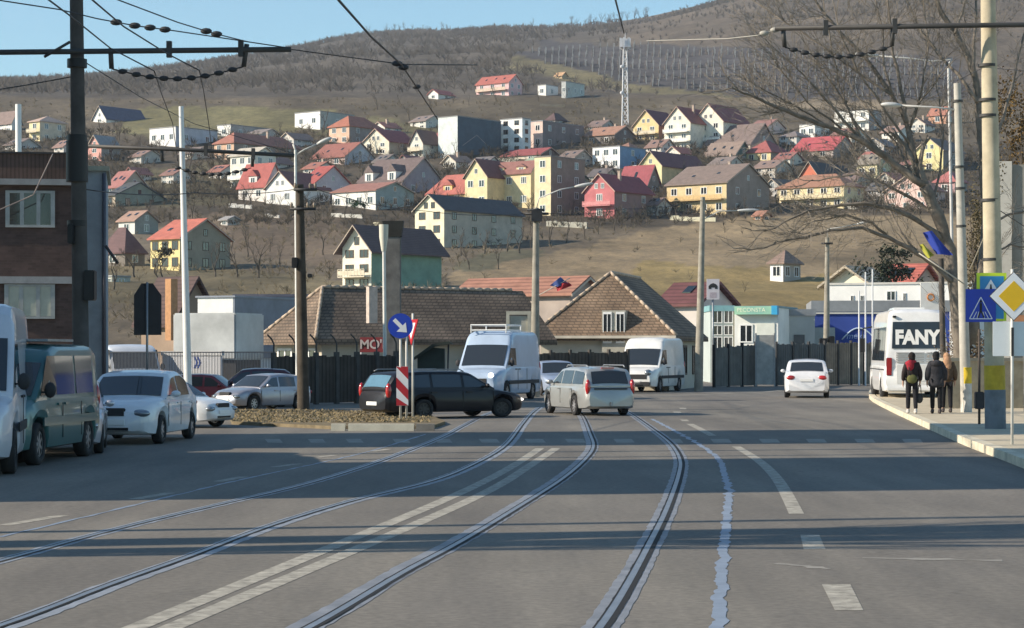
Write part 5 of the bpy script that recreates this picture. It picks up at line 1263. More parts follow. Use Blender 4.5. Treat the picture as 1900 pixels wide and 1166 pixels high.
A = [Vector((-.17, .17)), Vector((-.105, .215)), Vector((.085, .02)), Vector((.085, .09)), Vector((.19, -.2)), Vector((-.115, -.13)), Vector((-.04, -.1)), Vector((-.21, .10))]
A = [(-.2, .13), (-.13, .2), (.06, .01), (.14, .09), (.17, -.17), (-.1, -.15), (-.01, -.06)]
plate(sp, 'arrow', [(x - 6 * k, z + zc) for x, z in A], -.026, .004, SWHITE)
x0, x1 = -13.5 * k, 8.5 * k; z0, z1 = EYE - (753 - HY) * k - .1, EYE - (680 - HY) * k - .1
bd = plate(o, 'striped_board', [(x0, z0), (x1, z0), (x1, z1), (x0, z1)], -.015, .02, SWHITE)
h = z1 - z0; sl = -(x1 - x0) * 1.05
for i, (t0, t1) in enumerate(((.0, .2), (.46, .72), (.98, 1.24))):
    P = [(x0, z0 + h * t0 + 0), (x1, z0 + h * t0 + sl), (x1, z0 + h * t1 + sl), (x0, z0 + h * t1)]
    P = [(x, min(max(z, z0 + .004), z1 - .004)) for x, z in P]
    plate(bd, 'red_stripe', P, -.019, .004, SRED)
plate(bd, 'red_stripe', [(x1 - .2, z1 - .004), (x1 - .004, z1 - .3), (x1 - .004, z1 - .004)], -.0195, .004, SRED)
p = W(766, 0, 57.5); o = thing('traffic_sign', 'give-way triangle turned edge-on behind the round blue sign', 'traffic sign', (p.x, 57.5, .1))
part_tube(o, 'post', [(0, 0, 0), (0, 0, 2.75)], .03, LTPOLE, 8)
zc = EYE - (612 - HY) * 57.5 / F - .1
tp = MB(); tp.prism([(-.42, -.05, zc + .27), (.42, -.05, zc + .27), (0, -.05, zc - .42)][::-1], (0, .02, 0)); t = tp.build('sign_plate', SRED, o, rot=(0, 0, R(-62)))
tp = MB(); tp.prism([(-.27, -.056, zc + .18), (.27, -.056, zc + .18), (0, -.056, zc - .25)][::-1], (0, .004, 0)); tp.build('white_face', SWHITE, t)
# signs at the right
Y = 46.2; k = Y / F; p = W(1838, 0, Y); o = thing('traffic_sign', 'blue pedestrian-crossing sign with yellow-green backing board strapped to the concrete pole', 'traffic sign', (p.x, Y, .146))
def zz(py): return EYE - (py - HY) * k - .146
def xx(px): return (px - 1838) * k
bk = plate(o, 'backing_board', [(xx(1811), zz(596)), (xx(1866), zz(596)), (xx(1866), zz(507)), (xx(1811), zz(507))], -.07, .02, M((.55, .72, .04), .4, .1, 3, key='yg'))
up = plate(bk, 'sign_face', [(xx(1817), zz(592)), (xx(1861), zz(592)), (xx(1861), zz(513)), (xx(1817), zz(513))], -.076, .006, M((.03, .24, .52), .35, .1, 3, key='sb2'))
plate(up, 'white_triangle', [(xx(1822), zz(543)), (xx(1852), zz(543)), (xx(1837), zz(519))], -.08, .004, SWHITE)
fg = plate(up, 'walker', [(xx(1834), zz(543)), (xx(1840), zz(543)), (xx(1838), zz(528)), (xx(1836), zz(528))], -.084, .004, DARK)
fr = plate(o, 'front_plate', [(xx(1790), zz(598)), (xx(1846), zz(598)), (xx(1846), zz(537)), (xx(1790), zz(537))], -.10, .02, BLUE)
mb = MB(); 
def seg(mb, a, b, w, y0, y1):
    a, b = Vector(a), Vector(b); d = (b - a).normalized(); n = Vector((-d.y, d.x)) * w / 2
    mb.prism([(q.x, y0, q.y) for q in (a - n, b - n, b + n, a + n)], (0, y1 - y0, 0))
tri = [(xx(1797), zz(592)), (xx(1839), zz(592)), (xx(1818), zz(552))]
for i in range(3): seg(mb, tri[i], tri[(i + 1) % 3], .018, -.106 - i * .0006, -.1)
for q in (1804, 1811, 1825, 1832): seg(mb, (xx(q), zz(591)), (xx(1818 + (q - 1818) * .55), zz(579)), .014, -.1045, -.1)
mb.build('crossing_symbol', SWHITE, fr)
mb = MB(); seg(mb, (xx(1818), zz(563)), (xx(1818), zz(576)), .05, -.105, -.1); seg(mb, (xx(1818), zz(576)), (xx(1813), zz(590)), .03, -.1055, -.1); seg(mb, (xx(1818), zz(576)), (xx(1824), zz(590)), .03, -.1058, -.1)
mb.prism([(xx(1818) + .028 * math.cos(t * .63), -.1052, zz(560) + .028 * math.sin(t * .63)) for t in range(10)], (0, .004, 0)); mb.build('walking_figure', BLACK, fr)
part_tube(o, 'bracket', [(xx(1818), -.07, zz(567)), (xx(1846), .1, zz(567))], .025, STEEL)
Y = 38.9; k = Y / F; p = W(1878, 0, Y); o = thing('traffic_sign', 'yellow and white priority-road diamond over a plain white panel on a thin post', 'traffic sign', (p.x, Y, .146))
def xx(px): return (px - 1878) * k
part_tube(o, 'post', [(0, 0, 0), (0, 0, zz(500))], .027, M((.6, .6, .57), .5, .1, 3), 8)
cx, cz, s = xx(1880), zz(550), 46 * k
def dia(q): return [(cx, cz - q), (cx + q, cz), (cx, cz + q), (cx - q, cz)]
b0 = plate(o, 'diamond_back', dia(s), -.045, .012, DARK); plate(b0, 'white_border', dia(s * .96), -.05, .005, SWHITE); plate(b0, 'yellow_centre', dia(s * .62), -.0545, .0045, SYEL)
wp = plate(o, 'white_panel', [(xx(1843), zz(661)), (xx(1935), zz(661)), (xx(1935), zz(597)), (xx(1843), zz(597))], .03, .012, M((.72, .75, .75), .45, .06, 3))
plate(o, 'dark_clip', [(xx(1875.5), zz(661)), (xx(1880.5), zz(661)), (xx(1880.5), zz(608)), (xx(1875.5), zz(608))], -.03, .004, DARK)
p = W(1817, 0, 50); o = thing('steel_post', 'thin dark rusty post with a small box at its foot, near the yellow-banded pole', 'post', (p.x, 50, .146))
part_tube(o, 'post', [(0, 0, 0), (0, 0, 2.2)], .03, M((.07, .055, .045), .8, .3), 8); blk(o, 'foot_box', -.1, .1, -.1, .1, .35, .75, M((.06, .05, .05), .8, .3), .02)
p = W(1830, 0, 52); o = thing('marker_post', 'thin white marker post left of the painted pole base', 'post', (p.x, 52, .146)); part_tube(o, 'post', [(0, 0, 0), (0, 0, 1.55)], .035, SWHITE, 8)
# back of a house-shaped advance sign at left
Y = 72.0; k = Y / F; p = W(273, 0, Y); o = thing('direction_sign', 'dark back of a large pointed advance direction sign', 'traffic sign', (p.x, Y, 0))
def zz(py): return EYE - (py - HY) * k
def xx(px): return (px - 273) * k
plate(o, 'panel', [(xx(248), zz(622)), (xx(299), zz(622)), (xx(299), zz(548)), (xx(283), zz(526)), (xx(262), zz(526)), (xx(248), zz(548))], .05, .02, M((.035, .037, .04), .7, .2, 3))
part_tube(o, 'post', [(0, 0, 0), (0, 0, zz(524))], .04, STEEL, 8)

# ------------------------------------------------------------------ mid-ground buildings
BRICK = M((.105, .066, .056), .9, .3, 1.2, kind='brick', key='brick', bump=.2)
FR_G = frame_mesh(M((.34, .35, .34), .7, .2, 3), 2)
def left_block():
    Y = 68.0; k = Y / F
    # brick front turned a little away from the sun; origin at its right corner
    p = W(134, 0, Y); rz = R(7)
    o = thing('brick_building', 'two-storey dark brick building with white windows at the left edge', 'building', (p.x, Y, 0), rz)
    def z(py): return EYE - (py - HY) * k
    def x(px): return (px - 134) * k / math.cos(rz)
    mb = MB(); mb.box(-9, 0, 0, 8, 0, z(342)); mb.build('wall', BRICK, o)
    mb = MB(); mb.box(-9.1, .1, -.25, 8.1, z(345), z(334)); mb.build('cornice', M((.26, .26, .26), .9, .2, 3), o)
    mb = MB(); mb.box(-9.05, .05, -.12, 8.05, z(334), z(287)); pr = mb.build('parapet', M((.10, .062, .05), .85, .3, 1.5, kind='corrug', key='roof'), o)
    mb = MB(); mb.box(-9.1, .1, -.18, 8.1, z(287), z(284)); mb.build('coping', DARK, pr)
    mb = MB(); mb.box(-9, .02, -.14, -.004, z(527), z(514)); mb.build('ledge', M((.3, .3, .3), .9, .2, 3), o)
    for (a, b, c, d, fr_, cur) in ((14, 103, 423, 355, FR_W2, 0), (12, 103, 592, 528, FR_W2, 1), (-110, -20, 423, 355, FR_W2, 0), (-112, -20, 592, 528, FR_W2, 0)):
        w_ = window(o, (x(a) + x(b)) / 2, -.02, (z(c) + z(d)) / 2, x(b) - x(a), z(d) - z(c), 0, FR_G)
        if cur:
            mb = MB(); mb.box(-.42, .42, -.034, -.031, -.42, .43); mb.build('curtain', M((.42, .43, .36), .8, .2, 1.5), w_)
    # downpipe end
    part_tube(o, 'gutter_spout', [(x(193), .4, z(455)), (x(216), .3, z(488))], .05, DARK)
left_block()
Y = 69.5; k = Y / F; p = W(197, 0, Y)
o = thing('annex', 'narrow blue-grey plastered annex beside the brick building', 'building', (p.x, Y, 0), R(10))
def zz(py): return EYE - (py - HY) * k
mb = MB(); mb.box(-1.1, 0, 0, 6, 0, zz(318)); mb.build('wall', M((.27, .31, .35), .9, .18, 1.6, key='wall'), o)
mb = MB(); mb.box(-1.2, .1, -.15, 6.1, zz(318), zz(309)); mb.build('roof', M((.3, .31, .25), .8, .3, 2), o)
part_tube(o, 'downpipe', [(-.06, -.08, 0), (-.06, -.08, zz(322))], .06, M((.09, .09, .11), .6, .2))
# old tiled house, long front
OLDTILE = M((.205, .142, .098), .9, .5, .5, kind='tiles', key='tile', col2=(.33, .235, .16), detail=7)
OLDTILE2 = M((.175, .132, .10), .9, .5, .45, kind='tiles', key='tile', col2=(.29, .215, .155), detail=7)
o = house('old_house', 'long low old house with weathered brown tiled hip roof and red lettered board', 490, 597, 1003, 727, 628, 530, 'hipg', (.52, .47, .38), (.2, .12, .1), Y=92, psi=58, fl=1, nl=2, nr=0, ov=.6, roofmat=OLDTILE2, cat='house')
o2 = o
mb = MB()
bch = W(690, 560, 90) - Vector(o.location); bch.rotate(Matrix.Rotation(-o.rotation_euler.z, 3, 'Z'))
roof = [c for c in o.children if c.name.startswith('roof')][0]
blk(roof, 'chimney', bch.x - .13, bch.x + .13, bch.y - .2, bch.y + .2, bch.z - .9, bch.z + .62, M((.5, .42, .36), .9, .25, 4))
o = house('old_house', 'old house with tall sunlit tiled hip roof and dark right slope, by the white van', 1004, 1240, 1330, 727, 622, 503, 'hipg', (.50, .46, .38), (.2, .12, .1), Y=103, psi=13, fl=1, nl=0, nr=3, ov=.45, roofmat=OLDTILE, fr=FR_B, cat='house')
roof = [c for c in o.children if c.name.startswith('roof')][0]
ax = W(1140, 0, 102).x - o.location.x
for i in range(1):
    mb = MB(); yb = -(max(0, 0)) 
a_ = (1240 - 1004) * 103 / F / math.cos(R(13)); b_ = (1330 - 1240) * 103 / F / math.sin(R(13))
def z3(py): return EYE - (py - HY) * 103 / F
lx = (1143 - 1122) * 103 / F
blk(roof, 'dormer', lx - .6, lx + .55, -b_ / 2 - .25, -b_ / 2 + 2.2, z3(652), z3(574), M((.36, .35, .3), .9, .2, 2))
for sx in (-.33, .3): window(o, lx + sx, -b_ / 2 - .256, z3(606), .42, 1.5, 0)
blk(o, 'gutter', -a_ / 2 - .45, a_ / 2 + .45, -b_ / 2 - .58, -b_ / 2 - .46, z3(626), z3(621), M((.5, .46, .38), .6, .2))
part_tube(o, 'downpipe', [(a_ / 2 + .3, -b_ / 2 - .5, z3(623)), (a_ / 2 + .05, -b_ / 2 - .3, z3(636)), (a_ / 2 + .02, -b_ / 2 - .1, 0)], .05, M((.5, .48, .44), .6, .2))
# hip ridge tiles, pale mortar
for (q0, q1) in (((1106, 505), (1240, 614)), ((1106, 505), (1006, 616))):
    pass
# red lettered board on the long house
Y = 86.0; k = Y / F; p = W(691, 0, Y); o = thing('shop_sign', 'red board with pale letters half covered by the concrete pillar', 'sign', (p.x, Y, 0))
plate(o, 'board', [((668 - 691) * k, EYE - (654 - HY) * k), ((716 - 691) * k, EYE - (654 - HY) * k), ((716 - 691) * k, EYE - (626 - HY) * k), ((668 - 691) * k, EYE - (626 - HY) * k)], 0, .05, M((.26, .04, .04), .6, .2, 3))
lettering("MO'I", .5, M((.6, .5, .45), .6, .1), o, (.0, -.006, EYE - (640 - HY) * k), bold=.012)
for sx in (-.45, .45): part_tube(o, 'post', [(sx, .09, 0), (sx, .09, EYE - (628 - HY) * k)], .03, STEEL)
# light porch beside the power pole
o = thing('porch', 'pale wooden porch frame behind the white-blue van', 'porch', (W(962, 0, 96).x, 96, 0))
for (x0, x1, z0, z1) in ((-.55, -.4, 0, 3.5), (.4, .55, 0, 3.5), (-.55, .55, 3.5, 3.65)): blk(o, 'beam', x0, x1, -.1, .1, z0, z1, M((.48, .45, .36), .9, .2, 3))
blk(o, 'panel', -.4, .4, 0, .05, .2, 3.45, M((.4, .39, .33), .9, .2, 3))
# hall, tarpaulin trailer, shed at left
o = thing('hall', 'long low hall with white gable end and blue-grey metal roof', 'building', (W(432, 0, 118).x, 118, 0), R(-26))
mb = MB(); hz = EYE - (552 - HY) * 118 / F
mb.box(-2.3, 0, 0, 9, 0, hz); mb.build('wall', M((.72, .72, .70), .8, .1, 1), o)
mb = MB(); mb.box(.004, .12, 0, 9, 1.5, hz + .02); mb.build('metal_cladding', M((.16, .18, .22), .5, .2, 1, .3), o)
mb = MB(); mb.box(-2.4, .2, -.1, 9.1, hz, hz + .1); mb.build('roof', M((.2, .22, .26), .5, .2, 1, .3), o)
o = thing('warehouse', 'low blue-grey metal warehouse roof behind the tiled house', 'building', (W(530, 0, 126).x, 126, 0))
mb = MB(); hz = EYE - (551 - HY) * 126 / F; mb.box(-3, 2.9, 0, 10, 0, hz); mb.build('wall', M((.17, .2, .25), .6, .15, .8, .2), o)
mb = MB(); mb.box(-3.1, 3, -.1, 10.1, hz, hz + .15); mb.build('roof', M((.1, .1, .13), .6, .2), o)
Y = 88.0; k = Y / F
o = thing('trailer', 'grey covered truck trailer standing behind the white fence', 'trailer', (W(379, 0, Y).x, Y, 0), R(-20))
def zz(py): return EYE - (py - HY) * k
def blkb(par, name, *a, **kw): return blk(par, name, *a, **kw)
blk(o, 'tarpaulin', -1.45, 1.42, 0, 2.6, zz(668), zz(581), M((.50, .51, .50), .4, .25, .6, .1), .06)
blk(o, 'chassis', -1.35, 1.35, .2, 2.4, .6, zz(668), DARK)
WM = wheel_mesh(.45, .3, (.3, .3, .3))
for wy in (.5, 1.9):
    for wx in (-1.2, 1.2):
        w_ = link('wheel', WM[0], o, (wx, wy, .45), (0, 0, R(90))); link('rim', WM[1], w_)
o = house('brown_house', 'small brown-roofed house with a tall orange chimney behind the pointed sign', 252, 322, 388, 700, 590, 518, 'R', (.3, .22, .16), (.085, .05, .045), Y=140, psi=40, fl=1, nl=0, nr=0, attic=0)
roof = [c for c in o.children if c.name.startswith('roof')][0]
q = W(318, 0, 139) - Vector(o.location); q.rotate(Matrix.Rotation(-o.rotation_euler.z, 3, 'Z'))
blk(roof, 'chimney', q.x - .28, q.x + .28, q.y - .28, q.y + .28, 2.6, EYE - (518 - HY) * 139 / F, M((.45, .24, .12), .9, .2, 4))
for (l, c, r, b, e, rg, ty, wl, rf, YY, lab, kw) in (
    (1232, 1296, 1368, 700, 562, 528, 'R', (.6, .55, .5), (.14, .055, .055), 150, 'low house with maroon roof behind the car-wash sign', dict(fl=1, nl=1, nr=1)),
    (1546, 1612, 1640, 690, 524, 497, 'L', (.7, .66, .52), (.4, .34, .26), 196, 'cream gabled house peeping over the white office block', dict(fl=2, nl=2, nr=0, ov=.8)),
    (1420, 1560, 1600, 700, 640, 600, 'flat', (.3, .3, .3), (.2, .2, .2), 170, 'low grey annex behind the shop fence', dict(fl=1, nl=3, nr=0)),
    (846, 1058, 1066, 700, 543, 517, 'R', (.36, .3, .26), (.34, .165, .115), 150, 'long orange-red roof seen just above the old tiled house', dict(fl=1, nl=0, nr=0, attic=0)),
    (1640, 1690, 1760, 700, 528, 492, 'R', (.55, .4, .33), (.42, .12, .09), 198, 'house with a red roof beyond the flag and the white office block', dict(fl=1, nl=1, nr=1))):
    house('house', lab, l, c, r, b, e, rg, ty, wl, rf, Y=YY, **kw)
def boxb(nm, label, cat, px0, px1, top, Y, depth, wall, rz=0, roofc=(.25, .25, .26), base=0, roofh=.2, wm=None):
    k = Y / F; p = W((px0 + px1) / 2, 0, Y); hw = (px1 - px0) / 2 * k
    o = thing(nm, label, cat, (p.x, Y, base), rz); zt = EYE - (top - HY) * k - base
    mb = MB(); mb.box(-hw, hw, 0, depth, 0, zt - roofh); mb.build('wall', wm or M(wall, .85, .12, .7, key='wall'), o)
    mb = MB(); mb.box(-hw - .06, hw + .06, -.08, depth + .06, zt - roofh, zt); mb.build('roof', M(roofc, .6, .2, 1), o)
    return o, hw, zt, k
def fwin(o, px0, px1, py0, py1, pc, Y, fr=None):
    k = Y / F; window(o, ((px0 + px1) / 2 - pc) * k, -.004, EYE - ((py0 + py1) / 2 - HY) * k, (px1 - px0) * k, (py1 - py0) * k, 0, fr)
Y = 128
o, hw, zt, k = boxb('kiosk_shop', 'small white shop with a dark window and turquoise sign strip', 'shop', 1362, 1444, 568, Y, 6, (.74, .74, .70), rz=R(-18), roofc=(.2, .3, .32), roofh=.12)
fwin(o, 1372, 1397, 602, 636, 1403, Y); mb = MB(); mb.box((1404 - 1403) * k, (1438 - 1403) * k, -.06, -.004, 0, EYE - (600 - HY) * k); mb.build('door', M((.62, .64, .58), .6, .1), o)
mb = MB(); mb.box(-hw + .1, hw - .3, -.5, -.004, EYE - (584 - HY) * k, EYE - (569 - HY) * k); cn = mb.build('sign_strip', M((.25, .52, .45), .5, .2, .8, col2=(.35, .6, .4)), o)
mb = MB(); mb.box(hw - .3, hw + .05, -.52, -.004, EYE - (584.5 - HY) * k, EYE - (568 - HY) * k); mb.build('blue_panel', M((.05, .35, .6), .4, .1), cn)
lettering('PECONSTA', .34, M((.75, .78, .6), .5, 0, key='lt2'), cn, (-.2, -.506, EYE - (576 - HY) * k))
o, hw, zt, k = boxb('shop', 'grey glazed shop front beside the white shop', 'shop', 1318, 1361, 567, 131, 5, (.42, .47, .45), roofc=(.2, .38, .4), roofh=.35)
for (a, b) in ((1322, 1340), (1343, 1360)):
    for (c, d) in ((576, 600), (604, 622), (625, 648)): fwin(o, a, b, c, d, 1339.5, 131, FR_W)
o, hw, zt, k = boxb('shop', 'grey flat shop with a dark doorway right of the white shop', 'shop', 1446, 1512, 574, 131, 5, (.45, .46, .44), roofc=(.26, .27, .28), roofh=.4)
mb = MB(); mb.box(-.2, .45, -.05, -.004, 0, 2.9); mb.build('door', M((.12, .12, .12), .6, .2), o)
Y = 136
o, hw, zt, k = boxb('office', 'long blue shop building with grey roof band and curved pale logo', 'building', 1508, 1760, 558, Y, 10, (.035, .07, .30), rz=R(-6), roofc=(.25, .26, .27), roofh=.7)
mb = MB(); mb.box(-hw, hw - 2, -.1, -.004, zt - .84, zt - .74); mb.build('trim', M((.6, .58, .52), .6, .1), o)
pts = [((1563 + 62 * t - 1634) * k, -.05, EYE - (640 - 31 * math.sin(math.pi * (t * .8 + .1)) - HY) * k) for t in [i / 12 for i in range(13)]]
mb = MB(); mb.tube(pts, .05, 6); mb.build('logo_arch', M((.5, .6, .72), .5, .1), o, True)
lettering('meva', .55, M((.3, .4, .6), .5, .1, key='lt3'), o, ((1588 - 1634) * k, -.012, EYE - (624 - HY) * k), shear=.2)
mb = MB(); mb.box((1512 - 1634) * k, (1550 - 1634) * k, -.2, -.004, 0, EYE - (608 - HY) * k); mb.build('entrance', M((.4, .42, .4), .7, .15), o)
o, hw, zt, k = boxb('office_block', 'white flat office block above the blue shop building', 'building', 1538, 1800, 524, 150, 10, (.76, .75, .71), rz=R(-20), roofc=(.55, .53, .48), roofh=.15)
for (a, b, c, d) in ((1578, 1584, 548, 558), (1596, 1603, 548, 558), (1645, 1662, 540, 558), (1676, 1681, 544, 560)): fwin(o, a, b, c, d, 1669, 150)
# tall car-wash board
Y = 124; k = Y / F; p = W(1323, 0, Y); o = thing('car_wash_sign', 'upright white board with a black car symbol above the grey shop front', 'sign', (p.x, Y, 0))
part_tube(o, 'post', [(0, .1, 0), (0, .1, EYE - (540 - HY) * k)], .05, STEEL)
def zz(py): return EYE - (py - HY) * k
bo = plate(o, 'board', [(-.36, zz(556)), (.36, zz(556)), (.36, zz(518)), (-.36, zz(518))], -.05, .1, M((.66, .6, .62), .5, .06))
mb = MB(); zc = zz(534)
mb.prism([(x, -.06, zc + z) for x, z in ((-.26, -.08), (-.1, -.08), (-.1, .0), (.1, .0), (.1, -.08), (.26, -.08), (.26, .08), (.15, .2), (0, .26), (-.15, .2), (-.26, .08))][::1], (0, .008, 0)); mb.build('car_symbol', DARK, bo)
mb = MB(); mb.box(-.2, .2, -.058, -.05, zz(553), zz(543)); mb.build('text_block', M((.5, .42, .45), .6, .2, 9), bo)
# three thin flagpoles and the white board with an orange ring
for px, top, lab in ((1594, 540, 'white flagpole, lowest of three in front of the blue building'), (1606, 505, 'white flagpole in the middle of three in front of the blue building'), (1619, 500, 'white flagpole nearest the coach of three in front of the blue building')):
    pole('flagpole', lab, 'flagpole', px, 118, EYE - (top - HY) * 118 / F, .05, .04, M((.7, .7, .7), .5, .08), 0, 'white flagpoles', n=8)
Y = 112; k = Y / F; p = W(1727, 0, Y); o = thing('billboard', 'white upright board with an orange ring behind the coach', 'sign', (p.x, Y, 0))
bo = plate(o, 'board', [((1708 - 1727) * k, 1.2), ((1742 - 1727) * k, 1.2), ((1742 - 1727) * k, EYE - (525 - HY) * k), ((1708 - 1727) * k, EYE - (525 - HY) * k)], 0, .12, M((.72, .7, .66), .6, .08))
mb = MB(); zc = EYE - (552 - HY) * k
ring = [(.17 * math.cos(t * .39), -.02, zc + .17 * math.sin(t * .39)) for t in range(17)]; mb.tube(ring, .045, 5); mb.build('ring_logo', M((.55, .2, .05), .5, .1), bo, True)
for sx in (-.3, .3): part_tube(o, 'leg', [(sx, .06, 0), (sx, .06, 1.2)], .05, STEEL)
o, dx = pole('concrete_pole', 'grey post between the orange ring board and the slim pale pole', 'pole', 1752, 70, EYE - (480 - HY) * 70 / F, .1, .09, DKCONC, 0, 'concrete street poles', 1746)
# fences
def fence(label, px0, Y0, px1, Y1, top0, top1, mat, postm, n, postw=.12, curved=False, gap=True, nm='fence', base=0):
    a, b = W(px0, 0, Y0), W(px1, 0, Y1); a.z = b.z = 0; d = b - a; L = d.length
    o = thing(nm, label, 'fence', (a.x, a.y, base), math.atan2(d.y, d.x))
    h0, h1 = EYE - (top0 - HY) * Y0 / F, EYE - (top1 - HY) * Y1 / F
    mb = MB()
    for k in range(n):
        t0, t1 = k / n, (k + 1) / n; x0, x1 = L * t0 + postw / 2 + .002, L * t1 - postw / 2 - .002; h = h0 + (h1 - h0) * t0
        m_ = int((x1 - x0) / .2) + 1
        for j in range(m_):
            w_ = (x1 - x0) / m_; mb.box(x0 + j * w_ + .006, x0 + (j + 1) * w_ - .006, -.02, .02, .05, h - .12 + random.uniform(-.05, .03))
    mb.build('boards', mat, o)
    for k in range(n + 1):
        x = L * k / n; h = h0 + (h1 - h0) * k / n
        if curved:
            p2 = MB(); p2.box(x - postw / 2, x + postw / 2, -.08, .08, 0, h)
            p2.tube([(x, 0, h - .05), (x, 0, h + .3), (x - .12, -.02, h + .48), (x - .3, -.03, h + .62)], .03, 5); p2.build('post', postm, o)
        else: blk(o, 'post', x - postw / 2, x + postw / 2, -.08, .08, 0, h, postm)
    return o
fence('dark board fence with concrete posts whose tops curve over, behind the island', 508, 74, 735, 78, 655, 652, M((.075, .062, .052), .9, .35, 1.2, kind='planks', key='fence'), M((.085, .08, .075), .9, .25, 3), 6, .14, True)
fence('dark worn board fence between the power pole and the white van', 985, 94, 1165, 96, 650, 648, M((.10, .082, .066), .9, .35, 1.2, kind='planks', key='fence'), M((.08, .07, .06), .9, .3), 5, .1)
fence('dark green-black board fence in front of the shops', 1325, 112, 1402, 116, 640, 634, M((.15, .148, .138), .9, .3, 1.2, kind='planks', key='fence'), DARK, 3, .1)
fence('dark fence right of the pale gate, in front of the grey shop', 1440, 116, 1530, 118, 634, 634, M((.13, .135, .135), .9, .3, 1.2, kind='planks', key='fence'), DARK, 3, .1)
fence('brown slatted fence with rubbish behind it, below the blue building', 1530, 119, 1650, 122, 632, 632, M((.27, .22, .17), .9, .4, 1.2, kind='planks', key='fence'), DARK, 5, .08)
o = thing('gate', 'tall pale metal gate between the two dark fences', 'gate', (W(1420, 0, 115).x, 115, 0))
blk(o, 'panel', -.46, .46, 0, .05, .1, 2.75, M((.42, .41, .38), .7, .3, 1.8), .01)
for sx in (-.5, .5): blk(o, 'post', sx - .035, sx + .035, -.03, .08, 0, 2.85, STEEL)
def railing(label, px0, px1, Y, top, n, mat):
    a, b = W(px0, 0, Y), W(px1, 0, Y); L = b.x - a.x; h = EYE - (top - HY) * Y / F
    o = thing('railing', label, 'railing', (a.x, Y, 0)); mb = MB()
    for k in range(n + 1):
        x = L * k / n; mb.box(x - .012, x + .012, -.012, .012, .1, h)
    mb.build('bars', mat, o); 
    for z in (.12, h): 
        m2 = MB(); m2.box(0, L, -.02, .02, z, z + .045); m2.build('rail', mat, o)
    return o
railing('grey metal railing left of the white fence wall', 196, 312, 79, 655, 44, M((.25, .26, .28), .5, .1, 3, .4))
railing('dark metal railing over the white fence wall and parked cars', 312, 512, 80, 655, 70, M((.12, .13, .15), .5, .1, 3, .4))
o = thing('white_wall', 'low white panel wall with blue double-arrow mark behind the railing', 'wall', (W(375, 0, 86).x, 83, 0), R(-24))
blk(o, 'panel', -1.3, 1.35, 0, .12, 0, EYE - (660 - HY) * 83 / F, M((.62, .63, .66), .7, .1, 1), 0)
blk(o, 'cap', -1.35, 1.4, -.04, .16, EYE - (660 - HY) * 83 / F, EYE - (652 - HY) * 83 / F, M((.66, .66, .66), .7, .1, 1), 0)
for i, sx in enumerate((.12, .26)):
    mb = MB(); zc = EYE - (673 - HY) * 83 / F
    mb.prism([(sx, -.012, zc - .22), (sx + .08, -.012, zc - .22), (sx + .2, -.012, zc), (sx + .08, -.012, zc + .22), (sx, -.012, zc + .22), (sx + .12, -.012, zc)][::1], (0, .008, 0)); mb.build('arrow_mark', M((.03, .07, .3), .5, .1), o)
o = thing('utility_cabinet', 'cream utility cabinet behind the dark railing', 'cabinet', (W(448, 0, 90).x, 90, 0)); blk(o, 'body', -.4, .42, 0, .6, 0, EYE - (644 - HY) * 90 / F, M((.66, .63, .5), .6, .1), .02); blk(o, 'lid', -.44, .46, -.04, .64, EYE - (644 - HY) * 90 / F, EYE - (642 - HY) * 90 / F, M((.5, .48, .4), .6, .1)); blk(o, 'door', -.32, .34, -.02, -.002, .2, 1.7, M((.6, .57, .46), .6, .1))
o = thing('garbage_shelter', 'dark green lean-to shelter behind the roof of the black estate car', 'shelter', (W(806, 0, 76).x, 76, 0))
mb = MB(); mb.prism([(-.6, 0, .2), (.35, 0, .2), (.35, 0, 1.95), (-.2, 0, 2.0), (-.6, 0, 1.65)], (0, 1.2, 0)); mb.build('body', M((.025, .035, .03), .8, .3, 2), o)
mb = MB(); mb.prism([(-.75, -.2, 1.55), (.0, -.2, 2.02), (.65, -.2, 2.12), (.5, -.2, 2.2), (-.05, -.2, 2.12), (-.75, -.2, 1.62)], (0, 1.5, 0)); mb.build('roof', M((.03, .036, .028), .8, .3, 2), o)
part_tube(o, 'strut', [(.45, -.1, 0), (.5, -.1, 2.1)], .03, DARK)
# concrete wall at the right edge and rough wall behind the pavement
o = thing('concrete_wall', 'tall grey concrete gable wall cut by the right picture edge', 'building', (W(1858, 0, 78).x, 78, 0), R(-6))
blk(o, 'panel', .02, 9, 0, 1, .0, EYE - (306 - HY) * 78 / F, M((.27, .26, .23), .9, .25, .7, bump=.2))
blk(o, 'corner_post', -.1, .36, -.12, 0.6, 0, EYE - (300 - HY) * 78 / F, M((.5, .48, .43), .9, .15, 1.5))
o = thing('garden_wall', 'low rough ochre garden wall behind the pedestrians', 'wall', (W(1770, 0, 64).x, 64, .1), R(10))
blk(o, 'wall', -.3, 9, 0, .3, 0, 1.45, M((.40, .33, .23), .95, .3, 2.2, bump=.4), 0); blk(o, 'coping', -.35, 9, -.05, .35, 1.45, 1.55, M((.36, .32, .25), .9, .2, 2))
o = thing('orange_board', 'orange-brown plank behind the priority sign', 'board', (W(1888, 0, 60).x, 60, .1)); blk(o, 'plank', -.15, 1.2, 0, .05, 1.9, 2.75, M((.42, .2, .1), .8, .2, 2)); blk(o, 'post', .2, .28, .055, .12, 0, 2.7, STEEL)

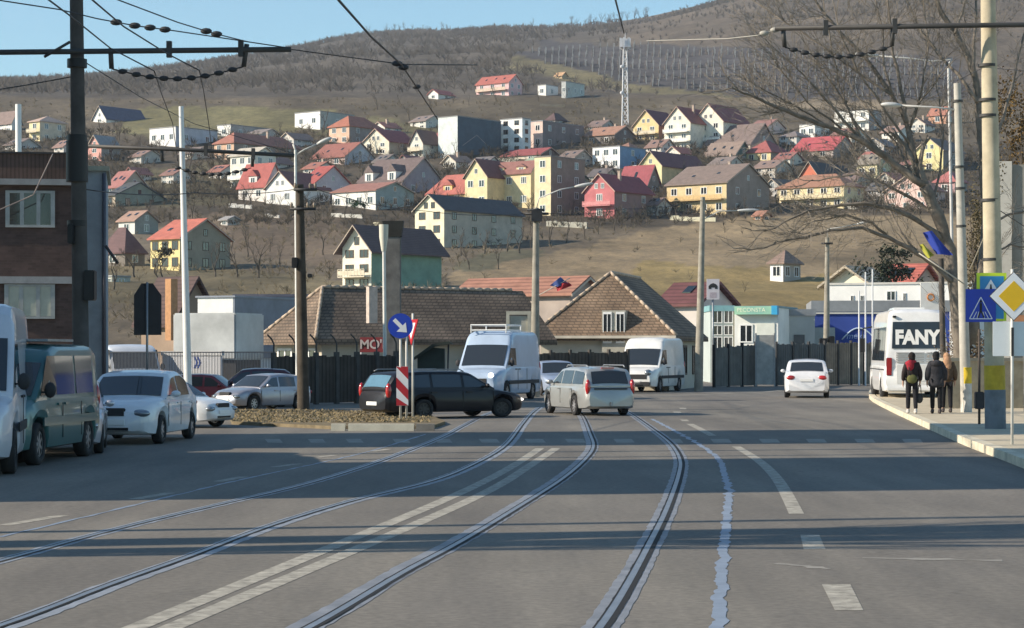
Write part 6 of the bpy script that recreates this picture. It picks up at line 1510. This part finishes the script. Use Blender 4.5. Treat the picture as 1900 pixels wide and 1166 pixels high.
# ------------------------------------------------------------------ cell tower
def mast():
    px, base = 1160, 238; Y = depth_at(px, base); k = Y / F; p = W(px, base, Y); z0 = terr_z(p.x, Y); H = EYE - (88 - HY) * k - z0
    o = thing('cell_tower', 'white lattice phone mast with antenna panels above the houses', 'mast', (p.x, Y, z0)); m = M((.6, .6, .62), .6, .1)
    mb = MB(); n = 9; w0, w1 = 1.9, 1.0; lev = [(w0 + (w1 - w0) * i / n, H * i / n) for i in range(n + 1)]
    for sx in (-1, 1):
        for sy in (-1, 1): mb.tube([(sx * w * .5 * 1.0, sy * w * .5, z) for w, z in lev], .16, 5)
    for (w, z), (w2, z2) in zip(lev, lev[1:]):
        for sy in (-1, 1):
            mb.tube([(-w / 2, sy * w / 2, z), (w2 / 2, sy * w2 / 2, z2)], .1, 4); mb.tube([(w / 2, sy * w / 2, z), (-w2 / 2, sy * w2 / 2, z2)], .1, 4)
        for sx in (-1, 1): mb.tube([(sx * w / 2, -w / 2, z), (sx * w2 / 2, w2 / 2, z2)], .1, 4)
        mb.tube([(-w2 / 2, -w2 / 2, z2), (w2 / 2, -w2 / 2, z2)], .08, 4)
    mb.build('lattice', m, o)
    for i in range(6):
        t = i * math.pi / 3 + .2; x, y = 1.45 * math.cos(t), 1.45 * math.sin(t)
        a = MB(); a.box(x - .28, x + .28, y - .15, y + .15, H - .6, H + 2.8); a.build('antenna_panel', m, o)
    a = MB(); a.tube([(0, 0, H), (0, 0, H + 4.2)], .1, 6); a.build('spire', m, o)
    a = MB(); a.box(-1.6, 1.6, -1.6, 1.6, H - .1, H); a.build('platform', m, o)
    for z in (H * .42, H * .75): a = MB(); a.ell((-1.1, -1, z), (.55, .3, .55), 10, 6); a.build('dish', m, o, True)
mast()
# ------------------------------------------------------------------ overhead wires
def wire(label, pts, r=.013, sag=0.0, m=DARK, knots=()):
    P = [W(*q) for q in pts]; full = []
    for a, b in zip(P, P[1:]):
        n = 10
        for i in range(n):
            t = i / n; q = a.lerp(b, t); q.z -= sag * 4 * t * (1 - t); full.append(q)
    full.append(P[-1]); mb = MB(); mb.tube(full, r, 5)
    for t in knots:
        q = full[int(t * (len(full) - 1))]; mb.ell(q, (.11, .06, .06), 8, 5)
    tag(mb.build('overhead_wire', m, None, True), label, 'wire', 'overhead wires of the tram line')
wire('thick contact wire slanting from the top edge past the hill to the rooftops', [(560, -90, 20), (628, 0, 26), (690, 70, 34), (745, 120, 42), (775, 165, 52), (812, 222, 68)], .018, 0, DARK, (.62, .78))
wire('wire coming down past the top of the cell tower', [(1128, -60, 24), (1143, 4, 30), (1158, 62, 44)], .014)
wire('thin cross-span wire from the long pole arm toward the hill', [(540, 92, 43), (620, 103, 43), (750, 120, 42), (885, 121, 45)], .011, 0, DARK, (.66,))
wire('uppermost wire at top left sloping down to the arm end with two dark insulators', [(160, -22, 34), (330, 42, 38), (395, 62, 40), (460, 78, 42.8)], .012, 0, DARK, (.62, .7))
wire('wire crossing the sky at left with a string of insulators', [(-60, -8, 36), (110, 18, 37), (180, 35, 38), (250, 48, 39), (320, 57, 40), (420, 72, 42), (540, 90, 42.8)], .012, 0, DARK, (.42, .5, .58, .64))
wire('contact wire from the top left edge down to the left insulator of the arm', [(70, -15, 28), (128, 28, 34), (205, 90, 41), (286, 132, 42.8)], .014)
wire('contact wire from the top edge down to the right insulator of the arm', [(150, -18, 28), (230, 50, 36), (310, 100, 41), (370, 131, 42.8)], .014)
wire('wire falling from the left insulator toward the houses', [(286, 132, 42.8), (300, 175, 52), (320, 228, 62), (330, 300, 62)], .012)
wire('wire falling from the right insulator toward the second arm', [(370, 131, 42.8), (378, 170, 52), (388, 235, 62), (396, 308, 62)], .012)
wire('slack wire slanting from the dark catenary pole behind the rooftops', [(158, 116, 43), (260, 180, 58), (360, 230, 75), (545, 285, 80)], .012)
wire('wire from the left edge rising to the dark catenary pole', [(-60, 176, 40), (50, 158, 42), (132, 143, 43)], .012)
wire('low wire sagging from the dark catenary pole to the wooden pole', [(160, 352, 43), (360, 358, 55), (545, 352, 66)], .012, .08)
wire('power line strung from the wooden pole to the power pole beyond', [(588, 352, 66), (790, 392, 77), (975, 396, 88)], .012, .12)
wire('power line strung from the beyond power pole to the tiled house pole', [(1015, 396, 88), (1160, 388, 94), (1302, 372, 101)], .012, .12)
wire('white span wire with pale insulators from the right arm to the hillside', [(1438, 56, 47), (1405, 66, 47), (1350, 72, 50), (1200, 76, 60)], .011, 0, M((.4, .38, .33), .6, .1), (.0, .2))
wire('pair of cables running off right from the concrete pole', [(1838, 380, 47), (1900, 420, 50), (1990, 440, 54)], .012)
wire('cable from the slim pole to the concrete pole and away to the right', [(1776, 150, 60), (1826, 125, 52), (1990, 140, 45)], .01)
wire('stay wire slanting between the concrete pole and the slim pole', [(1838, 412, 47), (1800, 500, 56)], .012, 0, M((.45, .42, .34), .6, .1))
wire('drooping cable on the brick wall below the roof edge', [(-30, 402, 66), (40, 372, 66.5), (62, 362, 66.5), (98, 286, 67)], .02, 0, M((.25, .2, .18), .7, .1))
# ------------------------------------------------------------------ big bare tree at the right
def big_tree():
    Y0 = 66.0; rnd = random.Random(77); k = Y0 / F
    tr, cr = MB(), MB()
    base = W(1787, 0, Y0); base.z = .1
    def V(x, y, d=0): return W(x, y, Y0 + d)
    def twigs(p, d, L, r, lv):
        q = p + d * L; m_ = p.lerp(q, .5) + Vector((rnd.uniform(-1, 1), rnd.uniform(-1, 1), rnd.uniform(-1, 1))) * L * .07
        cr.tube([p, m_, q], [r, r * .85, r * .6], 4 if r > .015 else 3, cap=False)
        if lv <= 0 or L < .12: return
        for i in range(rnd.choice((2, 2, 3))):
            nd = (d + Vector((rnd.uniform(-1, 1), rnd.uniform(-1, 1), rnd.uniform(-.75, .95))) * .62).normalized()
            s_ = q if i == 0 else p.lerp(q, rnd.uniform(.35, .95))
            twigs(s_, nd, L * rnd.uniform(.6, .85), max(r * .62, .006), lv - 1)
    def limb(pts, w0, w1, tw=6, dep=0.0, lv=3):
        P = [V(x, y, dep * i / max(1, len(pts) - 1) + rnd.uniform(-.15, .15)) for i, (x, y) in enumerate(pts)]
        full = []
        for a, b in zip(P, P[1:]):
            for t in (0, .33, .67): full.append(a.lerp(b, t) + Vector((rnd.uniform(-1, 1), rnd.uniform(-1, 1), rnd.uniform(-1, 1))) * .025)
        full.append(P[-1]); n = len(full)
        tr.tube(full, [(w0 + (w1 - w0) * i / (n - 1)) * k / 2 * (.9 if w0 > 20 else .8) * rnd.uniform(.92, 1.1) for i in range(n)], 8)
        for i in range(int(tw * 1.7)):
            t = rnd.uniform(.25, 1); q = full[int(t * (n - 1))]; d = (full[min(n - 1, int(t * (n - 1)) + 1)] - full[max(0, int(t * (n - 1)) - 1)]).normalized()
            nd = (d * .8 + Vector((rnd.uniform(-1, 1), rnd.uniform(-1, 1), rnd.uniform(-.7, 1.0)))).normalized()
            twigs(q, nd, rnd.uniform(.5, 1.1), .012, lv)
        twigs(full[-1], (full[-1] - full[-3]).normalized(), .8, w1 * k / 2 * .9, lv)
    limb([(1787, 740), (1782, 640), (1774, 540), (1762, 465), (1740, 398), (1715, 345)], 34, 22, 3)
    limb([(1715, 345), (1660, 305), (1600, 262), (1540, 236), (1480, 215), (1420, 190), (1395, 178)], 19, 5, 16, -1)
    limb([(1718, 350), (1700, 300), (1690, 270), (1680, 220), (1655, 175), (1610, 112), (1560, 62), (1520, 12), (1490, -40)], 15, 5, 12, 1)
    limb([(1682, 228), (1676, 180), (1658, 100), (1652, 50), (1645, -30)], 9, 4, 8, .5)
    limb([(1655, 175), (1640, 120), (1638, 60), (1625, 0)], 7, 3, 7, 1)
    limb([(1690, 232), (1700, 200), (1716, 178)], 8, 4, 4)
    limb([(1600, 262), (1550, 205), (1500, 148), (1470, 120)], 8, 3, 9, -.6)
    limb([(1640, 292), (1585, 225), (1560, 180), (1520, 120)], 7, 3, 8, .6)
    limb([(1540, 236), (1490, 205), (1440, 178)], 5, 3, 6, -.4)
    limb([(1765, 470), (1735, 430), (1700, 408), (1660, 388), (1610, 378), (1560, 382), (1500, 392), (1455, 412)], 14, 4, 14, -1.4)
    limb([(1772, 530), (1735, 492), (1700, 470), (1650, 442), (1600, 424), (1545, 428), (1490, 440), (1440, 452)], 13, 4, 14, -1.8)
    limb([(1650, 442), (1620, 415), (1570, 400), (1530, 408)], 7, 3, 7, -.8)
    limb([(1745, 405), (1700, 372), (1640, 340), (1590, 322), (1540, 330)], 10, 3, 12, .8)
    limb([(1700, 335), (1660, 262), (1628, 232), (1600, 190)], 7, 3, 7, .9)
    limb([(1700, 465), (1672, 430), (1650, 390), (1640, 350)], 6, 3, 6, 1)
    limb([(1730, 380), (1745, 320), (1750, 250), (1742, 180)], 7, 3, 8, 1.2)
    limb([(1598, 260), (1578, 215), (1556, 150), (1542, 85), (1530, 20)], 6, 2.5, 9, .4)
    limb([(1655, 178), (1602, 142), (1545, 100), (1485, 58), (1440, 30)], 6, 2.5, 9, .8)
    limb([(1692, 272), (1642, 205), (1592, 132), (1560, 70), (1548, 10)], 7, 2.5, 9, -.5)
    limb([(1700, 300), (1690, 240), (1712, 160), (1722, 90), (1715, 20)], 7, 3, 9, .9)
    limb([(1560, 240), (1500, 190), (1455, 140), (1425, 100)], 5, 2, 8, -.9)
    limb([(1500, 222), (1460, 206), (1430, 212), (1400, 205)], 4, 2, 6, -.7)
    # rear stem that runs up beside the concrete pole
    limb([(1800, 640), (1822, 500), (1830, 400), (1826, 300), (1818, 220), (1812, 150), (1795, 100), (1772, 60), (1745, 20), (1720, -40)], 24, 8, 10, 2)
    limb([(1815, 190), (1780, 140), (1742, 100), (1712, 60), (1690, 20), (1672, -30)], 9, 3, 10, 2)
    limb([(1808, 140), (1806, 80), (1812, 20), (1805, -40)], 9, 4, 8, 2)
    limb([(1772, 60), (1790, 10), (1800, -40)], 7, 4, 5, 2)
    limb([(1824, 300), (1862, 220), (1880, 150), (1900, 60), (1910, 0)], 9, 4, 9, 2)
    limb([(1828, 420), (1870, 400), (1910, 390), (1960, 395)], 7, 4, 6, 1)
    limb([(1826, 480), (1875, 455), (1920, 462)], 6, 3, 6, 1)
    o = tag(link('bare_tree', tr.mesh(M((.185, .16, .132), .95, .4, 4, bump=.4, spec=.15, key='bigbark'), True), None), 'big leafless tree spreading wide branches left from behind the concrete poles', 'tree')
    cr.build('crown', M((.20, .175, .145), .95, .3, 2, spec=.12, key='bigtwig'), o)
big_tree()
def leafy(label, px, py, Y, rx, rz_, col, n, seed, nm='shrub', leaf=.06, col2=None):
    rnd = random.Random(seed); c = W(px, py, Y); mb = MB(); st = MB()
    base = Vector((c.x, Y, .05)); st.tube([base, base.lerp(c, .5) + Vector((.05, 0, 0)), c], [.09, .06, .02], 6)
    for _ in range(9):
        a = rnd.uniform(0, 6.28); st.tube([c.lerp(base, rnd.uniform(0, .4)), c + Vector((math.cos(a) * rx * .8, math.sin(a) * rx * .6, rnd.uniform(-.6, .9) * rz_))], [.03, .008], 4)
    lumps = [(Vector((rnd.gauss(0, .5) * rx, rnd.gauss(0, .5) * rx, rnd.gauss(0, .5) * rz_)), rnd.uniform(.25, .5)) for _ in range(14)]
    for _ in range(n):
        l, s = rnd.choice(lumps); q = c + l + Vector((rnd.gauss(0, s) * rx, rnd.gauss(0, s) * rx, rnd.gauss(0, s) * rz_)) * .6
        u = Vector((rnd.uniform(-1, 1), rnd.uniform(-1, 1), rnd.uniform(-1, 1))).normalized() * leaf; v = u.cross(Vector((rnd.uniform(-1, 1), rnd.uniform(-1, 1), 1))).normalized() * leaf * .6
        mb.add([q - u, q + v, q + u, q - v], [(0, 1, 2, 3)])
    o = tag(st.build(nm, BARK), label, 'shrub'); mb.build('foliage', M(col, .9, .4, 1.5, spec=.15, key='leaf', col2=col2), o)
leafy('brown-leaved bush hanging over the concrete wall at the right edge', 1895, 235, 82, 1.0, 1.5, (.11, .07, .03), 2600, 3, leaf=.07, col2=(.18, .12, .05))
leafy('olive ivy-covered shrub filling the gap between the two concrete poles', 1812, 460, 74, .5, 2.2, (.12, .10, .055), 1800, 5, leaf=.05)
leafy('dark green bush beside the cream gabled house', 1652, 500, 185, 1.9, 1.5, (.035, .045, .03), 1600, 6, leaf=.16)
leafy('dry brown hedge scrub behind the pedestrians and the low wall', 1800, 640, 68, .9, .9, (.16, .125, .085), 1500, 7, leaf=.05)
leafy('small green shrub growing in front of the white bungalow', 663, 378, 470, 1.5, 1.0, (.035, .07, .03), 500, 8, leaf=.2)
leafy('dark green bush below the maroon roof at left', 300, 470, 345, 1.6, .8, (.05, .05, .035), 500, 9, leaf=.2)

# ------------------------------------------------------------------ people
def skin_mesh(verts, edges, rad, mats, sub=2, root=0):
    me = bpy.data.meshes.new('m'); me.from_pydata(verts, edges, [])
    o = bpy.data.objects.new('m', me); COL.objects.link(o)
    sk = o.modifiers.new('s', 'SKIN'); sk.use_smooth_shade = True
    for i, v in enumerate(me.skin_vertices[0].data):
        r = rad[i]; v.radius = r if isinstance(r, tuple) else (r, r); v.use_root = (i == root)
    ss = o.modifiers.new('u', 'SUBSURF'); ss.levels = sub; ss.render_levels = sub
    bpy.context.view_layer.update()
    out = bpy.data.meshes.new_from_object(o.evaluated_get(bpy.context.evaluated_depsgraph_get()))
    bpy.data.objects.remove(o)
    out.materials.clear(); out.materials.append(mats)
    return out
SKIN = M((.55, .33, .24), .6, .1, 8)
def person(label, px, py, height, hd, coat, trousers, hairc, coat_len=.86, bulk=1.0, stride=.12, scarf=None, hood=None, bag=None, shoe=(.5, .48, .45), longhair=False, fur=False):
    p = G(px, py, .146); s = height / 1.72
    hx, hy = head(hd); o = thing('person', label, 'person', (p.x, p.y, .146), math.atan2(hy, hx) - R(90)); o.scale = (s, s, s)
    st = stride
    # joints; facing local +y
    J = dict(pel=(0, 0, .93), sp=(0, .0, 1.12), ch=(0, .01, 1.33), nk=(0, .02, 1.475), hb=(0, .035, 1.56), ht=(0, .04, 1.66), sl=(-.165, .0, 1.40), sr=(.165, .0, 1.40),
             el=(-.235, -.05, 1.13), er=(.235, -.02, 1.13), wl=(-.24, .06, .90), wr=(.245, .10, .90), hl=(-.09, 0, .90), hr=(.09, 0, .90),
             kl=(-.095, st * .6, .50), kr=(.095, -st * .1, .50), al=(-.09, st, .09), ar=(.09, -st, .10), tl=(-.10, st + .13, .03), tr=(.10, -st + .13, .03))
    names = list(J); V = [J[n] for n in names]; ix = {n: i for i, n in enumerate(names)}
    E = [('pel', 'sp'), ('sp', 'ch'), ('ch', 'nk'), ('nk', 'hb'), ('hb', 'ht'), ('ch', 'sl'), ('ch', 'sr'), ('sl', 'el'), ('sr', 'er'), ('el', 'wl'), ('er', 'wr'), ('pel', 'hl'), ('pel', 'hr'), ('hl', 'kl'), ('hr', 'kr'), ('kl', 'al'), ('kr', 'ar'), ('al', 'tl'), ('ar', 'tr')]
    rd = dict(pel=(.15, .11), sp=(.135, .1), ch=(.15, .1), nk=.055, hb=.085, ht=.09, sl=.06, sr=.06, el=.042, er=.042, wl=.03, wr=.03, hl=.085, hr=.085, kl=.055, kr=.055, al=.038, ar=.038, tl=.035, tr=.035)
    edges = [(ix[a], ix[b]) for a, b in E]; rads = [rd[n] for n in names]
    def addv(pt, r, par):
        V.append(pt); rads.append(r); edges.append((par, len(V) - 1)); return len(V) - 1
    for sd, w_ in ((-1, 'wl'), (1, 'wr')):       # hands: palm, four unequal fingers, thumb on the side
        x, y, z = J[w_]; pm = addv((x, y + .035, z - .07), (.034, .02), ix[w_])
        for i, L in enumerate((.062, .072, .067, .05)):
            f1 = addv((x + sd * .002, y + .035 - .026 + .02 * i - .004, z - .07 - L * .6), .0095, pm); addv((x - sd * .012, y + .04 - .026 + .02 * i, z - .07 - L * 1.15), .008, f1)
        t1 = addv((x - sd * .015, y + .07, z - .075), .010, pm); addv((x - sd * .02, y + .085, z - .11), .009, t1)
    nose = addv((0, .155, 1.60), .014, ix['hb'])
    me = skin_mesh(V, edges, rads, SKIN); link('body', me, o)
    for sd in (-1, 1):
        mb = MB(); mb.ell((sd * .088, .03, 1.61), (.014, .025, .034), 8, 6); mb.build('ear', SKIN, o, True)
        mb = MB(); mb.ell((sd * .034, .122, 1.635), (.014, .008, .009), 8, 6); mb.build('eye', M((.05, .04, .035), .3, 0, key='eye'), o, True)
    mb = MB(); mb.ell((0, .125, 1.565), (.026, .008, .007), 8, 5); mb.build('mouth', M((.35, .12, .1), .5, 0, key='mouth'), o, True)
    b = bulk; L = coat_len
    cv = [(0, 0, L), (0, 0, L + .14), (0, .0, 1.13), (0, .0, 1.30), (0, .01, 1.43), (-.165, 0, 1.40), (.165, 0, 1.40), J['el'], J['er'], (J['wl'][0], J['wl'][1] - .02, .93), (J['wr'][0], J['wr'][1] - .02, .93)]
    ce = [(0, 1), (1, 2), (2, 3), (3, 4), (3, 5), (3, 6), (5, 7), (6, 8), (7, 9), (8, 10)]
    crd = [(.205 * b, .155 * b), (.20 * b, .15 * b), (.185 * b, .14 * b), (.19 * b, .14 * b), (.095 * b, .09 * b), .095 * b, .095 * b, .078 * b, .078 * b, .06 * b, .06 * b]
    cm = M(coat, .9, .3, 14 if not fur else 22, spec=.2, key='coat', bump=.3 if not fur else .8)
    link('coat', skin_mesh(cv, ce, crd, cm, root=2), o)
    tv = [(0, 0, .93), J['hl'], J['hr'], (J['kl'][0], J['kl'][1], .5), (J['kr'][0], J['kr'][1], .5), (J['al'][0], J['al'][1], .12), (J['ar'][0], J['ar'][1], .12)]
    te = [(0, 1), (0, 2), (1, 3), (2, 4), (3, 5), (4, 6)]
    link('trousers', skin_mesh(tv, te, [(.15, .12), .102, .102, .074, .074, .062, .062], M(trousers, .9, .25, 12, spec=.2, key='trs')), o)
    for a_, t_ in (('al', 'tl'), ('ar', 'tr')):
        mb = MB(); x, y, z = J[a_]; mb.ell((x, y + .06, .055), (.052, .145, .058), 10, 6); mb.ell((x, y - .0, .09), (.05, .06, .07), 8, 5); mb.build('shoe', M(shoe, .7, .2, 9), o, True)
    hm = M(hairc, .85, .3, 25, spec=.3, key='hair'); mb = MB(); mb.ell((0, .015, 1.645), (.104, .112, .115), 14, 9); mb.ell((0, -.035, 1.57), (.092, .07, .10), 12, 8)
    if longhair:
        mb.ell((0, -.075, 1.46), (.125, .075, .19), 12, 8); mb.ell((.03, -.1, 1.36), (.09, .05, .13), 10, 7)
    mb.build('hair', hm, o, True)
    if scarf:
        mb = MB(); mb.ell((0, 0, 1.48), (.135, .12, .07), 12, 7); mb.ell((-.06, -.11, 1.38), (.11, .05, .16), 12, 7); mb.ell((-.11, -.06, 1.43), (.09, .09, .08), 10, 7); mb.build('scarf', M(scarf, .9, .3, 15, spec=.15, key='scarf'), o, True)
    if hood:
        mb = MB(); mb.ell((0, -.1, 1.42), (.16, .1, .1), 12, 8); mb.build('hood', cm, o, True)
    if bag:
        mb = MB(); mb.ell((-.02, -.17, .99), (.15, .05, .13), 12, 8); bb = mb.build('backpack', M(bag, .9, .25, 12, spec=.15, key='bag'), o, True)
        part_tube(bb, 'strap', [(-.08, -.19, 1.1), (-.12, -.13, 1.38), (-.12, .02, 1.46)], .014, DARK)
    return o
person('person in a dark jacket with red scarf and small olive rucksack, leftmost of the three', 1692, 768, 1.64, 2, (.035, .026, .026), (.02, .02, .024), (.018, .013, .012), .84, 1.0, .12, scarf=(.34, .03, .045), bag=(.13, .13, .05))
person('person in a long charcoal padded coat, in the middle of the three walkers', 1737, 768, 1.66, 4, (.038, .038, .044), (.016, .016, .018), (.01, .01, .011), .72, 1.22, .1, hood=True, shoe=(.05, .04, .04))
person('person in a brown fur jacket with long light hair, rightmost of the three', 1757, 766, 1.63, 3, (.13, .085, .055), (.017, .017, .02), (.42, .24, .14), .82, 1.08, .12, longhair=True, fur=True, shoe=(.05, .04, .04))
o = thing('handbag', 'dark handbag hanging at the right side of the person with the red scarf', 'bag', tuple(G(1706, 768, .146)))
mb = MB(); mb.ell((0, 0, .42), (.1, .05, .14), 10, 7); mb.build('pouch', DARK, o, True); part_tube(o, 'handle', [(-.04, 0, .52), (-.02, 0, .78), (.03, 0, .78), (.05, 0, .52)], .012, DARK)

# ------------------------------------------------------------------ unseen blocks, masts and trees left of the frame, placed for their long shadows
def caster(label, x0, x1, y0, y1, h, wall):
    o = thing('apartment_block', label, 'apartment block', ((x0 + x1) / 2, (y0 + y1) / 2, 0)); a, b = (x1 - x0) / 2, (y1 - y0) / 2
    mb = MB(); mb.box(-a, a, -b, b, 0, h); mb.build('wall', M(wall, .9, .15, .7, key='wall'), o)
    mb = MB(); mb.box(-a - .3, a + .3, -b - .0, b + .0, h, h + .4); mb.build('roof', DARK, o)
    for f in range(int(h // 3)):
        for k in range(max(1, int((y1 - y0) // 2.6))): window(o, a + .004, -b + 1.4 + k * 2.6, 1.6 + f * 3, 1.2, 1.4, R(90))
    return o
SL = math.tan(R(SUNAZ))
def sy(Yc, xc): return Yc + xc * SL      # depth of a caster at x=xc whose shadow crosses the view axis at depth Yc
X = -18.0
caster('pale apartment block left of the street, standing beside the parked vans', X - 9, X, sy(27.2, X), sy(34.2, X), 17.5, (.4, .36, .3))
caster('grey apartment block left of the street, behind the parked vans', X - 9, X, sy(41.6, X), sy(47.3, X), 17.5, (.36, .35, .33))
for i, (Yc, r, h, lab) in enumerate(((22.6, .12, 16, 'lighting mast left of the street, nearest the camera but two'), (21.2, .42, 15, 'unseen mast left of the street, thickened for its shadow streak'), (20.2, .16, 15, 'slim lighting mast left of the street'), (36.9, .1, 15, 'thin mast between the two apartment blocks'), (39.0, .12, 15, 'steel mast near the farther apartment block'))):  # thick mast widened to broaden its shadow streak
    o = thing('lighting_mast', lab, 'mast', (-15, sy(Yc, -15), 0)); mb = MB(); mb.tube([(0, 0, 0), (0, 0, h)], [r, r * .8], 10); mb.build('pole', OLDCONC, o, auto=50)
    part_tube(o, 'lamp_arm', [(0, 0, h - .2), (.5, .1, h + .1), (1.2, .2, h + .1)], .04, STEEL)
for i, (xt, Yc, h) in enumerate(((-8.6, 20.2, 12), (-10.4, 19.9, 15), (-12.6, 20.4, 17), (-15, 20.0, 18), (-9.5, 20.5, 9))):
    t = link('bare_tree', TREES[(2 * i + 1) % 7][0], None, (xt, sy(Yc, xt), 0), (0, 0, i * .9)); tag(t, 'unseen bare tree left of the street, squeezed for its soft shadow', 'tree', 'bare trees left of the street')
    link('crown', TREES[(2 * i + 1) % 7][1], t); t.scale = (h / 6 * .6, h / 6 * .45, h / 6 * 1.0)  # crowns squeezed to shape the soft shadow band
# ------------------------------------------------------------------ camera, light
cam = bpy.data.cameras.new('camera'); co = bpy.data.objects.new('camera', cam); COL.objects.link(co)
co.location = (0, 0, EYE); co.rotation_euler = (R(90), 0, 0)
cam.sensor_width = 36; cam.lens = F / 1900 * 36; cam.shift_y = (HY - 583) / 1900; cam.clip_end = 6000; cam.clip_start = .2
SC.camera = co
w = bpy.data.worlds.new('World'); SC.world = w; w.use_nodes = True
nt = w.node_tree; bg = nt.nodes['Background']
sky = nt.nodes.new('ShaderNodeTexSky'); sky.sky_type = 'NISHITA'; sky.sun_disc = False
sun_dir = Vector((-math.cos(R(SUNAZ)) * math.cos(R(SUNEL)), -math.sin(R(SUNAZ)) * math.cos(R(SUNEL)), math.sin(R(SUNEL))))
sky.sun_elevation = R(SUNEL); sky.sun_rotation = math.atan2(sun_dir.x, sun_dir.y)
sky.air_density = 1.0; sky.dust_density = .1; sky.ozone_density = 1.2; sky.altitude = 300
tint = nt.nodes.new('ShaderNodeMix'); tint.data_type = 'RGBA'; tint.blend_type = 'MULTIPLY'; tint.inputs['Factor'].default_value = 1
tint.inputs[7].default_value = (.84, 1.06, 1.10, 1)     # white balance of the clear winter sky
nt.links.new(sky.outputs['Color'], tint.inputs[6]); nt.links.new(tint.outputs[2], bg.inputs['Color']); bg.inputs['Strength'].default_value = .101
sl = bpy.data.lights.new('sun', 'SUN'); so = bpy.data.objects.new('sun', sl); COL.objects.link(so)
sl.energy = 5.0; sl.angle = R(.5); sl.color = (1, .875, .71)
so.rotation_euler = sun_dir.to_track_quat('Z', 'Y').to_euler()
SC.view_settings.view_transform = 'Standard'; SC.view_settings.look = 'None'; SC.view_settings.exposure = .6; SC.view_settings.gamma = 1

# thin winter haze over the valley
zt = max((v.co.z for v in bpy.data.objects['terrain'].data.vertices)) + 25
xs = [v.co.x for v in bpy.data.objects['terrain'].data.vertices]
mb = MB(); mb.box(min(xs) - 5, max(xs) + 5, -66, 2640, -4.5, zt)
hm = bpy.data.materials.new('haze'); hm.use_nodes = True; nt = hm.node_tree
for n in list(nt.nodes):
    if n.type == 'BSDF_PRINCIPLED': nt.nodes.remove(n)
pv = nt.nodes.new('ShaderNodeVolumePrincipled'); pv.inputs['Color'].default_value = (.80, .88, 1, 1); pv.inputs['Density'].default_value = .00010; pv.inputs['Anisotropy'].default_value = .2
nt.links.new(pv.outputs['Volume'], [n for n in nt.nodes if n.type == 'OUTPUT_MATERIAL'][0].inputs['Volume'])
tag(mb.build('haze', hm), kind='stuff')
